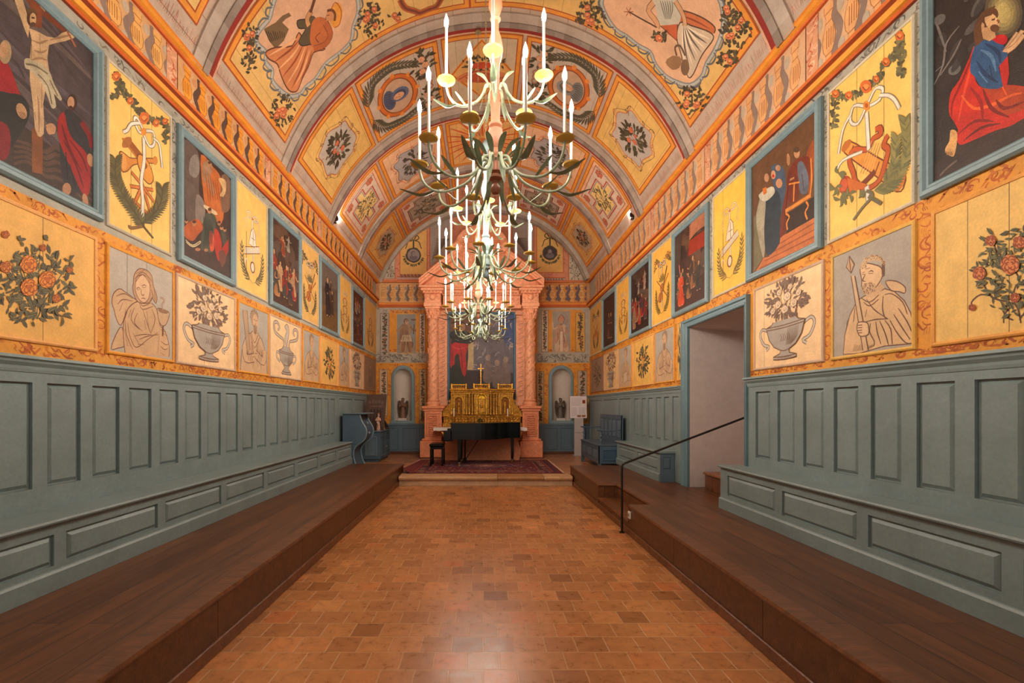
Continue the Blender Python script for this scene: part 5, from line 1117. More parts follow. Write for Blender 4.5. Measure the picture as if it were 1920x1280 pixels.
# --- right wall, lower row ---
def rose_panel_R(c, w, h):
    c.at(zoomed(fR, 1380, 420, 0.28125)); q = random.Random(9); st = (96, 70, 52)
    for s_ in ([(1795, 660), (1800, 600), (1850, 530), (1720, 490), (1660, 400), (1640, 360)], [(1860, 530), (1790, 560), (1820, 620), (1860, 640)], [(1910, 660), (1890, 560), (1850, 500), (1880, 400)], [(1900, 360), (1840, 270), (1750, 180), (1730, 130)], [(1720, 480), (1640, 470), (1580, 520), (1590, 560)], [(1900, 640), (2000, 480), (2060, 300), (2040, 100)], [(1880, 520), (2000, 420), (2120, 400)], [(1900, 620), (2040, 540), (2140, 560)]): c.stroke(s_, 0.012, st, taper=0.3)
    for k in range(270):
        a = q.uniform(0, 6.28); e = q.random() ** 0.5; x, y = 1880 + 290 * e * cos(a), 320 + 290 * e * sin(a); g = q.uniform(0, 6.28); l = q.uniform(36, 64)
        if x < 1600 and y < 200: continue
        p = [(x + t * l * cos(g) - s_ * l * 0.2 * sin(g), y + t * l * sin(g) + s_ * l * 0.2 * cos(g)) for t, s_ in ((0, 0), (.3, .9), (.7, .9), (1, 0), (.7, -.9), (.3, -.9))]
        c.poly(p, mixc((140, 134, 90), (84, 84, 62), q.random())); c.stroke([(x, y), (x + l * cos(g), y + l * sin(g))], 0.004, (70, 64, 46))
    for x, y, r in ((1845, 270, 62), (1638, 328, 44), (1716, 110, 34), (1905, 120, 40), (2000, 330, 60), (2080, 180, 50), (1590, 555, 20), (1880, 490, 30), (2090, 480, 44)):
        c.ell(x, y, r, r * 1.05, (222, 136, 80), wob=0.08, n=16)
        petals(c, x, y, r, (150, 74, 44), 0.009)
panel('R', RU[0], *ZRr, (234, 192, 112), rose_panel_R, 'flower_panel', 'large yellow board with pink roses and stems, lower right edge of the view', rim=(232, 166, 84), cracks=(0.78, 0.55, 0.3))
def saint_spear(c, w, h):
    c.at(zoomed(fR, 1380, 420, 0.28125)); lw = 0.009; L2 = (112, 80, 64); rb = (214, 176, 132)
    hd = [(1005, 380), (1080, 382), (1135, 420), (1132, 460), (1095, 450), (1040, 440)]; c.poly(hd, rb, sm=True); c.stroke(hd, lw, L2, closed=True)
    bd = [(722, 868), (732, 740), (765, 610), (815, 510), (870, 475), (945, 460), (1000, 430), (1065, 450), (1130, 510), (1172, 590), (1198, 700), (1200, 795), (1000, 812), (830, 862)]; c.poly(bd, rb); c.stroke(bd, lw, L2, closed=True, sm=False)
    c.poly([(860, 440), (960, 380), (1000, 420), (940, 480), (880, 490)], (206, 166, 126))
    fc = [(835, 300), (870, 262), (930, 270), (975, 290), (985, 340), (955, 400), (900, 455), (850, 430), (845, 370)]; c.poly(fc, (220, 182, 140), sm=True); c.stroke(fc, lw, L2, closed=True)
    q = random.Random(2)
    for k in range(26):
        a = PI * (0.98 + 1.0 * k / 26); x, y = 925 + 78 * cos(a) * q.uniform(.75, 1.02), 285 + 72 * sin(a) * q.uniform(.75, 1.0)
        c.ell(x, y, 14, 14, (206, 172, 132)); c.stroke([(x - 9, y), (x, y - 10), (x + 9, y), (x, y + 8)], lw * 0.7, L2)
    for k in range(24):
        x, y = q.uniform(845, 935), q.uniform(395, 460); c.ell(x, y, 12, 14, (196, 160, 122)); c.stroke([(x - 7, y - 6), (x + 2, y), (x - 3, y + 10)], lw * 0.7, L2)
    for k in range(7): c.stroke([(980, 270 + 10 * k), (998, 280 + 10 * k), (985, 290 + 10 * k)], lw, L2)
    for s_ in ([(850, 325), (866, 318)], [(890, 322), (910, 310), (925, 318)], [(848, 335), (868, 335)], [(892, 330), (922, 328)], [(870, 335), (852, 375), (872, 382)], [(858, 398), (885, 396)], [(870, 300), (900, 292)],
               [(840, 490), (900, 520), (960, 470)], [(860, 520), (900, 545), (960, 500)], [(880, 500), (930, 570), (1020, 630)], [(990, 480), (985, 560), (1000, 620), (1025, 632)], [(1000, 470), (1050, 465), (1120, 520), (1150, 600)], [(860, 655), (940, 635), (1025, 632)], [(905, 660), (900, 720), (930, 780), (925, 815)], [(940, 650), (950, 720), (975, 800)], [(965, 645), (1000, 720), (1025, 805)], [(1000, 640), (1040, 700), (1050, 800)], [(1035, 640), (1080, 720), (1140, 790), (1190, 790)], [(1060, 600), (1110, 680), (1170, 770)], [(1090, 560), (1150, 650), (1190, 740)], [(800, 560), (790, 650)], [(820, 540), (812, 580)], [(750, 640), (745, 700)], [(880, 570), (870, 620)]):
        c.stroke(s_, lw, L2, taper=0.5)
    for k in range(14): c.stroke([(790 + 9 * k, 850 - 2 * k), (800 + 10 * k, 800 + 3 * (k % 4))], lw, (110, 84, 66), taper=0.7)
    c.poly([(776, 345), (800, 345), (890, 838), (855, 842)], (210, 176, 138)); c.stroke([(776, 345), (855, 842)], lw, L2); c.stroke([(800, 345), (890, 838)], lw, L2)
    c.poly([(763, 213), (797, 268), (775, 326), (744, 288)], (196, 160, 126)); c.stroke([(763, 213), (797, 268), (775, 326), (744, 288)], lw, L2, closed=True, sm=False); c.stroke([(763, 213), (775, 326)], lw, L2)
    hn = [(815, 690), (825, 655), (880, 655), (893, 690), (890, 735), (840, 748), (820, 720)]; c.poly(hn, (222, 184, 142), sm=True); c.stroke(hn, lw, L2, closed=True)
    for k in range(4): c.stroke([(820, 675 + 17 * k), (850, 672 + 17 * k)], lw * 0.8, L2)
panel('R', RU[1], *ZRr, (170, 160, 148), saint_spear, 'saint_panel', 'grey board with curly bearded saint gripping a spear', rim=(226, 180, 92), cracks=())
panel('R', RU[2], *ZRr, CRM, lambda c, w, h: vase(c, 21, 0), 'vase_panel', 'cream board with large grey urn of flowers beside the passage opening', rim=(206, 176, 150), unit='box', cracks=(0.83,))
panel('R', RU[3], *ZRr, (236, 196, 120), motif_strip(31), 'ornamental_panel', 'very narrow yellow board against the far side of the passage frame', unit='wide', cracks=()) if False else None
panel('R', RU[3], *ZRr, (236, 196, 120), lambda c, w, h: bush(c, .5, .5, .3, .4, 40, [], seed=6, lsz=0.5), 'ornamental_panel', 'very narrow yellow board against the far side of the passage frame', unit='box', cracks=())
panel('R', RU[4], *ZRr, GRY, lambda c, w, h: bust(c, 24, GRY, face=-1, beard=True), 'saint_panel', 'grey board with saint folding his arms, right wall beyond the passage', rim=(232, 160, 60), unit='box', cracks=())
panel('R', RU[5], *ZRr, (234, 184, 96), lambda c, w, h: bush(c, .5, .52, .27, .33, 120, [(-.2, .2, .12), (.3, .1, .12), (0, -.3, .12)], seed=7, lsz=0.24), 'flower_panel', 'yellow board with leafy rose bush, right wall beyond the passage', rim=(236, 176, 108), unit='box', cracks=())
panel('R', RU[6], *ZRr, (186, 176, 158), lambda c, w, h: bust(c, 25, GRY, (150, 120, 96), face=-1, prop_='book'), 'saint_panel', 'pale grey board with faint hooded saint, right wall second saint from the passage', rim=(232, 160, 60), unit='box', cracks=())
panel('R', RU[7], *ZRr, (234, 192, 132), lambda c, w, h: vase(c, 26, 2), 'vase_panel', 'cream board with slim footed vase, farthest vase on right wall', rim=(206, 176, 150), unit='box', cracks=())
panel('R', RU[8], *ZRr, (160, 134, 112), lambda c, w, h: bush(c, .5, .5, .25, .36, 40, [], (120, 96, 80), (100, 80, 66), seed=8, lsz=0.3), 'flower_panel', 'dim brownish board in the far right corner', rim=(180, 120, 80), unit='box', cracks=())

# --- upper yellow boards ---
def trophy_A(c, w, h):
    c.at(zoomed(fL, 0, 0, 0.375)); q = random.Random(1); o1 = (196, 124, 56); dk = (110, 64, 34)
    for s_ in ([(575, 380), (590, 440), (560, 490)], [(575, 380), (620, 460), (650, 500), (700, 560), (740, 600), (800, 600), (820, 620), (825, 700)]):
        for x, y in catmull(s_, 5):
            for j in range(4): g = q.uniform(0, 6.28); c.stroke([(x, y), (x + 12 * cos(g), y + 12 * sin(g)), (x + 24 * cos(g + .4), y + 24 * sin(g + .4))], 0.03, mixc(LG, DG, q.random()), taper=0.9)
    for x, y, r in ((575, 383, 20), (645, 505, 17), (715, 590, 26), (775, 615, 17), (820, 606, 14)): c.ell(x, y, r, r * 1.15, (206, 110, 56), wob=.1); c.ell(x, y, r * .5, r * .5, (226, 150, 84)); c.stroke([(x - r * .6, y), (x, y + r * .6), (x + r * .6, y)], 0.008, (140, 66, 36))
    W_ = (226, 220, 204); E_ = (130, 122, 104)
    c.poly([(600, 690), (615, 690), (770, 920), (760, 900)], o1)
    nk = [(615, 700), (640, 690), (720, 790), (700, 810)]; c.poly(nk, (150, 88, 44)); c.ell(628, 712, 22, 30, (170, 106, 56), rot=.5, wob=.12)
    hn = [(592, 760), (600, 850), (630, 855), (660, 825), (720, 815), (775, 815), (775, 795), (720, 790), (650, 790), (620, 770)]; c.poly(hn, (206, 134, 62), sm=True); c.stroke(hn, 0.008, dk, closed=True); c.ell(610, 808, 17, 46, (222, 156, 84), rot=-.15); c.ell(770, 803, 12, 22, (206, 134, 62))
    lt = [(690, 770), (730, 800), (755, 860), (760, 900), (740, 920), (710, 890), (690, 840), (680, 800)]; c.poly(lt, (216, 148, 66), sm=True); c.stroke(lt, 0.009, dk, closed=True); c.ell(718, 830, 12, 16, (140, 80, 40))
    for s_ in ([(645, 930), (760, 950)], [(700, 900), (750, 1080)], [(700, 940), (660, 1030)], [(660, 1000), (745, 1080)], [(650, 860), (700, 920), (765, 1010)]): c.stroke(s_, 0.035, dk); c.stroke(s_, 0.024, (206, 120, 56))
    for s_ in ([(712, 690), (715, 800), (700, 900), (708, 1000), (704, 1120)],): ribbon(c, s_, 0.045, W_, E_)
    for s_ in ([(712, 655), (680, 590), (665, 600), (690, 660), (712, 655)], [(712, 655), (760, 660), (765, 720), (740, 730), (712, 670)], [(690, 615), (650, 620), (630, 650), (610, 660)], [(760, 690), (790, 720), (800, 790), (805, 840)]): c.stroke(s_, 0.035, E_); c.stroke(s_, 0.022, W_)
    c.ell(712, 658, 14, 20, (216, 140, 60))
    for pts in ([(720, 1140), (660, 1050), (600, 960), (570, 880), (570, 800)], [(700, 1120), (770, 1060), (800, 1000), (805, 940)]):
        p = catmull(pts, 8)
        for i in range(1, len(p) - 1):
            g = math.atan2(p[i + 1][1] - p[i][1], p[i + 1][0] - p[i][0])
            for sd in (-1, 1): c.stroke([p[i], (p[i][0] + 24 * cos(g + sd * .5), p[i][1] + 24 * sin(g + sd * .5)), (p[i][0] + 52 * cos(g + sd * .75), p[i][1] + 52 * sin(g + sd * .75))], 0.024, mixc((112, 104, 66), (84, 78, 54), q.random()), taper=0.95)
        c.stroke(pts, 0.015, (84, 76, 52))
    c.stroke([(705, 1130), (650, 1140), (640, 1125)], 0.03, (130, 96, 60)); c.stroke([(710, 1130), (760, 1190)], 0.02, (96, 84, 56))
panel('L', LY[0], *ZYL, (238, 196, 110), trophy_A, 'trophy_panel', 'tall yellow board with lute, horn and palm tied by a white bow, left wall nearest', rim=(196, 186, 166), cracks=(0.33, 0.66))
TG = 'ribboned trophy boards'
panel('L', LY[1], *ZYL, (238, 194, 108), lambda c, w, h: trophy(c, 2, 1, g=(120, 110, 76)), 'trophy_panel', 'tall yellow board with white mitre and book on a ribbon, second on left wall', rim=(196, 186, 166), unit='tro', cracks=())
panel('L', LY[2], *ZYL, (226, 180, 104), lambda c, w, h: trophy(c, 3, 4), 'trophy_panel', 'tall yellow board with orange instruments, third on left wall', rim=(196, 186, 166), unit='tro', cracks=())
panel('L', LY[3], *ZYL, (226, 178, 92), lambda c, w, h: trophy(c, 4, 3), 'trophy_panel', 'tall yellow board with knotted brown leaves, fourth on left wall', rim=(196, 186, 166), unit='tro', cracks=())
panel('L', LY[4], *ZYL, (220, 172, 96), lambda c, w, h: trophy(c, 5, 3, g=(110, 100, 60)), 'trophy_panel', 'tall yellow board with leafy wreath in the far left corner', rim=(196, 186, 166), unit='tro', cracks=())
def trophy_RA(c, w, h):
    c.at(zoomed(fR, 1400, 0, 0.40625)); q = random.Random(2); o1 = (206, 132, 56); dk = (124, 62, 40)
    for s_ in ([(415, 430), (412, 500), (408, 590)], [(415, 430), (470, 450), (555, 405), (610, 360), (650, 290), (700, 240), (715, 160)], [(715, 160), (722, 260), (720, 340)]):
        for x, y in catmull(s_, 5):
            for j in range(4): g = q.uniform(0, 6.28); c.stroke([(x, y), (x + 11 * cos(g), y + 11 * sin(g)), (x + 24 * cos(g + .4), y + 24 * sin(g + .4))], 0.028, mixc((130, 124, 84), DG, q.random()), taper=0.9)
    for x, y, r in ((416, 432, 17), (478, 440, 17), (558, 400, 27), (605, 365, 15), (650, 285, 18), (714, 165, 20)): c.ell(x, y, r, r * 1.1, (214, 110, 50), wob=.1); c.ell(x, y, r * .5, r * .5, (230, 150, 80)); c.stroke([(x - r * .6, y), (x, y + r * .6), (x + r * .6, y)], 0.008, (150, 66, 36))
    col = [(450, 690), (480, 650), (600, 720), (725, 790), (735, 850), (700, 885), (600, 810), (500, 740)]; c.poly(col, (222, 150, 66)); c.stroke(col, 0.01, dk, closed=True)
    c.ell(712, 835, 22, 52, (206, 124, 56), rot=0.45); c.stroke([(620, 745), (600, 800)], 0.012, dk); c.stroke([(500, 670), (480, 720)], 0.012, dk); c.stroke([(640, 775), (655, 785), (650, 800), (680, 812)], 0.012, dk); c.ell(466, 672, 14, 34, (190, 110, 50), rot=0.6)
    ly = [(600, 600), (620, 590), (625, 620), (590, 640), (560, 690), (500, 690), (480, 740), (500, 800), (510, 840), (560, 870), (620, 830), (650, 740), (660, 690), (640, 670), (650, 640), (660, 625)]
    c.stroke(ly, 0.05, dk); c.stroke(ly, 0.036, (196, 92, 44))
    for k in range(5): c.stroke([(585 + 10 * k, 650 + 3 * k), (530 + 12 * k, 800 + 2 * k)], 0.006, (230, 180, 110))
    c.stroke([(510, 860), (540, 850), (600, 790)], 0.05, dk); c.ell(462, 855, 28, 45, (176, 66, 40), rot=0.2); c.ell(455, 855, 16, 32, (206, 96, 60), rot=0.2); c.poly([(470, 820), (560, 850), (560, 862), (480, 890)], (206, 110, 50))
    ribbon(c, [(560, 520), (565, 600), (570, 690)], 0.04); ribbon(c, [(560, 860), (570, 930)], 0.05)
    for s_ in ([(555, 490), (500, 490), (485, 560), (520, 570), (555, 500)], [(565, 480), (600, 410), (635, 410), (620, 460), (570, 490)], [(620, 440), (660, 440), (690, 460), (712, 500)], [(485, 530), (450, 600), (430, 710)], [(540, 700), (450, 740), (420, 790)]): c.stroke(s_, 0.032, (140, 132, 112)); c.stroke(s_, 0.02, (228, 222, 206))
    c.ell(560, 487, 16, 22, (222, 140, 60)); c.ell(560, 487, 8, 11, (180, 90, 40))
    for pts in ([(590, 880), (680, 850), (740, 740), (750, 640), (740, 560)], [(640, 860), (690, 760), (700, 640)]):
        p = catmull(pts, 9)
        for i in range(1, len(p) - 1):
            g = math.atan2(p[i + 1][1] - p[i][1], p[i + 1][0] - p[i][0])
            for sd in (-1, 1): c.stroke([p[i], (p[i][0] + 22 * cos(g + sd * .4), p[i][1] + 22 * sin(g + sd * .4)), (p[i][0] + 50 * cos(g + sd * .6), p[i][1] + 50 * sin(g + sd * .6))], 0.026, mixc((150, 140, 84), (104, 104, 70), q.random()), taper=0.95)
    for x, y in ((430, 800), (415, 870), (440, 920), (480, 900), (530, 880)):
        for j in range(5): g = q.uniform(0, 6.28); c.stroke([(x, y), (x + 20 * cos(g), y + 20 * sin(g)), (x + 36 * cos(g + .4), y + 36 * sin(g + .4))], 0.03, (120, 116, 78), taper=0.9)
    c.stroke([(500, 1015), (540, 960), (590, 900), (560, 880)], 0.026, (120, 110, 84)); c.stroke([(570, 905), (630, 940)], 0.03, (110, 104, 76))
panel('R', RY[0], *ZYR, (244, 200, 108), trophy_RA, 'trophy_panel', 'tall yellow board with lyre, column drum and white bow, right wall nearest', rim=(206, 196, 172), cracks=(0.3, 0.62))
panel('R', RY[1], *ZYR, (244, 192, 78), lambda c, w, h: trophy(c, 12, 1, white=(220, 204, 176), g=(140, 118, 56)), 'trophy_panel', 'bright yellow board with white mitre over an open book, above the passage', rim=(206, 196, 172), unit='tro', cracks=(0.7,))
panel('R', RY[2], *ZYR, (240, 184, 80), lambda c, w, h: trophy(c, 13, 4, g=(140, 116, 52)), 'trophy_panel', 'tall yellow board with crossed violin and leaves, third on right wall', rim=(206, 196, 172), unit='tro', cracks=())
panel('R', RY[3], *ZYR, (236, 180, 80), lambda c, w, h: trophy(c, 14, 3, g=(140, 116, 62)), 'trophy_panel', 'tall yellow board with ribbon loops and wreath, fourth on right wall', rim=(206, 196, 172), unit='tro', cracks=())
panel('R', RY[4], *ZYR, (216, 170, 96), lambda c, w, h: trophy(c, 15, 2, g=(110, 100, 60)), 'trophy_panel', 'tall yellow board with grey-brown wreath in the far right corner', rim=(206, 196, 172), unit='tro', cracks=())

# --- framed oil paintings ---
def crucifixion(c, w, h):
    q = random.Random(3)
    for k in range(40):
        y = q.uniform(0, h); c.stroke([(q.uniform(-.1, w * .5), y), (w * .5, y + .1), (w * q.uniform(.6, 1.1), y + q.uniform(-.2, .1))], q.uniform(.02, .07), q.choice([(88, 78, 84), (76, 66, 70), (64, 56, 58), (96, 84, 80)]), taper=.8)
    c.poly([(0, 0), (w, 0), (w, h * .2), (w * .6, h * .26), (w * .3, h * .2), (0, h * .3)], (58, 46, 42)); c.at(zoomed(fL, 0, 0, 0.375))
    for k in range(5): c.stroke([(60, 700 + 30 * k), (130, 720 + 22 * k), (220, 760 + 30 * k), (300, 740 + 40 * k), (470, 930 + 30 * k)], .03, (84, 62, 52), taper=.6)
    sk = (190, 158, 120); s2 = (150, 116, 86)
    c.poly([(150, 640), (152, 860), (204, 870), (205, 640)], (126, 74, 42)); c.poly([(-10, -190), (190, 20), (335, 135), (310, 165), (170, 50), (-10, -120)], (112, 56, 36)); c.poly([(138, -150), (142, 130), (200, 140), (205, -120)], (120, 62, 38))
    c.poly([(215, 60), (222, 0), (232, -60), (190, -60), (190, 30)], (170, 150, 110))
    c.poly([(40, -80), (88, -60), (140, 120), (132, 190), (108, 130), (70, 20)], sk)
    body = [(135, 140), (150, 200), (140, 290), (140, 400), (150, 480), (160, 560), (165, 640), (180, 680), (195, 685), (210, 670), (212, 600), (207, 520), (220, 440), (240, 390), (236, 350), (228, 290), (236, 225), (270, 215), (320, 205), (362, 190), (375, 165), (345, 150), (300, 165), (270, 190), (225, 182), (185, 160), (160, 150)]
    c.poly(body, sk)
    for s_ in ([(150, 200), (190, 215), (230, 200)], [(160, 250), (195, 262), (226, 250)], [(190, 170), (192, 260)], [(150, 300), (190, 290), (225, 300)], [(180, 480), (186, 560), (186, 660)], [(150, 220), (146, 320)], [(240, 200), (300, 185), (345, 175)], [(165, 560), (170, 600)], [(200, 420), (200, 540)]): c.stroke(s_, .014, s2, taper=.6)
    c.ell(150, 90, 26, 44, (70, 46, 34)); c.ell(156, 95, 17, 32, (184, 146, 106)); c.stroke([(148, 88), (164, 90)], .01, (60, 40, 32)); c.ell(155, 122, 14, 12, (80, 54, 38)); c.stroke([(128, 62), (150, 48), (176, 64)], .02, (96, 70, 42))
    lc = [(112, 300), (130, 290), (150, 300), (200, 320), (240, 360), (262, 420), (300, 490), (290, 502), (262, 470), (272, 530), (250, 540), (228, 480), (190, 400), (140, 350), (118, 340)]; c.poly(lc, (176, 164, 136), sm=True)
    for s_ in ([(120, 320), (170, 330), (230, 370)], [(180, 370), (230, 430), (250, 520)], [(240, 400), (280, 480)]): c.stroke(s_, .012, (110, 98, 80))
    c.stroke([(340, 150), (330, 160), (352, 200), (370, 235)], .02, (150, 90, 60))
    r1 = [(325, 545), (370, 570), (410, 620), (440, 720), (440, 800), (400, 790), (425, 880), (385, 965), (330, 930), (300, 880), (290, 700), (310, 600)]; c.poly(r1, (46, 46, 50), sm=True)
    r2 = [(283, 590), (312, 560), (330, 640), (360, 700), (420, 760), (445, 840), (438, 965), (402, 965), (350, 850), (300, 740), (280, 660)]; c.poly(r2, (146, 34, 34), sm=True)
    c.stroke([(400, 610), (440, 680), (455, 740)], .06, (120, 32, 36))
    for s_ in ([(300, 620), (330, 720), (400, 860)], [(310, 700), (370, 820), (410, 940)], [(340, 700), (400, 780), (430, 860)]): c.stroke(s_, .02, (96, 20, 26), taper=.6)
    for s_ in ([(350, 600), (390, 680)], [(320, 760), (330, 900)], [(340, 820), (370, 940)]): c.stroke(s_, .02, (30, 32, 36), taper=.6)
    c.ell(352, 512, 26, 42, (60, 40, 32)); c.ell(346, 512, 18, 30, (186, 140, 106)); c.ell(345, 540, 12, 12, (70, 44, 34)); c.ell(246, 645, 26, 28, (180, 134, 100), wob=.1); c.stroke([(235, 625), (222, 632)], .015, (180, 134, 100)); c.ell(444, 800, 16, 34, (176, 130, 96), rot=-.2); c.ell(325, 945, 22, 32, (170, 124, 92)); c.ell(418, 1000, 14, 34, (170, 124, 92), rot=-.2)
    c.poly([(-40, 300), (20, 310), (50, 360), (78, 440), (84, 480), (-40, 500)], (146, 30, 36), sm=True); c.poly([(-60, 480), (40, 466), (100, 480), (135, 530), (134, 590), (100, 660), (40, 740), (-60, 800)], (38, 40, 40), sm=True); c.poly([(-40, 620), (20, 620), (44, 690), (26, 790), (-40, 790)], (120, 28, 36), sm=True)
    c.ell(16, 260, 32, 60, (160, 136, 100)); c.ell(8, 250, 22, 40, (182, 140, 104)); c.ell(98, 555, 24, 42, (180, 138, 100), rot=-.4)
    for k in range(4): c.stroke([(84 + 8 * k, 560), (100 + 8 * k, 590)], .006, (110, 76, 56))
picture('L', LP[0], 3.15, 4.585, (72, 62, 64), crucifixion, 'large framed painting of a figure on a cross with red-cloaked mourners')
def ascension(c, w, h):
    c.at(zoomed(fL, 320, 200, 0.390625))
    for pts, col in (([(62, 160), (110, 190), (135, 260), (130, 400), (150, 540), (120, 560), (70, 540), (62, 300)], (96, 82, 76)), ([(90, 250), (120, 230), (135, 290), (118, 340), (85, 320)], (132, 124, 116)), ([(120, 420), (160, 470), (150, 560), (115, 540)], (128, 116, 108)), ([(140, 230), (200, 290), (235, 340), (250, 450), (240, 560), (170, 500), (150, 400)], (186, 104, 52)), ([(240, 330), (285, 360), (284, 480), (240, 500)], (124, 92, 72)),
                     ([(150, 270), (185, 260), (195, 300), (185, 340), (210, 400), (200, 430), (170, 380), (150, 340)], (160, 124, 94)), ([(225, 345), (255, 350), (262, 390), (250, 430), (230, 425), (245, 395)], (206, 170, 120)), ([(165, 510), (205, 520), (215, 560), (205, 640), (195, 700), (160, 690), (140, 680), (145, 590)], (72, 76, 66)), ([(60, 575), (110, 540), (140, 550), (150, 585), (130, 610), (100, 645), (60, 620)], (176, 88, 44)),
                     ([(205, 590), (225, 600), (240, 660), (230, 740), (210, 700)], (176, 54, 34)), ([(240, 590), (262, 620), (265, 680), (245, 650)], (70, 72, 60)), ([(262, 650), (272, 640), (270, 700), (240, 740), (232, 700)], (166, 44, 30)), ([(180, 600), (200, 610), (205, 680), (185, 690)], (196, 80, 50)), ([(158, 470), (215, 505), (212, 520), (160, 488)], (214, 190, 150)), ([(225, 700), (250, 690), (262, 730), (240, 770)], (110, 64, 50))):
        c.poly(pts, col, sm=True)
    for x, y, r in ((182, 275, 9), (108, 560, 10), (240, 580, 9), (255, 590, 8), (182, 500, 10), (228, 560, 8), (70, 550, 8)): c.ell(x, y, r, r * 1.3, (178, 128, 90)); c.ell(x, y - r * .8, r * .9, r * .8, (80, 50, 36))
    c.stroke([(66, 638), (100, 665), (136, 645), (134, 656), (100, 672), (68, 648)], .012, (196, 180, 140)); c.ell(125, 685, 13, 8, (170, 120, 86)); c.ell(165, 688, 10, 8, (170, 120, 86))
    for k in range(8): c.stroke([(150 + 6 * k, 520 + 4 * k), (160 + 5 * k, 600), (150 + 6 * k, 670)], .014, (46, 50, 44), taper=.7)
    for k in range(6): c.stroke([(160 + 12 * k, 310 + 10 * k), (170 + 12 * k, 380 + 12 * k), (175 + 12 * k, 450)], .02, (160, 80, 40), taper=.7)
picture('L', LP[1], 3.14, 4.575, (66, 46, 40), ascension, 'framed painting of rising figures in an orange glow, second on left wall')
picture('L', LP[2], 3.13, 4.57, (70, 46, 36), lambda c, w, h: scene_dark(c, w, h, 3, (84, 60, 48)), 'framed painting crowded with red-robed figures, third on left wall')
def lean(c, w, h):
    c.poly([(0, 0), (w, 0), (w, h * .3), (w * .5, h * .42), (0, h * .3)], (110, 80, 46)); c.poly([(0, h), (w, h), (w, h * .75), (0, h * .6)], (104, 92, 84))
    figure(c, w * .45, h * .22, h * .6, (46, 40, 40), (30, 30, 36), seed=4, lean=-.1, arm='up'); figure(c, w * .65, h * .26, h * .4, (60, 46, 40), seed=5)
picture('L', LP[3], 3.13, 4.57, (90, 74, 60), lean, 'framed painting of a dark cloaked figure before hills, fourth on left wall')
picture('L', LP[4], 3.13, 4.57, (84, 42, 34), lambda c, w, h: scene_dark(c, w, h, 6, (92, 44, 34), [(120, 50, 36), (84, 60, 50), (60, 40, 36)], n=5), 'reddish brown framed painting, farthest on left wall')
def kneeling(c, w, h):
    q = random.Random(4)
    for k in range(60): c.ell(q.random() * w, h * q.uniform(.5, 1.0), .05, .03, q.choice([(84, 80, 78), (60, 56, 56), (100, 98, 96), (50, 44, 44)]), rot=q.uniform(0, 3))
    c.poly([(0, 0), (w, 0), (w, h * .22), (w * .4, h * .2), (0, h * .1)], (58, 42, 36)); c.at(zoomed(fR, 1400, 0, 0.40625))
    for s_ in ([(870, 400), (915, 300), (930, 200), (990, 120)], [(900, 350), (960, 260), (1000, 180)], [(930, 240), (900, 150), (880, 100)], [(915, 300), (880, 330)]): c.stroke(s_, .016, (120, 112, 108), taper=.6)
    c.stroke([(900, 810), (940, 770), (980, 740)], .014, (110, 96, 86))
    for k in range(5): c.ell(1195, 60, 90 - 14 * k, 120 - 18 * k, mixc((84, 74, 56), (206, 184, 110), k / 5))
    c.poly([(1060, 190), (1070, 120), (1095, 60), (1130, 45), (1160, 40), (1172, 70), (1150, 110), (1120, 180), (1080, 210)], (92, 56, 34), sm=True)
    rb = (196, 40, 24)
    c.poly([(1060, 215), (1040, 260), (990, 370), (950, 430), (943, 520), (965, 560), (985, 600), (978, 620), (992, 668), (1060, 645), (1150, 605), (1230, 580), (1300, 540), (1400, 500), (1420, 420), (1300, 400), (1215, 392), (1100, 405), (1060, 350)], rb, sm=True)
    c.poly([(1100, 405), (1215, 394), (1300, 402), (1400, 420), (1300, 500), (1180, 530), (1130, 440)], (176, 62, 24), sm=True)
    for s_, col in (([(1060, 230), (1010, 360), (960, 470), (955, 540)], (140, 20, 18)), ([(1060, 260), (1020, 400), (985, 560)], (226, 70, 40)), ([(1000, 440), (1060, 500), (1150, 480), (1230, 440), (1280, 430)], (226, 96, 40)), ([(1100, 410), (1140, 500), (1220, 540)], (120, 26, 16)), ([(1160, 460), (1200, 500), (1290, 470)], (120, 26, 16)), ([(985, 620), (1060, 560), (1150, 560)], (130, 26, 18)), ([(1010, 650), (1090, 590), (1180, 570)], (110, 24, 16)), ([(1040, 400), (1090, 470), (1100, 560)], (150, 26, 20)), ([(1190, 400), (1210, 440)], (226, 90, 40))): c.stroke(s_, .02, col, taper=.7)
    c.poly([(1060, 216), (1110, 182), (1180, 190), (1205, 225), (1216, 255), (1195, 300), (1172, 312), (1192, 400), (1100, 405), (1060, 352), (1040, 322)], (44, 84, 128), sm=True)
    for s_, col in (([(1090, 230), (1140, 260), (1160, 330)], (84, 126, 166)), ([(1110, 200), (1170, 240), (1180, 290)], (24, 52, 92)), ([(1070, 280), (1110, 340), (1170, 380)], (26, 56, 98)), ([(1080, 330), (1120, 380)], (90, 130, 168)), ([(1130, 300), (1150, 380)], (24, 52, 92))): c.stroke(s_, .018, col, taper=.7)
    c.poly([(1140, 176), (1170, 162), (1205, 162), (1214, 185), (1195, 206), (1160, 195)], (190, 24, 26), sm=True); c.poly([(1175, 305), (1216, 258), (1222, 340), (1212, 392), (1192, 395)], (190, 36, 26))
    c.poly([(1092, 130), (1100, 178), (1130, 190), (1160, 172), (1150, 120)], (196, 150, 106)); c.ell(1142, 102, 30, 46, (212, 168, 120), rot=-.5); c.ell(1155, 130, 22, 18, (104, 64, 38)); c.stroke([(1140, 92), (1156, 88)], .01, (90, 56, 36)); c.stroke([(1165, 92), (1176, 100), (1168, 106)], .01, (140, 90, 60)); c.ell(1098, 120, 9, 16, (200, 150, 106)); c.stroke([(1085, 200), (1075, 130), (1100, 70), (1150, 48)], .045, (96, 60, 36))
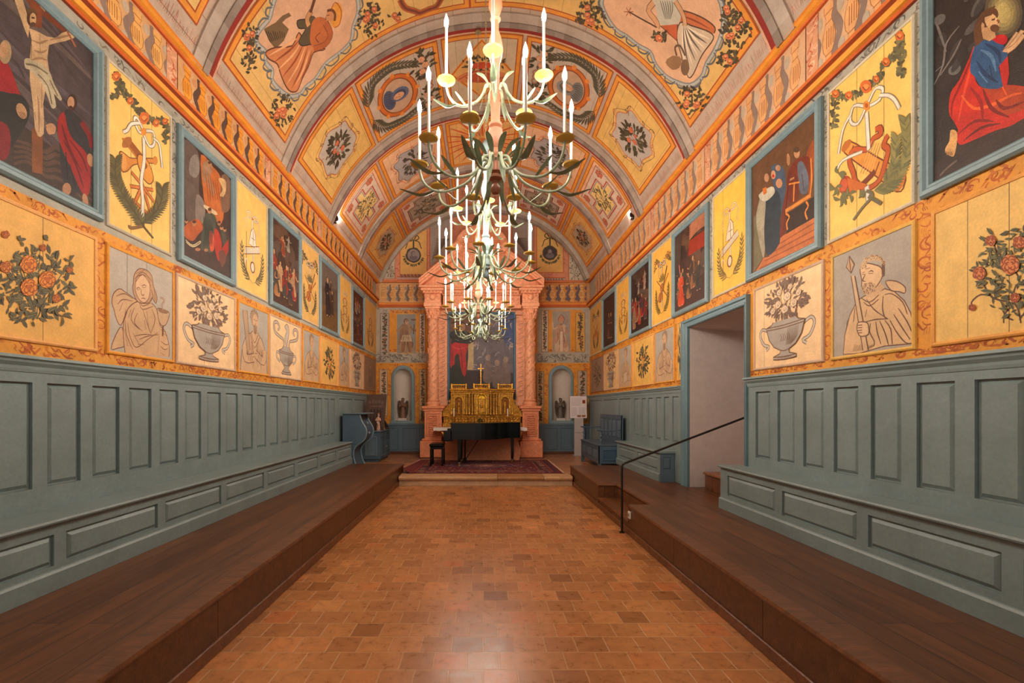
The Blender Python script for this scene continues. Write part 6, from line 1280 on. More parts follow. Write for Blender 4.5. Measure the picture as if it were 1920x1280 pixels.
    for s_ in ([(1200, 240), (1225, 200), (1262, 150)], [(1205, 235), (1240, 200), (1285, 140)], [(1215, 235), (1250, 210), (1290, 160)]): c.stroke(s_, .036, (150, 104, 70)); c.stroke(s_, .026, (214, 170, 126))
    c.poly([(950, 602), (976, 604), (982, 640), (968, 716), (950, 720), (928, 706), (926, 684), (945, 650)], (206, 156, 96), sm=True)
    for k in range(4): c.stroke([(930 + 8 * k, 700), (934 + 8 * k, 716)], .005, (130, 80, 50))
picture('R', RP[0], 3.085, 4.6, (46, 38, 36), kneeling, 'large framed painting of a kneeling man in red and blue robes')
def enthroned(c, w, h):
    c.at(zoomed(fR, 1400, 0, 0.40625))
    c.poly([(38, 760), (320, 500), (330, 1000), (150, 1090), (60, 1230), (38, 1260)], (104, 70, 44)); c.poly([(38, 1000), (75, 960), (80, 1190), (38, 1250)], (112, 104, 76))
    c.poly([(185, 990), (320, 905), (325, 1005), (190, 1080)], (52, 38, 32))
    st = [(36, 1268), (62, 1228), (82, 1190), (110, 1184), (112, 1150), (150, 1128), (155, 1092), (190, 1078), (325, 1000), (325, 1140)]; c.poly(st, (196, 112, 58))
    for k in range(4): c.stroke([(60 + 28 * k, 1240 - 36 * k), (325, 1120 - 32 * k)], .012, (150, 76, 38))
    c.poly([(80, 880), (130, 880), (110, 940), (95, 1060), (84, 1190), (64, 1120), (48, 1010), (62, 930)], (164, 156, 132), sm=True)
    c.poly([(98, 900), (150, 860), (176, 905), (160, 1010), (158, 1120), (100, 1180), (86, 1080), (92, 960)], (42, 56, 66), sm=True); c.poly([(118, 770), (160, 760), (182, 800), (186, 900), (166, 1000), (158, 900), (130, 860)], (66, 84, 104), sm=True)
    c.poly([(60, 900), (120, 860), (134, 890), (90, 930)], (196, 190, 170), sm=True); c.poly([(78, 870), (96, 862), (98, 890), (82, 900)], (206, 110, 40))
    for x, y, rx, ry, col in ((97, 820, 11, 20, (190, 140, 106)), (128, 806, 11, 20, (196, 146, 110)), (155, 846, 15, 22, (196, 140, 100)), (150, 775, 12, 14, (180, 130, 96)), (128, 812, 6, 8, (190, 40, 30))): c.ell(x, y, rx, ry, col)
    c.poly([(302, 662), (316, 652), (318, 760), (302, 890), (288, 880), (296, 760), (280, 720)], (156, 78, 34), sm=True)
    c.poly([(196, 800), (228, 740), (286, 720), (302, 760), (292, 850), (252, 850), (240, 930), (192, 950), (186, 1060), (172, 1088), (158, 1086), (170, 960), (188, 870)], (112, 44, 26), sm=True)
    c.poly([(240, 760), (262, 745), (285, 790), (292, 840), (284, 888), (256, 892), (246, 840)], (96, 104, 118), sm=True)
    for s_ in ([(200, 840), (190, 930), (176, 1060)], [(215, 850), (205, 930)], [(230, 800), (240, 880)], [(260, 800), (270, 880)]): c.stroke(s_, .016, (74, 26, 18), taper=.6)
    c.ell(237, 706, 14, 24, (190, 140, 100)); c.ell(235, 690, 16, 14, (84, 60, 44)); c.ell(198, 738, 8, 26, (180, 130, 90)); c.ell(196, 720, 5, 12, (180, 130, 90)); c.stroke([(205, 830), (225, 820)], .02, (180, 130, 90))
    for s_, wd in (([(184, 975), (240, 940), (302, 900)], .05), ([(200, 850), (250, 840)], .02), ([(225, 850), (222, 930)], .022), ([(186, 985), (202, 1000), (190, 1030), (194, 1060)], .024), ([(280, 930), (290, 950), (276, 980), (286, 1012)], .024), ([(302, 730), (306, 830), (298, 900)], .022)): c.stroke(s_, wd, (150, 84, 34)); c.stroke(s_, wd * .7, (222, 140, 56))
picture('R', RP[1], 3.08, 4.49, (96, 66, 44), enthroned, 'framed painting of a robed man on a golden throne above orange steps')
def red_cloth(c, w, h):
    scene_dark(c, w, h, 13, (84, 54, 42), [(70, 62, 54), (56, 50, 48), (150, 100, 64)], n=6, sky=False)
    c.poly([(w * .45, h * .62), (w, h * .6), (w, h * .78), (w * .5, h * .8)], (150, 46, 26)); c.stroke([(w * .1, h * .8), (w * .2, h * .4)], .03, (190, 110, 100)); figure(c, w * .22, h * .06, h * .42, (206, 74, 36), seed=3); c.poly([(0, h * .95), (w * .25, h), (w * .2, h * .6), (0, h * .55)], (74, 56, 46))
    for k in range(6): c.stroke([(w * .5, h * (.82 + .03 * k)), (w * .75, h * (.86 + .03 * k)), (w, h * (.84 + .03 * k))], .05, (176, 112, 80), taper=.5)
picture('R', RP[2], 3.07, 4.47, (72, 46, 38), red_cloth, 'framed painting with red canopy and orange-robed boy, above the passage frame')
picture('R', RP[3], 3.07, 4.47, (48, 30, 28), lambda c, w, h: scene_dark(c, w, h, 17, (48, 30, 28), [(150, 40, 30), (150, 110, 80), (60, 60, 66)], n=6), 'very dark framed painting with red figures, fourth on right wall')
picture('R', RP[4], 3.07, 4.47, (60, 40, 34), lambda c, w, h: (figure(c, w * .45, h * .16, h * .5, (120, 60, 44), (84, 40, 36), seed=8), figure(c, w * .62, h * .14, h * .5, (56, 48, 44), seed=9)), 'dark framed painting of two standing figures, farthest on right wall')
# ======================= WAINSCOT, BENCHES, PLATFORMS =======================
BL = (126, 144, 146); RAISE = [(0, 0.004), (0.012, 0.004), (0.034, 0.02), (0.038, 0.024)]
def wainscot(label, mp, y0, y1, opens, zt, base=0.378, wide=()):
    t = thing('wainscot', label, 'panelling', mp((y0 + y1) / 2, base, 0.02))
    m = MB(BL)
    groups = sorted(opens); n = len(groups)
    allo = sorted([(a, b, 1.02, 1.775) for a, b in opens] + [])
    split = None
    if wide:
        w0 = min(a for a, b in wide) - 0.06; w1 = max(b for a, b in wide) + 0.06
        m.field(mp, w0, base, w1, zt - 0.08, [(a, b, 0.5, 1.79) for a, b in wide], 0.03, 0.003)
        if allo: y1b = w0
        else: y1b = None
        if allo: m.field(mp, y0, base, w0, zt - 0.08, allo, 0.03, 0.003)
        if y1 > w1: m.mbox(mp, w1, base, y1, zt - 0.08, 0.002, 0.03)
    else: m.field(mp, y0, base, y1, zt - 0.08, allo, 0.03, 0.003)
    if wide: m.mbox(mp, 9.95, ZF + .001, y1, base, 0.002, 0.03)
    m.build('frame', M['blue'], t)
    m = MB(mul(BL, 1.12)); pr = [(0.001, zt - 0.11), (0.036, zt - 0.11), (0.045, zt - 0.09), (0.05, zt - 0.07), (0.075, zt - 0.045), (0.08, zt - 0.03), (0.1, zt - 0.02), (0.1, zt), (0.001, zt)]
    m.prism(pr, lambda a, b: mp(y0, b, a), lambda a, b: mp(y1, b, a)); m.build('cornice', M['blue'], t)
    for a, b in opens: MB(mul(BL, 1.0)).ring(mp, a + 0.001, 1.021, b - 0.001, 1.774, RAISE, cap=True).build('panel', M['blue'], t)
    for a, b in wide: MB(mul(BL, 1.02)).ring(mp, a + 0.001, 0.501, b - 0.001, 1.789, RAISE, cap=True).build('panel', M['blue'], t)
    return t
lo = [(3.352 + 0.388 * k - 0.001 * k, 3.63 + 0.388 * k - 0.001 * k) for k in range(-5, 17)]
wainscot('long blue-grey wainscot of tall raised panels along the left wall', mL, YF, YB, lo, 1.955, wide=[(10.14, 11.12), (11.3, 12.3), (12.5, 13.5)])
ro = [(5.01 - 0.3925 * k, 5.28 - 0.3925 * k) for k in range(0, 13)]
wainscot('blue-grey wainscot of raised panels on the right wall, near side of the passage', mR, YF, 5.43, ro, 1.945)
rf = [(9.24, 9.54), (8.88, 9.09), (8.49, 8.74), (8.11, 8.34), (7.74, 7.97), (7.37, 7.61)]
wainscot('blue-grey wainscot on the right wall between passage and end wall', mR, 7.26, YB, rf, 1.94, wide=[(9.78, 10.6), (10.72, 12.0), (12.15, 13.5)])
# dado of the end wall
for x0, x1, lab, pan in ((XL + 0.01, -1.7, 'low blue dado on end wall left of the altar', [(-3.0, -2.55), (-2.42, -1.98), (-1.93, -1.75)]), (1.62, XR - 0.01, 'low blue dado on end wall right of the altar', [(1.8, 2.2), (2.3, 2.66), (2.76, 3.05)])):
    t = thing('wainscot', lab, 'panelling', ((x0 + x1) / 2, YB, ZF)); m = MB((92, 114, 130)); m.field(mB, x0, ZF, x1, 1.06, [(a, b, 0.32, 0.98) for a, b in pan], 0.03, 0.003); m.build('frame', M['blue'], t)
    MB((100, 122, 136)).mbox(mB, x0, 1.06, x1, 1.11, 0.001, 0.06).build('cornice', M['blue'], t); MB((96, 62, 44)).mbox(mB, x0, ZF, x1, ZF + 0.08, 0.03, 0.05).build('skirting', M['oak'], t)
    for a, b in pan: MB((92, 114, 130)).ring(mB, a + .001, .321, b - .001, .979, [(0, .004), (.01, .004), (.02, .014)], cap=True).build('panel', M['blue'], t)

def bench(label, side, y0, y1, opens, zs, xf, zb=ZP, endpanel=False):
    X0 = XL if side == 'L' else XR; sg = 1 if side == 'L' else -1; dep = abs(X0) - xf - 0.03
    mp0 = mL if side == 'L' else mR; mp = lambda s, t, h: mp0(s, t, h + dep)
    t = thing('wall_bench', label, 'bench', mp0((y0 + y1) / 2, zb, dep / 2))
    m = MB(BL).field(mp, y0, zb + 0.0, y1, zs - 0.035, opens, 0.0, -0.022)
    m.color(BL); m.face([mp0(y0, zb, 0.032), mp0(y0, zs - .035, 0.032), mp0(y0, zs - .035, dep), mp0(y0, zb, dep)]); m.face([mp0(y1, zb, 0.032), mp0(y1, zs - .035, 0.032), mp0(y1, zs - .035, dep), mp0(y1, zb, dep)])
    m.build('front', M['blue'], t)
    m = MB(BL); pr = [(0.032, zs - 0.032), (dep + 0.02, zs - 0.032), (dep + 0.035, zs - 0.026), (dep + 0.04, zs - 0.014), (dep + 0.034, zs), (0.032, zs)]
    m.prism(pr, lambda a, b: mp0(y0 - (0.03 if endpanel else 0), b, a), lambda a, b: mp0(y1, b, a)); m.build('seat', M['blue'], t)
    m = MB(mul(BL, 0.98)).prism([(dep + 0.001, zb), (dep + 0.022, zb), (dep + 0.022, zb + 0.115), (dep + 0.012, zb + 0.13), (dep + 0.001, zb + 0.135)], lambda a, b: mp0(y0, b, a), lambda a, b: mp0(y1, b, a)); m.build('plinth', M['blue'], t)
    for a, b, c_, d in opens: MB(mul(BL, 1.0)).ring(mp, a + .001, c_ + .001, b - .001, d - .001, [(0, -.02), (.012, -.02), (.034, -.003), (.038, 0.0)], cap=True).build('panel', M['blue'], t)
    if endpanel:
        me = lambda s, z, h: (s, y0 - h, z); a, b = mp0(0, 0, dep)[0], mp0(0, 0, 0.04)[0]
        MB((96, 116, 130)).field(me, min(a, b), zb + .14, max(a, b), zs - .036, [(min(a, b) + .05, max(a, b) - .05, zb + .2, zs - .1)], .012, 0.001).ring(me, min(a, b) + .05, zb + .2, max(a, b) - .05, zs - .1, [(0, .001), (.01, .001), (.03, .012)], cap=True).mbox(me, min(a, b), zb, max(a, b), zb + .14, 0.001, .024).build('end_panel', M['blue'], t)
    return t
bo = [(3.17 + 0.985 * k, 4.06 + 0.98 * k, 0.535, 0.745) for k in range(-4, 7)]
bench('long blue-grey panelled bench built along the left wall', 'L', YF, 10.0, [o for o in bo if o[0] > YF], 0.85, 2.855)
bench('blue-grey panelled bench on the right wall, near side of the passage', 'R', YF, 5.6, [(4.55 - 0.995 * k, 5.44 - 0.995 * k, 0.55, 0.79) for k in range(6)], 0.9, 2.86)
bench('short blue-grey bench on the right wall beyond the passage', 'R', 7.52, 9.95, [(8.75, 9.75, 0.55, 0.76), (7.62, 8.63, 0.55, 0.76)], 0.875, 2.86, endpanel=True)

# platforms
def nosing(m, xe, y0, y1, sg, z=ZP):
    m.prism([(xe, z - 0.032), (xe + sg * 0.012, z - 0.034), (xe + sg * 0.02, z - 0.018), (xe + sg * 0.012, z + 0.0), (xe - sg * 0.12, z + 0.0005), (xe - sg * 0.12, z - 0.02)], lambda a, b: (a, y0, b), lambda a, b: (a, y1, b))
OKD = (92, 58, 36)
t = thing('wooden_platform', 'long dark oak platform along the left wall, under the bench', 'platform', (-2.5, 4.5, 0))
MB(OKD).box(XL + .002, YF, 0.0, -1.745, 9.94, ZP - 0.001).build('deck', M['plank'], t)
m = MB((112, 70, 42)); nosing(m, -1.745, YF, 9.95, 1); m.build('nosing', M['oak'], t)
m = MB(mul(OKD, 0.95)); 
for k in range(8): m.bbox(-1.746, YF + 1.4 * k, 0.085, -1.738, min(YF + 1.4 * (k + 1) - 0.003, 9.94), ZP - .034, 0.002)
m.build('riser', M['oak'], t)
m = MB((110, 68, 42)); m.bbox(-1.746, YF, 0.0, -1.722, 9.94, 0.09, 0.006); m.build('skirting', M['oak'], t)
t = thing('wooden_platform', 'dark oak platform along the right wall with a step notch, under the benches', 'platform', (2.5, 4.5, 0))
m = MB(OKD); PX = 1.83; NX = 2.12; N0, N1 = 5.78, 7.28
m.box(PX, YF, 0, XR - .002, N0, ZP - .001); m.box(NX, N0, 0, XR - .002, N1, ZP - .001); m.box(PX, N1, 0, XR - .002, 9.66, ZP - .001); m.build('deck', M['plank'], t)
m = MB((96, 60, 38)); m.box(PX, N0, 0, NX, N1, 0.165); m.build('step_tread', M['plank'], t)
m = MB((112, 70, 42)); nosing(m, PX, YF, N0, -1); nosing(m, PX, N1, 9.67, -1); nosing(m, NX, N0, N1, -1); nosing(m, PX, N0, N1, -1, 0.17)
m.prism([(N1, ZP - .03), (N1 - .018, ZP - .016), (N1 - .01, ZP + .001), (N1 + .1, ZP + .001)], lambda a, b: (PX - .01, a, b), lambda a, b: (NX, a, b)); m.build('nosing', M['oak'], t)
m = MB(mul(OKD, 0.95)); y = YF
for b in (0.3, 1.7, 3.0, 4.4, N0):
    m.bbox(PX - .007, y, .085, PX + .001, b - .003, ZP - .034, .002); y = b
m.build('riser', M['oak'], t); m = MB(mul(OKD, 0.95))
for a, b in ((N1, 8.4), (8.403, 9.66)): m.bbox(PX - .007, a, .085, PX + .001, b, ZP - .034, .002)
m.build('riser', M['oak'], t)
m = MB((110, 68, 42)); m.bbox(PX - .022, YF, 0.0, PX + .001, 9.66, .085, .006); m.build('skirting', M['oak'], t)
o = thing('power_socket', 'small white socket on the platform riser beside the handrail post', 'socket', (PX, 5.7, .25)); m = MB((226, 220, 210)); m.bbox(PX - .03, 5.66, .215, PX - .0075, 5.74, .305, .005).build('plate', M['wax'], o); MB((120, 116, 110)).lathe([(.022, 0), (.02, .003)], (PX - .033, 5.7, .26), 12, ax=0).build('outlet', M['wax'], o)
# stone step
m = MB((186, 150, 112)); x0, x1 = -1.72, 1.8
t = thing('stone_step', 'pale worn stone step across the aisle in front of the rug', 'step', (0, 9.4, 0))
for i, (a, b, c_) in enumerate(((x0, 0.28, (190, 154, 116)), (0.285, 1.22, (164, 122, 78)), (1.225, x1, (196, 158, 118)))):
    MB(c_).prism([(9.33, .12), (9.27, .125), (9.255, .16), (9.27, .195), (9.3, ZF + .001), (9.66, ZF + .001), (9.66, .12)], lambda p, q: (a, p, q), lambda p, q: (b - .003, p, q)).build('slab', M['stone'], t)
MB((196, 164, 130)).bbox(x0, 9.31, 0, 0.28, 9.64, .119, .004).bbox(.283, 9.31, 0, x1, 9.64, .119, .004).build('riser', M['stone'], t)
# passage
m = MB((208, 196, 192)); ya, yb = OPN; ya += .004; yb -= .004; X1 = XR + 1.75; zc = 2.68
m.face([(XR, yb, ZP - .2), (X1, yb, ZP - .2), (X1, yb, zc), (XR, yb, OZ)]); m.face([(XR, ya, ZP - .2), (X1, ya, ZP - .2), (X1, ya, zc), (XR, ya, OZ)])
m.face([(XR, ya, OZ), (X1, ya, zc), (X1, yb, zc), (XR, yb, OZ)]); m.face([(X1, ya, 0), (X1, yb, 0), (X1, yb, zc), (X1, ya, zc)])
for u, v in ((XR + .0, yb), ): pass
bm_ = m; o = m.build('door_1', M['stucco']); prop(o, kind='structure')
m = MB(OKD); m.box(XR - .001, ya, .1, X1, yb, ZP); prop(m.build('floor', M['plank']), kind='structure')
t = thing('passage_step', 'brown wooden step just inside the white passage', 'step', (XR + .3, 6.2, ZP)); MB((140, 88, 54)).bbox(XR + .13, ya + .002, ZP + .22, XR + 1.2, yb - .15, ZP + .255, .006).build('tread', M['oak'], t); m = MB((104, 64, 40)); 
for k in range(6): m.bbox(XR + .15, ya + .003 + .23 * k, ZP, XR + 1.1, ya + .228 + .23 * k if k < 5 else yb - .17, ZP + .219, .004)
m.build('riser', M['oak'], t)
t = thing('door_casing', 'blue-grey moulded casing around the passage opening', 'door frame', (XR, yb, ZP))
pr = [(0.0, 0.001), (0.0, 0.04), (0.02, 0.05), (0.05, 0.05), (0.07, 0.035), (0.12, 0.035), (0.14, 0.055), (0.2, 0.055), (0.2, 0.001)]
m = MB((104, 134, 144)); m.prism(pr, lambda a, b: mR(yb + a, ZP, b), lambda a, b: mR(yb + a, OZ + a * 0.6, b)); m.build('jamb', M['blue'], t)
m = MB((104, 134, 144)); m.prism(pr, lambda a, b: mR(yb + a, OZ + a * .6, b), lambda a, b: mR(ya - a * .25, OZ + a * .6, b)); m.build('lintel', M['blue'], t)
m = MB((104, 134, 144)); m.prism(pr, lambda a, b: mR(ya - a * .25, ZP, b), lambda a, b: mR(ya - a * .25, OZ + a * .6, b)); m.build('jamb', M['blue'], t)
t = thing('handrail', 'thin black iron handrail rising from the aisle floor into the passage', 'handrail', (1.753, 5.855, 0))
MB((34, 30, 28)).tube([(1.765, 5.855, 0), (1.765, 5.855, .84), (1.775, 5.855, .868), (1.81, 5.855, .888), (3.5, 5.855, 1.53)], .014, 8).build('rail', M['iron'], t); MB((34, 30, 28)).lathe([(.035, 0), (.035, .008)], (1.765, 5.855, .0), 12).tube([(3.5, 5.855, 1.53), (3.5, ya, 1.53)], .012).build('bracket', M['iron'], t)

# ======================= ALTAR =======================
PK = (238, 168, 128); PKD = (224, 142, 100)
def K(y): return y / F
def PXX(px, y): return (px - CX) * y / F
def PZ(py, y): return H + (CY - py) * y / F
alt = thing('altar_surround', 'salmon marbled altarpiece architecture with columns and broken pediment', 'altarpiece', (-.06, 12.9, ZF))
# back panel with opening for the painting
m = MB(PK); yb_ = 13.05; zt = 4.4
m.box(-1.55, yb_, ZF, -1.03, YB - .06, zt); m.box(.91, yb_, ZF, 1.45, YB - .06, zt); m.box(-1.03, yb_, 4.3, .91, YB - .06, zt); m.box(-1.03, yb_, ZF, .91, YB - .06, 1.7); m.build('back_wall', M['pink'], alt)
for sx, xc, dx0, dx1, pl0, pl1 in ((-1, -1.40, -1.615, -1.14, -1.73, -1.10), (1, 1.28, 1.05, 1.50, .98, 1.60)):
    p = MB(PKD); y0, y1 = 12.4, 13.06
    p.bbox(pl0, y0, ZF + .04, pl1, y1, .68, .012); p.bbox(pl0 + .04, y0 + .03, .68, pl1 - .04, y1, .74, .02)
    p.bbox(dx0, y0 + .08, .73, dx1, y1, 1.5, .008); p.bbox(dx0 - .04, y0 + .05, 1.49, dx1 + .04, y1, 1.55, .015); p.bbox(dx0 - .08, y0 + .02, 1.55, dx1 + .08, y1, 1.63, .02)
    pd = p.build('pedestal', M['pink'], alt)
    MB((110, 66, 50)).box(pl0, y0 + .01, ZF, pl1, y1, ZF + .04).build('base_board', M['oak'], pd)
    # carved relief on the die
    rl = MB(mul(PKD, .96)); mp = lambda s, t_, h: (s, y0 + .08 - h, t_); rl.ring(mp, dx0 + .05, .8, dx1 - .05, 1.44, [(0, .001), (.008, .02), (.03, .02), (.036, .001)])
    q = random.Random(5 + sx); xm = (dx0 + dx1) / 2
    for k in range(9):
        z = .86 + .06 * k
        for s_ in (-1, 1):
            rl.tube([(xm, y0 + .075, z), (xm + s_ * .06, y0 + .06, z + .03), (xm + s_ * .11, y0 + .06, z + .01), (xm + s_ * .1, y0 + .06, z - .03), (xm + s_ * .06, y0 + .065, z - .02)], [.014, .013, .012, .01, .006], 6)
    for k in range(5): rl.ball((xm, y0 + .07, .88 + .12 * k), .022, 8, 5)
    rl.build('relief', M['pink'], pd)
    # column
    c_ = MB(PK).lathe([(.19, 1.63), (.19, 1.68), (.2, 1.7), (.19, 1.73), (.155, 1.74), (.16, 1.77), (.175, 1.79), (.15, 1.81), (.145, 2.4), (.14, 3.2), (.125, 3.98), (.13, 4.0), (.145, 4.02), (.13, 4.04)], (xc, 12.72, 0), 28)
    col = c_.build('column', M['pink'], alt, smooth=True)
    # spiral relief vines on the shaft
    vn = MB(mul(PK, .94)); 
    for st in range(3):
        pts = [(xc + .146 * cos(a) * (1 - .05 * k / 60), 12.72 + .146 * sin(a) * (1 - .05 * k / 60), 1.84 + 2.12 * k / 60) for k in range(61) for a in (st * 2.09 + k * .21,)]; vn.tube(pts, .013, 5)
    for k in range(110):
        a = random.Random(k + 100 * sx).uniform(0, 6.28); z = 1.86 + 2.1 * (k / 110); vn.ball((xc + .14 * cos(a), 12.72 + .14 * sin(a), z), .024, 6, 4, (1, 1, 1.5))
    vn.build('vine_relief', M['pink'], col)
    cp = MB(mul(PK, 1.02)).lathe([(.13, 4.04), (.14, 4.14), (.17, 4.24), (.2, 4.29)], (xc, 12.72, 0), 16); 
    for r_, z0, hh, n in ((.145, 4.05, .12, 8), (.16, 4.13, .13, 8)):
        for k in range(n):
            a = 2 * PI * (k + (.5 if z0 > 4.1 else 0)) / n; cp.tube([(xc + r_ * cos(a) * .95, 12.72 + r_ * sin(a) * .95, z0), (xc + r_ * cos(a) * 1.05, 12.72 + r_ * sin(a) * 1.05, z0 + hh * .8), (xc + r_ * cos(a) * 1.35, 12.72 + r_ * sin(a) * 1.35, z0 + hh), (xc + r_ * cos(a) * 1.4, 12.72 + r_ * sin(a) * 1.4, z0 + hh * .8)], [.035, .032, .02, .01], 6)
    for a in (PI / 4, 3 * PI / 4, 5 * PI / 4, 7 * PI / 4): cp.ball((xc + .22 * cos(a), 12.72 + .22 * sin(a), 4.26), .04, 8, 6)
    cp.bbox(xc - .21, 12.51, 4.29, xc + .21, 12.93, 4.345, .01); cp.build('capital', M['pink'], col)
    # pilaster behind, inner side
    xa, xb = (-1.30, -1.03) if sx < 0 else (.91, 1.18); pl = MB(mul(PK, .98)); pl.bbox(xa, 12.97, 1.63, xb, 13.06, 4.04, .01); pl.bbox(xa - .02, 12.93, 1.63, xb + .02, 13.06, 1.8, .02); pl.bbox(xa - .02, 12.92, 4.2, xb + .02, 13.06, 4.34, .02)
    for k in range(16): 
        z = 1.9 + .135 * k; xm2 = (xa + xb) / 2; pl.tube([(xm2 - .07, 12.965, z), (xm2 + .05, 12.955, z + .05), (xm2 + .07, 12.965, z + .1), (xm2 - .04, 12.96, z + .12)], [.012, .016, .012, .006], 6)
    pl.build('pilaster', M['pink'], alt)
m = MB(PK)
for a, b, y0 in ((-1.64, -1.16, 12.5), (-1.16, 1.04, 12.75), (1.04, 1.52, 12.5)):
    m.bbox(a, y0, 4.345, b, YB - .06, 4.45, .008); m.bbox(a + .02, y0 + .03, 4.45, b - .02, YB - .06, 4.7, .004)
    m.bbox(a - .03, y0 - .03, 4.7, b + .03, YB - .06, 4.76, .015); m.bbox(a - .08, y0 - .09, 4.76, b + .08, YB - .06, 4.84, .02); m.bbox(a - .12, y0 - .13, 4.84, b + .12, YB - .06, 4.9, .015)
for k in range(34):
    x = -1.62 + 3.14 * k / 33; y0 = 12.5 if (x < -1.16 or x > 1.04) else 12.75; m.bbox(x - .02, y0 - .07, 4.7, x + .02, y0 - .01, 4.76, .004)
for k in range(14):
    x = -1.05 + 2.0 * k / 13; m.tube([(x - .05, 12.775, 4.55), (x, 12.76, 4.63), (x + .05, 12.775, 4.55), (x, 12.765, 4.5)], .014, 6)
m.build('entablature', M['pink'], alt)
for xc in (-1.4, 1.28):
    h = MB(mul(PK, 1.03)); h.ball((xc, 12.5, 4.6), .075, 12, 9, (1, .8, 1.15)); h.ball((xc, 12.46, 4.6), .02, 6, 5, (1, 1, 1.3))
    for s_ in (-1, 1): h.tube([(xc + s_ * .06, 12.52, 4.6), (xc + s_ * .13, 12.5, 4.66), (xc + s_ * .2, 12.52, 4.6), (xc + s_ * .15, 12.52, 4.54)], [.03, .035, .025, .01], 6); h.ball((xc + s_ * .04, 12.51, 4.66), .035, 8, 5)
    h.build('cherub_head', M['pink'], alt, smooth=True)
# raking broken pediment
for sx, xo, xi in ((-1, -1.76, -.72), (1, 1.64, .6)):
    m = MB(PK); z0 = 4.9; sl = .8
    zi = z0 + abs(xi - xo) * sl
    for dz, dd, th in ((0, .0, .07), (.07, .05, .07), (.14, .09, .05)):
        m.prism([(xo, z0 + dz), (xi, zi + dz), (xi, zi + dz + th), (xo, z0 + dz + th)], lambda a, b: (a, 12.5 - dd, b), lambda a, b: (a, YB - .08, b))
    m.prism([(xo, z0), (xi, z0), (xi, zi)], lambda a, b: (a, 12.7, b), lambda a, b: (a, YB - .08, b))
    m.tube([(xi, 12.46, zi + .1), (xi - sx * .1, 12.46, zi + .24), (xi - sx * .0, 12.46, zi + .34), (xi + sx * .1, 12.46, zi + .26), (xi + sx * .06, 12.46, zi + .18)], [.09, .08, .07, .06, .04], 8)
    m.build('raking_cornice', M['pink'], alt)
m = MB(mul(PK, .98)); a_, b_ = -.74, .62; xm = (a_ + b_) / 2; m.bbox(a_, 12.75, 4.9, b_, YB - .08, 6.05, .01); m.bbox(a_ - .08, 12.68, 6.0, b_ + .08, YB - .08, 6.1, .02)
arc = [(xm + (b_ - a_ + .1) / 2 * cos(PI * k / 16), 6.1 + .55 * sin(PI * k / 16)) for k in range(17)]; m.prism(arc, lambda a, b: (a, 12.72, b), lambda a, b: (a, YB - .1, b))
arc2 = [(xm + (b_ - a_ - .3) / 2 * cos(PI * k / 16), 6.14 + .36 * sin(PI * k / 16)) for k in range(17)]; m.color(mul(PKD, .95)); m.prism(arc2, lambda a, b: (a, 12.69, b), lambda a, b: (a, 12.74, b))
mp = lambda s, t_, h: (s, 12.75 - h, t_); m.color(PK); m.ring(mp, a_ + .15, 5.0, b_ - .15, 5.9, [(0, 0), (.01, .04), (.05, .04), (.06, .01)]); 
for k in range(8):
    a = k * PI / 4; m.ball((xm + .26 * cos(a), 12.72, 5.45 + .26 * sin(a)), .07, 8, 6)
m.ball((xm, 12.72, 5.45), .2, 14, 9, (1, .5, 1)); m.build('attic', M['pink'], alt)
# altar painting
t = thing('altar_painting', 'large dark altar painting of a red-draped figure, glare painted into its right half', 'painting', (-.06, 13.0, 1.75))
mA = lambda s, t_, h: (s, 13.045 - h, t_); ax0, ax1, az0, az1 = -1.03, .91, 1.72, 4.3
MB((74, 112, 140)).ring(mA, ax0, az0, ax1, az1, [(0, .001), (0, .05), (.02, .06), (.05, .05), (.07, .02), (.07, .005)]).build('frame', M['blue'], t)
c = Cv(mA).board(ax0 + .065, az0 + .065, ax1 - .065, az1 - .065, (84, 76, 78), .006, .003); c.at(lambda px, py: (PXX(px, 13.04), PZ(py, 13.04)))
q = random.Random(3)
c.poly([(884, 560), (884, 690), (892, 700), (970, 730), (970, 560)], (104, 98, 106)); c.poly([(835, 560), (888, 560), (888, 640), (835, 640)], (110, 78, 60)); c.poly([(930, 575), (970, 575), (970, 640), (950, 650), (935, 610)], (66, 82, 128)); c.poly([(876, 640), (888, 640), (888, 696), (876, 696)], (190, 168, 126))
for k in range(50): x, y = q.uniform(890, 962), q.uniform(600, 720); c.stroke([(x, y), (x + q.uniform(-8, 8), y + q.uniform(-10, 4)), (x + q.uniform(-10, 12), y + q.uniform(-16, 6))], .035, q.choice([(150, 140, 140), (126, 116, 120), (96, 88, 94), (170, 158, 150)]), taper=.8)  # pale strokes: glare painted into the canvas colour
c.poly([(835, 690), (970, 700), (970, 730), (835, 730)], (60, 46, 48)); c.poly([(846, 640), (872, 630), (878, 660), (874, 700), (860, 722), (846, 715), (842, 680)], (48, 50, 40), sm=True)
c.poly([(843, 652), (852, 642), (866, 639), (878, 643), (876, 656), (873, 668), (875, 688), (872, 705), (867, 700), (863, 684), (860, 664), (853, 668), (852, 684), (846, 690), (842, 674)], (176, 34, 36), sm=True); c.stroke([(846, 648), (860, 654), (876, 650)], .03, (206, 70, 66), taper=.7); c.poly([(846, 690), (853, 684), (862, 690), (868, 704), (870, 722), (846, 722)], (40, 44, 36), sm=True); c.poly([(843, 626), (856, 618), (880, 624), (884, 642), (872, 644), (850, 640)], (40, 40, 44), sm=True); c.ell(866, 612, 8, 9, (60, 44, 40)); c.ell(868, 613, 5, 7, (150, 110, 84)); c.poly([(838, 640), (846, 642), (850, 676), (842, 676)], (150, 40, 40))
for s_ in ([(850, 656), (848, 676)], [(864, 660), (868, 690)], [(862, 648), (866, 670), (866, 698)], [(846, 650), (848, 676)]): c.stroke(s_, .02, (110, 18, 22), taper=.6)
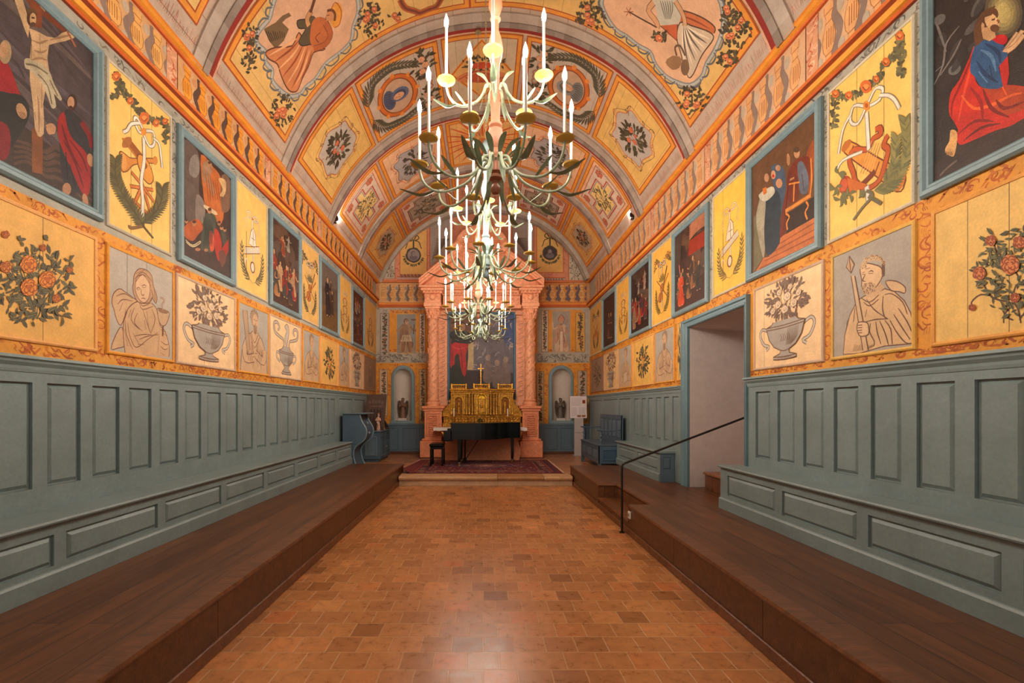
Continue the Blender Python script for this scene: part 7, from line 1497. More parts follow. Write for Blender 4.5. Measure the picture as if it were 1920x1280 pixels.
for x, y, r in ((915, 680, 9), (932, 690, 8), (948, 684, 9)): c.poly([(x - r, y + 34), (x - r * .7, y), (x, y - 6), (x + r * .7, y), (x + r, y + 34)], (120, 104, 100), sm=True); c.ell(x, y - 10, 5, 6, (150, 130, 118))
c.at(); c.build('canvas', M['canvas'], t)
# altar table
t = thing('altar_table', 'salmon stucco altar table with gilt edges behind the grand piano', 'altar', (-.06, 12.15, ZF))
m = MB(PKD); zt = 1.05
m.prism([(-1.0, ZF), (.92, ZF), (.98, .45), (.9, .7), (1.0, .95), (1.06, zt - .03), (-1.16, zt - .03), (-1.1, .95), (-1.0, .7), (-1.08, .45)], lambda a, b: (a, 12.0, b), lambda a, b: (a, 12.38, b)); m.build('body', M['pink'], t)
m = MB((226, 160, 70)); m.tube([(-1.1, 11.99, .95), (-1.02, 11.98, .86), (-.96, 11.98, .72)], [.03, .05, .02], 6); m.tube([(1.0, 11.99, .95), (.94, 11.98, .86), (.88, 11.98, .72)], [.03, .05, .02], 6); m.build('gilt_scroll', M['gold'], t)
MB(PK).bbox(-1.24, 11.95, zt - .03, 1.08, 12.38, zt, .01).build('top', M['pink'], t)
m = MB((224, 214, 206)); x0, x1 = -1.31, 1.13; nn = 40
rows = [[(x0 + (x1 - x0) * k / nn, yy, zz + (.008 * sin(k * 1.9) if j in (0, 3) else .003)) for k in range(nn + 1)] for j, (yy, zz) in enumerate(((11.925, .985), (11.93, 1.062), (12.37, 1.062)))]
for r0, r1 in zip(rows, rows[1:]):
    for k in range(nn): m.face([r0[k], r0[k + 1], r1[k + 1], r1[k]])
for xx in (x0, x1): m.face([(xx, 11.925, .99), (xx, 11.93, 1.062), (xx, 12.37, 1.062), (xx, 12.3, .98)])
prop(m.build('altar_cloth', M['wax']), 'white cloth laid over the altar table behind the piano', 'cloth')
# tabernacle
GD = (186, 130, 48); GDD = (120, 74, 26)
t = thing('gilded_tabernacle', 'carved gilded tabernacle with three niches and a top balustrade', 'tabernacle', (-.05, 12.65, 1.06))
YT = 12.55
def gx(px): return PXX(px, YT)
def gz(py): return PZ(py, YT)
m = MB(GD); m.bbox(gx(830), YT - .1, 1.06, gx(978), 12.94, gz(792), .01); m.bbox(gx(829), YT - .12, gz(781), gx(979), 12.94, gz(778.5), .01); m.bbox(gx(832), YT - .08, gz(792), gx(976), 12.94, gz(781), .004)
q = random.Random(8)
for k in range(24): 
    x = gx(835) + (gx(973) - gx(835)) * k / 23; m.tube([(x - .03, YT - .085, gz(786)), (x, YT - .1, gz(783)), (x + .03, YT - .085, gz(786)), (x, YT - .095, gz(789))], .012, 5)
m.build('predella', M['gold'], t)
m = MB(GDD); m.bbox(gx(846), YT + .02, gz(779), gx(962), 12.94, gz(735), .01); m.build('body', M['gold'], t)
m = MB(GD); 
for a, b, d in ((844, 886, 0), (884, 922, .1), (920, 965, 0)): m.bbox(gx(a), YT - .06 - d, gz(735), gx(b), 12.94, gz(732), .01); m.bbox(gx(a + 1), YT - .02 - d, gz(738), gx(b - 1), 12.94, gz(735), .005); m.bbox(gx(a - 1), YT - .09 - d, gz(732), gx(b + 1), 12.94, gz(729), .012)
m.build('cornice', M['gold'], t)
for a, b, d, zt_ in ((847, 873, 0, 745), (889, 917, .1, 741), (934, 960, 0, 745)):
    x0, x1 = gx(a), gx(b); xm = (x0 + x1) / 2; hw = (x1 - x0) / 2 * .62; zb_, zs = gz(777), gz(zt_ + 6); y0 = YT - d
    n_ = MB(mul(GD, .9)); n_.bbox(x0, y0, zb_, xm - hw, y0 + .1, gz(736), .004); n_.bbox(xm + hw, y0, zb_, x1, y0 + .1, gz(736), .004)
    ap = [(xm - hw * cos(PI * k / 12), zs + hw * sin(PI * k / 12)) for k in range(13)]
    for p, r_ in zip(ap, ap[1:]): n_.face([(p[0], y0, p[1]), (r_[0], y0, r_[1]), (r_[0], y0, gz(736)), (p[0], y0, gz(736))]); n_.face([(p[0], y0, p[1]), (r_[0], y0, r_[1]), (r_[0], y0 + .1, r_[1]), (p[0], y0 + .1, p[1])])
    n_.color((230, 176, 70)); n_.tube([(xm - hw, y0 - .005, zb_)] + [(p[0], y0 - .005, p[1]) for p in ap] + [(xm + hw, y0 - .005, zb_)], .016, 6)
    n_.color((236, 178, 50) if d else (170, 112, 40)); n_.face([(xm - hw, y0 + .09, zb_), (xm + hw, y0 + .09, zb_), (xm + hw, y0 + .09, zs + hw), (xm - hw, y0 + .09, zs + hw)])
    nn_ = n_.build('niche', M['gold'], t)
    f_ = MB(GD)
    if d: f_.bbox(xm - hw * .8, y0 + .06, zb_ + .02, xm + hw * .8, y0 + .088, zs, .01); f_.ball((xm, y0 + .05, gz(760)), .05, 10, 6, (1, .3, 1.4)); f_.build('tabernacle_door', M['gold'], nn_)
    else: f_.lathe([(.06, 0), (.05, .04), (.045, .2), (.05, .3), (.02, .34)], (xm, y0 + .05, zb_ + .02), 10).ball((xm, y0 + .04, zb_ + .4), .035, 8, 6, (1, 1, 1.2)); f_.tube([(xm - .05, y0 + .05, zb_ + .3), (xm + .02, y0, zb_ + .24)], .016, 6); f_.build('saint_figure', M['gold'], nn_, smooth=True)
for px in (846.5, 875, 880, 886, 920, 926, 931, 961):
    d = .1 if 884 < px < 922 else .0
    MB((226, 172, 70)).lathe([(.03, gz(777)), (.03, gz(775)), (.018, gz(773)), (.02, gz(765)), (.014, gz(757)), (.02, gz(748)), (.014, gz(744)), (.03, gz(740)), (.03, gz(738))], (gx(px), YT - .03 - d * .8, 0), 10).build('colonette', M['gold'], t, smooth=True)
for sx, px in ((-1, 838), (1, 971)):
    w_ = MB(GD); xo = gx(px - sx * 0); w_.prism([(gx(846 if sx < 0 else 962), gz(778.5)), (gx(830 if sx < 0 else 978), gz(778.5)), (gx(830 if sx < 0 else 978), gz(768)), (gx(836 if sx < 0 else 972), gz(764)), (gx(842 if sx < 0 else 966), gz(759)), (gx(845 if sx < 0 else 963), gz(750)), (gx(845.5 if sx < 0 else 962.5), gz(740)), (gx(846 if sx < 0 else 962), gz(738))], lambda a, b: (a, YT + .03, b), lambda a, b: (a, YT + .2, b))
    for (u, v, r_) in ((836, 770, .07), (841, 762, .05), (840, 773, .05), (844, 752, .04)):
        uu = u if sx < 0 else 1808 - u; pts = [(gx(uu) + r_ * (1 - k / 12) * cos(k * .8), YT + .02, gz(v) + r_ * (1 - k / 12) * sin(k * .8)) for k in range(12)]; w_.tube(pts, .014, 5)
    w_.build('scroll_wing', M['gold'], t)
b_ = MB((236, 176, 60))
for a, b, d in ((847, 874, 0), (889, 917, .1), (934, 960, 0)):
    y0 = YT - .03 - d; b_.bbox(gx(a), y0, gz(729), gx(b), y0 + .06, gz(727.5), .004); b_.bbox(gx(a), y0, gz(722), gx(b), y0 + .06, gz(720), .006)
    for k in range(8): x = gx(a + 2) + (gx(b - 2) - gx(a + 2)) * k / 7; b_.lathe([(.01, gz(727.5)), (.016, gz(726)), (.008, gz(724)), (.012, gz(722))], (x, y0 + .03, 0), 6)
    for x in (gx(a), gx(b)): b_.bbox(x - .02, y0 - .01, gz(729), x + .02, y0 + .07, gz(719), .005)
b_.build('balustrade', M['gold'], t)
t = thing('altar_cross', 'small golden cross standing on top of the tabernacle', 'cross', (gx(901.5), YT - .05, gz(720)))
x = gx(901.5); y = YT - .04; z0 = gz(729) ; m = MB((222, 160, 80)).lathe([(.09, 0), (.09, .03), (.05, .06), (.05, .1), (.025, .13)], (x, y, z0), 12); m.build('foot', M['gold'], t)
m = MB((232, 172, 84)); m.bbox(x - .016, y - .012, z0 + .12, x + .016, y + .012, gz(682), .004); m.bbox(x - .085, y - .012, gz(692), x + .085, y + .012, gz(690), .004); m.build('crucifix', M['gold'], t)
def fl_candle(px, lab):
    x = PXX(px, 12.3); t = thing('altar_candle', lab, 'candle', (x, 12.3, 1.065)); MB((214, 158, 56)).lathe([(.05, 1.065), (.05, 1.08), (.015, 1.1), (.02, 1.2), (.012, 1.3), (.035, 1.345), (.035, 1.355)], (x, 12.3, 0), 12).build('holder', M['gold'], t, smooth=True); MB((236, 230, 220)).lathe([(.016, 1.355), (.016, 1.56)], (x, 12.3, 0), 10).build('candle', M['wax'], t)
fl_candle(851, 'white candle in gilt holder on the altar, left one'); fl_candle(952, 'white candle in gilt holder on the altar, right one')
x = PXX(901, 12.2); t = thing('altar_plant', 'small dark green leafy plant in front of the tabernacle door', 'plant', (x, 12.2, 1.065)); MB((120, 74, 50)).lathe([(.05, 0), (.07, .1), (.075, .12)], (x, 12.2, 1.065), 12).build('pot', M['statue'], t)
m = MB((58, 74, 40)); q = random.Random(4)
for k in range(34):
    a = q.uniform(0, 6.28); l = q.uniform(.1, .2); b = q.uniform(.2, 1.2); m.tube([(x, 12.2, 1.18), (x + l * .6 * cos(a) * cos(b), 12.2 + l * .6 * sin(a) * cos(b), 1.18 + l * .7 * sin(b)), (x + l * 1.2 * cos(a) * cos(b), 12.2 + l * 1.2 * sin(a) * cos(b), 1.18 + l * .8 * sin(b))], [.004, .018, .002], 4, flat=.3)
m.build('foliage', M['tin'], t)

# ======================= PIANO, STOOL, RUG =======================
GY = ZF + .014
t = thing('grand_piano', 'black lacquered grand piano with closed lid on the red rug', 'piano', (0, 11.2, GY)); BK = (14, 14, 16)
pl = [(-.77, 10.70), (-.2, 10.70), (.1, 10.74), (.3, 10.86), (.42, 11.04), (.55, 11.2), (.72, 11.28), (.88, 11.34), (.92, 11.5), (.88, 11.74), (.74, 11.86), (.4, 11.9), (-.77, 11.9)]
def ext(poly, z0, z1, m, grow=0.0):
    cx_ = sum(p[0] for p in poly) / len(poly); cy_ = sum(p[1] for p in poly) / len(poly)
    P = catmull(poly[1:-1], 4); P = [poly[0]] + P + [poly[-1]]
    P = [(cx_ + (x - cx_) * (1 + grow), cy_ + (y - cy_) * (1 + grow)) for x, y in P]
    m.prism(P, lambda a, b: (a, b, z0), lambda a, b: (a, b, z1))
m = MB(BK); ext(pl, .84, 1.2, m); m.build('case', M['black'], t)
m = MB(BK); ext(pl, 1.202, 1.226, m, .015); m.build('lid', M['black'], t)
m = MB(BK); m.bbox(-.94, 10.70, .82, -.74, 10.76, 1.05, .01); m.bbox(-.94, 11.84, .82, -.74, 11.9, 1.05, .01); m.bbox(-.95, 10.72, .8, -.74, 11.88, .85, .008); m.build('keyboard_bed', M['black'], t)
m = MB(BK); m.bbox(-.93, 10.77, .9, -.77, 11.83, .98, .02); m.build('fallboard', M['black'], t)
for (x, y) in ((-.58, 10.84), (-.58, 11.76), (.72, 11.58)):
    lg = MB(BK).lathe([(.05, .06), (.035, .09), (.045, .14), (.055, .45), (.075, .78), (.09, .8), (.09, .845)], (x, y, GY), 4, sq=False).build('leg', M['black'], t)
    MB((190, 150, 80)).lathe([(.03, 0.0), (.03, .035)], (x, y, GY + .0), 10, ax=2).lathe([(.02, .035), (.02, .065)], (x, y, GY), 8).build('caster', M['gold'], lg)
m = MB(BK); m.bbox(-.5, 11.2, GY + .06, -.42, 11.42, GY + .14, .008); m.tube([(-.46, 11.24, GY + .1), (-.46, 11.22, GY + .66)], .016); m.tube([(-.46, 11.38, GY + .1), (-.46, 11.4, GY + .66)], .016); m.tube([(-.44, 11.31, GY + .1), (-.1, 11.31, GY + .64)], .008)
ly = m.build('pedal_lyre', M['black'], t); m = MB((200, 160, 90))
for k in range(3): m.tube([(-.5, 11.25 + .06 * k, GY + .09), (-.6, 11.25 + .06 * k, GY + .07)], [.01, .014], 6, flat=.5)
m.build('pedal', M['gold'], ly)
t = thing('piano_stool', 'black padded piano stool left of the grand piano', 'stool', (-1.11, 11.0, GY))
MB((16, 15, 16)).bbox(-1.28, 10.74, .665, -.93, 11.24, .745, .025).build('seat', M['black'], t); MB(BK).bbox(-1.26, 10.76, .61, -.95, 11.22, .664, .004).build('frame', M['black'], t)
for x in (-1.24, -.97):
    for y in (10.78, 11.2): MB(BK).bbox(x - .022, y - .022, GY, x + .022, y + .022, .61, .004).build('leg', M['black'], t)
# rug
RX0, RX1, RY0, RY1 = -1.70, 1.71, 9.66, 12.12
mRg = lambda s, t_, h: (s, t_, ZF + h + (0.10 * max(0, (-1.52 - s) / .18) ** 1.6 * max(0, (10.3 - t_) / .64) if s < -1.52 else 0))
c = Cv(mRg).board(RX0, RY0, RX1, RY1, (112, 44, 46), .012, .001); c.at(); q = random.Random(6)
c.rect(RX0, RY0, RX0 + .04, RY1, (206, 176, 150)); c.rect(RX1 - .04, RY0, RX1, RY1, (214, 186, 160))
for d, col in ((.05, (96, 34, 40)), (.14, (58, 40, 58)), (.2, (150, 60, 56)), (.24, (92, 34, 40)), (.42, (58, 44, 62)), (.47, (150, 80, 76)), (.5, (104, 38, 44))): c.rect(RX0 + d, RY0 + d, RX1 - d, RY1 - d, col)
for k in range(40):
    x = RX0 + .3 + (RX1 - RX0 - .6) * k / 39
    for y in (RY0 + .33, RY1 - .33, RY0 + .1, RY1 - .1): c.poly([(x - .03, y - .03), (x - .03, y + .03), (x + .0, y + .04), (x + .03, y + .03), (x + .03, y - .03), (x, y + .01)], q.choice([(206, 160, 140), (70, 50, 70), (170, 100, 80), (196, 176, 160)]))
for k in range(28):
    y = RY0 + .3 + (RY1 - RY0 - .6) * k / 27
    for x in (RX0 + .33, RX1 - .33): c.rect(x - .06, y - .02, x + .06, y + .015, q.choice([(206, 160, 140), (70, 50, 70), (190, 130, 110)]))
cx_, cy_ = .03, (RY0 + RY1) / 2
for r_, col in ((1.0, (64, 52, 78)), (.9, (150, 70, 66)), (.82, (84, 60, 84)), (.5, (206, 150, 130)), (.42, (110, 44, 48)), (.25, (190, 140, 120))): c.poly([(cx_ - 1.1 * r_, cy_), (cx_ - .5 * r_, cy_ + .35 * r_), (cx_, cy_ + .62 * r_), (cx_ + .5 * r_, cy_ + .35 * r_), (cx_ + 1.1 * r_, cy_), (cx_ + .5 * r_, cy_ - .35 * r_), (cx_, cy_ - .62 * r_), (cx_ - .5 * r_, cy_ - .35 * r_)], col)
for k in range(260):
    x, y = q.uniform(RX0 + .55, RX1 - .55), q.uniform(RY0 + .55, RY1 - .55); r_ = q.uniform(.015, .035); c.poly([(x - r_, y), (x, y + r_), (x + r_, y), (x, y - r_)], q.choice([(190, 120, 110), (70, 60, 92), (150, 60, 60), (206, 170, 150), (60, 40, 54)]))
# subdivide so the curled edge bends
o = c.build('floor_rug', M['wool'], grid=.05); prop(o, 'red patterned oriental rug under the grand piano', 'rug')

# ======================= FURNITURE AT THE FAR END =======================
SB = (76, 98, 116); SBL = (96, 118, 132)
t = thing('settle', 'slate-blue wooden settle with armrests against the right wall', 'settle', (2.8, 11.0, ZF))
x0, x1, y0, y1 = 2.52, 3.06, 10.05, 11.85
mS = lambda s, z, h: (x0 - h, s, z)
m = MB(SB); m.bbox(x0 - .02, y0 - .01, .745, x1, y1 + .01, .775, .008); m.build('seat', M['blue'], t)
m = MB(SB).field(mS, y0, .36, y1, .74, [(y0 + .12 + .58 * k, y0 + .56 + .58 * k, .44, .66) for k in range(3)], .0, -.018); m.box(x0, y0, .36, x1, y0 + .02, .74); m.box(x0, y1 - .02, .36, x1, y1, .74); m.build('front', M['blue'], t)
for k in range(3): MB(SBL).ring(mS, y0 + .121 + .58 * k, .441, y0 + .559 + .58 * k, .659, [(0, -.016), (.01, -.016), (.03, -.001)], cap=True).build('panel', M['blue'], t)
me = lambda s, z, h: (s, y0 - h, z)
MB((66, 92, 116)).ring(me, x0 + .08, .42, x1 - .08, .68, [(0, .001), (.01, .012), (.03, .012), (.04, .002)], cap=True).build('end_panel', M['blue'], t)
for x in (x0 + .03, x1 - .05):
    for y in (y0 + .04, y1 - .04): MB(SB).bbox(x - .035, y - .035, ZF, x + .035, y + .035, .37, .005).build('leg', M['blue'], t)
mb_ = lambda s, z, h: (x1 - .05 - h, s, z)
m = MB(SB).field(mb_, y0, .776, y1, 1.42, [(y0 + .1 + .35 * k, y0 + .33 + .35 * k, .9, 1.32) for k in range(5)], .0, -.018); m.box(x1 - .03, y0, .776, x1 - .005, y1, 1.42); m.ring(mb_, y0, .776, y1, 1.42, [(0, 0), (0, -.02)]); m.build('backrest', M['blue'], t)
for k in range(5): MB(SBL).ring(mb_, y0 + .101 + .35 * k, .901, y0 + .329 + .35 * k, 1.319, [(0, -.016), (.01, -.016), (.025, -.002)], cap=True).build('panel', M['blue'], t)
for y in (y0 + .05, y1 - .05):
    a_ = MB(SB); a_.tube([(x1 - .05, y, 1.1), (x0 + .2, y, 1.075), (x0 + .05, y, 1.09), (x0 - .02, y, 1.1)], [.022, .022, .03, .03], 8, flat=.6); a_.lathe([(.025, .776), (.02, .82), (.03, .86), (.016, .9), (.03, .96), (.018, 1.02), (.026, 1.075)], (x0 + .06, y, 0), 10); a_.build('armrest', M['blue'], t)
# console desk with S-shaped sides
t = thing('blue_desk', 'slate-blue desk with S-curved side boards at the end of the left bench', 'desk', (-2.85, 10.4, ZF))
S_ = [(-2.74, 1.44), (-2.7, 1.3), (-2.6, 1.12), (-2.6, .98), (-2.66, .86), (-2.82, .74), (-2.88, .6), (-2.85, .4), (-2.76, ZF)]
Sc = catmull(S_, 5)
for ya_, nm in ((10.1, 0), (10.72, 1)):
    m = MB(SB); m.prism([(XL + .11, ZF), (XL + .11, 1.44)] + Sc, lambda a, b: (a, ya_, b), lambda a, b: (a, ya_ + .035, b)); sd = m.build('side_board', M['blue'], t)
    m = MB((110, 134, 146)); m.tube([(a + .004, ya_ + .017, b) for a, b in Sc], .02, 6); m.build('edge_moulding', M['blue'], sd)
MB(SBL).bbox(XL + .11, 10.06, 1.44, -2.58, 10.8, 1.475, .01).build('top', M['blue'], t)
m = MB((70, 92, 110)); cs_ = [p for p in Sc if p[1] > .76]
for (a, b), (a2, b2) in zip(Sc, Sc[1:]): m.face([(a - .03, 10.135, b), (a - .03, 10.72, b), (a2 - .03, 10.72, b2), (a2 - .03, 10.135, b2)])
m.build('front', M['blue'], t)
for z in (1.24, 1.02): MB((130, 146, 152)).ball((-2.64 if z > 1.1 else -2.6, 10.4, z), .03, 10, 7).build('knob', M['blue'], t)
t = thing('blue_cabinet', 'low slate-blue cabinet with two panelled doors in the far left corner', 'cabinet', (-2.9, 12.2, ZF)); x1 = -2.62; y0, y1 = 11.62, 12.8
m = MB(SB); m.box(XL + .11, y0, ZF + .08, x1, y1, .97); m.box(XL + .11, y0 + .05, ZF, x1 - .05, y1 - .05, ZF + .08); m.build('body', M['blue'], t)
MB(mul(SBL, 1.0)).bbox(XL + .11, y0 - .03, .97, x1 + .03, y1 + .02, 1.0, .008).build('top', M['blue'], t)
mc = lambda s, z, h: (x1 + h, s, z)
for k in range(2):
    a, b = y0 + .08 + .53 * k, y0 + .57 + .53 * k; d = MB(SB).ring(mc, a, .32, b, .8, [(0, .001), (.0, .014), (.04, .014), (.06, .004), (.08, .004), (.12, .014), (.15, .014)], cap=True).build('door', M['blue'], t); MB((170, 160, 140)).ball(mc(a + .06 if k else b - .06, .56, .025), .014, 8, 6).build('knob', M['iron'], d)
    dr = MB(SB).ring(mc, a, .83, b, .94, [(0, .001), (0, .012), (.02, .012), (.03, .006)], cap=True).build('drawer', M['blue'], t); MB((60, 54, 50)).ball(mc((a + b) / 2, .885, .018), .014, 8, 6).build('knob', M['iron'], dr)
mn = lambda s, z, h: (s, y0 - h, z); MB(SBL).ring(mn, XL + .2, .36, x1 - .08, .86, [(0, .001), (.01, .014), (.035, .014), (.045, .002)], cap=True).build('side_panel', M['blue'], t)
# board leaning on the cabinet
t = thing('leaning_picture', 'dark brown old picture leaning on the blue cabinet in the left corner', 'picture'); mK = plane((-3.1, 11.85, 1.001), (1, 0, 0), (.06, .14, 1), (0, -1, .14))
c = Cv(mK).board(0, 0, .52, .93, (84, 62, 54), .02); c.at(); q = random.Random(2)
for k in range(4): c.poly([(.12 + .08 * k, .2), (.18 + .08 * k, .2), (.18 + .08 * k, .5), (.15 + .08 * k, .56), (.12 + .08 * k, .5)], (60, 38, 36))
for k in range(5): c.ell(.1 + .08 * k, .72 + .02 * (k % 2), .035, .05, (106, 84, 74), wob=.1)
c.rect(.08, .6, .46, .64, (106, 78, 66)); c.rect(0, 0, .52, .1, (70, 48, 40))
o = c.build('leaning_picture', M['canvas']); bpy.data.objects.remove(t); prop(o, 'dark brown old picture leaning on the blue cabinet in the left corner', 'picture'); o.name = 'leaning_picture'
def figurine(x, y, z, h, lab, col, sx):
    t = thing('figurine', lab, 'statuette', (x, y, z)); s = h / .6
    MB(mul(col, .8)).lathe([(.07 * s, 0), (.07 * s, .03 * s), (.05 * s, .05 * s)], (x, y, z), 10).build('base', M['statue'], t)
    b = MB(col).lathe([(.055 * s, .05 * s), (.06 * s, .1 * s), (.045 * s, .25 * s), (.04 * s, .33 * s), (.058 * s, .42 * s), (.025 * s, .46 * s), (.02 * s, .48 * s)], (x, y, z), 12); b.ball((x + .005, y, z + .51 * s), .036 * s, 10, 7, (1, 1, 1.25))
    for d in (-1, 1): b.tube([(x + d * .05 * s, y, z + .42 * s), (x + d * .08 * s, y - .03 * s, z + .33 * s), (x + d * .02 * s, y - .07 * s, z + .34 * s)], [.022 * s, .02 * s, .014 * s], 7)
    b.tube([(x - .04 * s, y - .04, z + .3 * s), (x + .03 * s, y - .055, z + .18 * s), (x - .02 * s, y - .05, z + .07 * s)], [.02 * s, .018 * s, .01 * s], 6); b.build('body', M['statue'], t, smooth=True)
    MB((226, 176, 120)).lathe([(.035 * s, 0), (.045 * s, .05 * s), (.03 * s, .03 * s)], (x, y, z + .54 * s), 8).build('crown', M['gold'], t)
figurine(-2.72, 12.3, 1.0, .6, 'pale carved figurine with gilt crown standing on the blue cabinet top', (196, 150, 126), 1)
figurine(-2.68, 11.66, 1.0, .46, 'small pale carved figurine behind the desk, at the near end of the cabinet', (206, 166, 146), -1)
t = thing('open_book_box', 'dark open box or book propped at the far end of the blue cabinet', 'box', (-2.78, 12.6, 1.0)); MB((56, 34, 28)).prism([(-2.98, 1.0), (-2.6, 1.0), (-2.6, 1.03), (-2.98, 1.03)], lambda a, b: (a, 12.5, b), lambda a, b: (a, 12.76, b)).build('base', M['oak'], t); MB((44, 28, 24)).prism([(-2.9, 1.04), (-2.6, 1.04), (-2.74, 1.26), (-2.98, 1.26)], lambda a, b: (a, 12.6 + (b - 1.04) * .3, b), lambda a, b: (a, 12.63 + (b - 1.04) * .3, b)).build('lid', M['oak'], t)
# information stand
t = thing('information_stand', 'white information board on a pale post in front of the right niche', 'sign', (2.72, 13.2, ZF)); k_ = 13.2 / F
m = MB((186, 178, 176)); m.bbox((1077 - CX) * k_, 13.2, ZF, (1094 - CX) * k_, 13.23, 1.3, .004); m.bbox((1074 - CX) * k_, 13.1, ZF, (1096 - CX) * k_, 13.34, ZF + .02, .004); m.build('post', M['wax'], t)
MB((150, 144, 146)).bbox((1078 - CX) * k_, 13.19, .86, (1094 - CX) * k_, 13.199, .88, .002).build('joint_strip', M['wax'], t)
mI = plane(((1069 - CX) * k_, 13.19, 1.285), (1, 0, 0), (0, .06, 1), (0, -1, .06)); W_, H_ = 31 * k_, .63
c = Cv(mI).board(0, 0, W_, H_, (228, 218, 220), .012, 0); c.at(); g = (150, 140, 146)
for k in range(11): c.stroke([(.03, H_ - .05 - .022 * k), (.03 + (.3 if k < 2 else .26) + .02 * (k % 3), H_ - .05 - .022 * k)], .005, g)
for k in range(12): c.stroke([(.03, .3 - .022 * k), (.18 + .01 * (k % 3), .3 - .022 * k)], .005, g)
for k in range(9): c.stroke([(.24, .3 - .022 * k), (.42 + .01 * (k % 3), .3 - .022 * k)], .005, g)
c.rect(.35, .42, .44, .52, (170, 66, 32)); c.ell(.4, .47, .02, .03, (96, 30, 20)); c.rect(.2, .03, .31, .09, (120, 56, 30)); c.rect(.33, .03, .44, .09, (140, 76, 40)); c.stroke([(.21, .05), (.25, .08), (.3, .05)], .012, (206, 140, 90)); c.stroke([(.34, .05), (.38, .08), (.43, .05)], .012, (206, 140, 90))
c.build('board', M['wax'], t)

# ======================= SPOTLIGHTS ON THE CORNICE =======================
for X_, Y_, sg, lab in ((-3.08, 9.49, 1, 'small black spotlight sitting on the left top rail, aimed at the vault'), (3.03, 9.3, -1, 'small black spotlight sitting on the right top rail, aimed at the vault')):
    t = thing('spotlight', lab, 'lamp', (X_, Y_, 5.43)); Mx = Matrix.Translation((X_ - sg * .02, Y_, 5.5)) @ Matrix.Rotation(sg * .5, 4, 'Y') @ Matrix.Rotation(-.85, 4, 'X')
    def add(mb, M_):
        mb.v = [tuple(M_ @ Vector(v)) for v in mb.v]; return mb
    add(MB((22, 20, 20)).lathe([(.05, -.09), (.062, -.07), (.066, .05), (.07, .055), (.07, .06), (.062, .06), (.06, .045)], n=16), Mx).build('housing', M['iron'], t)
    add(MB((255, 255, 255)).lathe([(.055, .044), (.055, .05)], n=16), Mx).build('lens', M['spotlens'], t)
    MB((26, 24, 22)).bbox(X_ - .05, Y_ - .03, 5.405, X_ + .03, Y_ + .03, 5.42, .004).tube([(X_ - sg * .02, Y_, 5.41), (X_ - sg * .02, Y_, 5.47)], .012).build('bracket', M['iron'], t)

# ======================= CHANDELIERS =======================
GRN = (150, 160, 132); LGR = (122, 138, 112)
def arm_mesh(R_, drop, seed):
    """arm lying in the x-z plane, hub at the origin; returns arm, leaves, pan, candle, bulb builders (local coordinates)"""
    a = MB(GRN); s = R_ / .505; cr = catmull([(p[0] * s, p[1] * drop) for p in ((.035, .0), (.06, .045), (.1, .03), (.13, -.04), (.2, -.115), (.32, -.165), (.41, -.16), (.475, -.11), (.5, -.045), (.505, -.005))], 4)
    P = [(x, 0, z) for x, z in cr]; n = len(P); a.tube(P, [.0105 * (1 - .25 * i / n) for i in range(n)], 8)
    def lf(m, base, mid, tip, w):
        pts = catmull([base, mid, tip], 5); n_ = len(pts); b3 = []
        for i, (x, z) in enumerate(pts): u = i / (n_ - 1); b3.append((x, z, w * sin(PI * min(1, u * .95 + .05)) ** .8))
        for (x0_, z0_, w0), (x1_, z1_, w1) in zip(b3, b3[1:]):
            m.face([(x0_, -w0, z0_ + w0 * .35), (x1_, -w1, z1_ + w1 * .35), (x1_, 0, z1_), (x0_, 0, z0_)]); m.face([(x0_, 0, z0_), (x1_, 0, z1_), (x1_, w1, z1_ + w1 * .35), (x0_, w0, z0_ + w0 * .35)])
            m.face([(x0_, w0, z0_ + w0 * .35 + .002), (x1_, w1, z1_ + w1 * .35 + .002), (x1_, 0, z1_ + .003), (x0_, 0, z0_ + .003)]); m.face([(x0_, 0, z0_ + .003), (x1_, 0, z1_ + .003), (x1_, -w1, z1_ + w1 * .35 + .002), (x0_, -w0, z0_ + w0 * .35 + .002)])
    l = []
    for b, m_, t_, w in (((.4, -.165), (.5, -.2), (.64, -.15), .022), ((.3, -.165), (.37, -.11), (.42, -.06), .018), ((.11, .0), (.13, -.08), (.17, -.19), .02), ((.07, .045), (.13, .1), (.2, .12), .02)):
        q = MB(LGR); lf(q, (b[0] * s, b[1] * drop), (m_[0] * s, m_[1] * drop), (t_[0] * s, t_[1] * drop), w * (s ** .5)); l.append(q)
    e = (R_, 0, -.005 * drop)
    pan = MB((206, 164, 72)).lathe([(.008, .0), (.03, .004), (.055, .012), (.06, .02), (.056, .02), (.03, .01), (.016, .012), (.016, .04), (.014, .045)], e, 16)
    can = MB((236, 228, 216)).lathe([(.0098, .04), (.0098, .36)], e, 10)
    bulb = MB((255, 255, 255)).lathe([(.007, .361), (.0115, .372), (.0145, .388), (.013, .408), (.008, .426), (.003, .442), (.0006, .45)], e, 8)
    return a, l, pan, can, bulb
proto = {}
for key, args in (('low', (.505, 1.0, 1)), ('up', (.33, .8, 2))):
    a, l, pan, can, bulb = arm_mesh(*args)
    def mk(mb, nm, mat, sm=True):
        o = mb.build(nm, M[mat], None, smooth=sm, world=False); me = o.data; bpy.data.objects.remove(o); return me
    proto[key] = (mk(a, 'arm', 'tin'), [mk(q, 'leaf', 'tin', False) for q in l], mk(pan, 'drip_pan', 'gold' if False else 'turned'), mk(can, 'candle', 'wax'), mk(bulb, 'bulb', 'bulb'))
def put(me, name, parent, loc=(0, 0, 0), rz=0):
    o = bpy.data.objects.new(name, me); C.objects.link(o); o.parent = parent; o.location = loc; o.rotation_euler = (0, 0, rz); return o
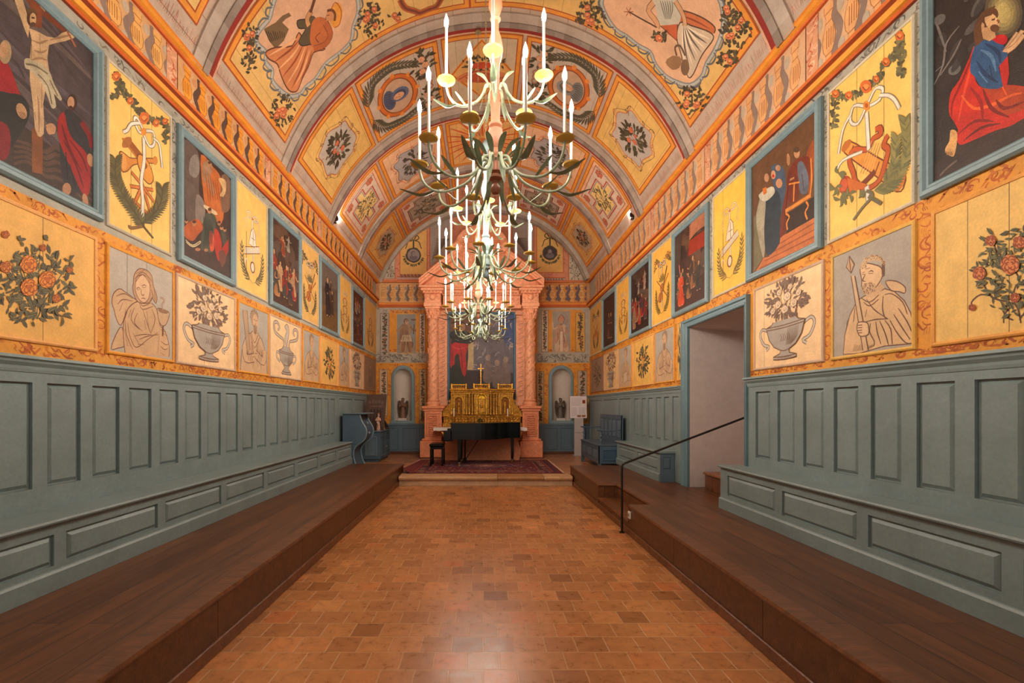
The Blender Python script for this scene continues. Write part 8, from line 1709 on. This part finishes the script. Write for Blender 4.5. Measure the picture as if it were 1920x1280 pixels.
pole_prof = [(.0, -.185), (.022, -.18), (.034, -.16), (.03, -.135), (.02, -.12), (.022, -.1), (.045, -.085), (.047, -.07), (.034, -.06), (.05, -.045), (.05, .03), (.04, .05), (.048, .07), (.046, .09), (.034, .11), (.046, .14), (.05, .2), (.046, .24), (.03, .25), (.044, .265), (.044, .28), (.03, .295), (.032, .4), (.036, .42), (.028, .43), (.034, .45), (.034, .48), (.028, .5), (.026, .64), (.03, .68), (.046, .74), (.05, .79), (.036, .86), (.022, .9), (.022, .96), (.036, .975), (.022, .99), (.034, 1.02), (.046, 1.06), (.044, 1.1), (.026, 1.14), (.03, 1.16), (.022, 1.18), (.034, 1.22), (.04, 1.26), (.03, 1.3), (.012, 1.32), (.0, 1.325)]
pm = {}
for i, col in enumerate(((156, 98, 70), (128, 146, 150), (170, 112, 84), (140, 152, 152))):
    o = MB(col).lathe(pole_prof, n=20).build('turned_pole', M['turned'], None, smooth=True, world=False); pm[i] = o.data; bpy.data.objects.remove(o)
def chain_mesh(z0, z1):
    m = MB((196, 180, 150)); z = z0; k = 0
    while z < z1:
        r = .014; pts = []
        for j in range(9):
            a = 2 * PI * j / 8; u, v = r * .6 * cos(a), .026 * sin(a); pts.append((u, 0, z + .02 + v) if k % 2 else (0, u, z + .02 + v))
        m.tube(pts, .0032, 5, caps=False); z += .04; k += 1
    return m
CH = [(.078, 3.05, 3.2, 0, 'nearest painted chandelier, tiers of candle bulbs, filling the top of the view'), (.023, 5.0, 3.19, 9.5, 'second chandelier from the camera, whitish turned pole, candle bulbs on green arms'),
      (-.087, 7.12, 3.15, 1, 'third chandelier from the camera, cream turned pole, candle bulbs on green arms'), (-.07, 9.25, 3.17, 3, 'farthest chandelier, hanging in front of the altar painting')]
def chandelier(i, x, y, z, rot, lab):
    t = thing('chandelier', lab, 'chandelier', (x, y, z), 'chandeliers hanging along the aisle', math.radians(rot) + 0)
    pole = put(pm[i], 'turned_pole', t)
    top = VZ + math.sqrt(VR ** 2 - (x - VC) ** 2) - .06 - z
    o = chain_mesh(1.32, top).build('chain', M['iron'], t, world=False)
    MB((150, 130, 90)).lathe([(.05, 0), (.045, .02), (.012, .05)], (0, 0, top - .03), 12).build('ceiling_hook', M['iron'], t, world=False)
    for key, n, zz, off in (('low', 10, .0, 0), ('up', 5, .5, 50)):
        am, lv, pan, can, bulb = proto[key]
        for k in range(n):
            ang = 2 * PI * k / n + math.radians(off); a = put(am, 'arm', t, (0, 0, zz), ang)
            for l_ in lv: put(l_, 'leaf', a)
            put(pan, 'drip_pan', a); put(can, 'candle', a); put(bulb, 'bulb', a)
for i, (x, y, z, r, lab) in enumerate(CH): chandelier(i, x, y, z, r, lab)

# ======================= CAMERA, LIGHT =======================
sc = bpy.context.scene
cd = bpy.data.cameras.new('camera'); cam = bpy.data.objects.new('camera', cd); C.objects.link(cam)
cam.location = (0, 0, H); cam.rotation_euler = (PI / 2, 0, 0); cd.sensor_width = 36; cd.lens = F / 1920 * 36
cd.shift_x = (960 - CX) / 1920; cd.shift_y = (CY - 640) / 1920; cd.clip_start = .05; sc.camera = cam
w = bpy.data.worlds.new('warm fill through the open end'); sc.world = w; w.use_nodes = True  # uniform ambient fill, added; enters where the near end is left unmodelled
w.node_tree.nodes['Background'].inputs['Color'].default_value = (1.0, .86, .72, 1); w.node_tree.nodes['Background'].inputs['Strength'].default_value = WORLD
sc.view_settings.view_transform = 'Standard'; sc.view_settings.look = 'None'; sc.view_settings.gamma = 1; sc.view_settings.exposure = EXPO
sc.cycles.use_denoising = True; sc.cycles.max_bounces = 8; sc.cycles.diffuse_bounces = 5; sc.cycles.sample_clamp_indirect = 4.0; sc.cycles.caustics_reflective = False; sc.cycles.caustics_refractive = False
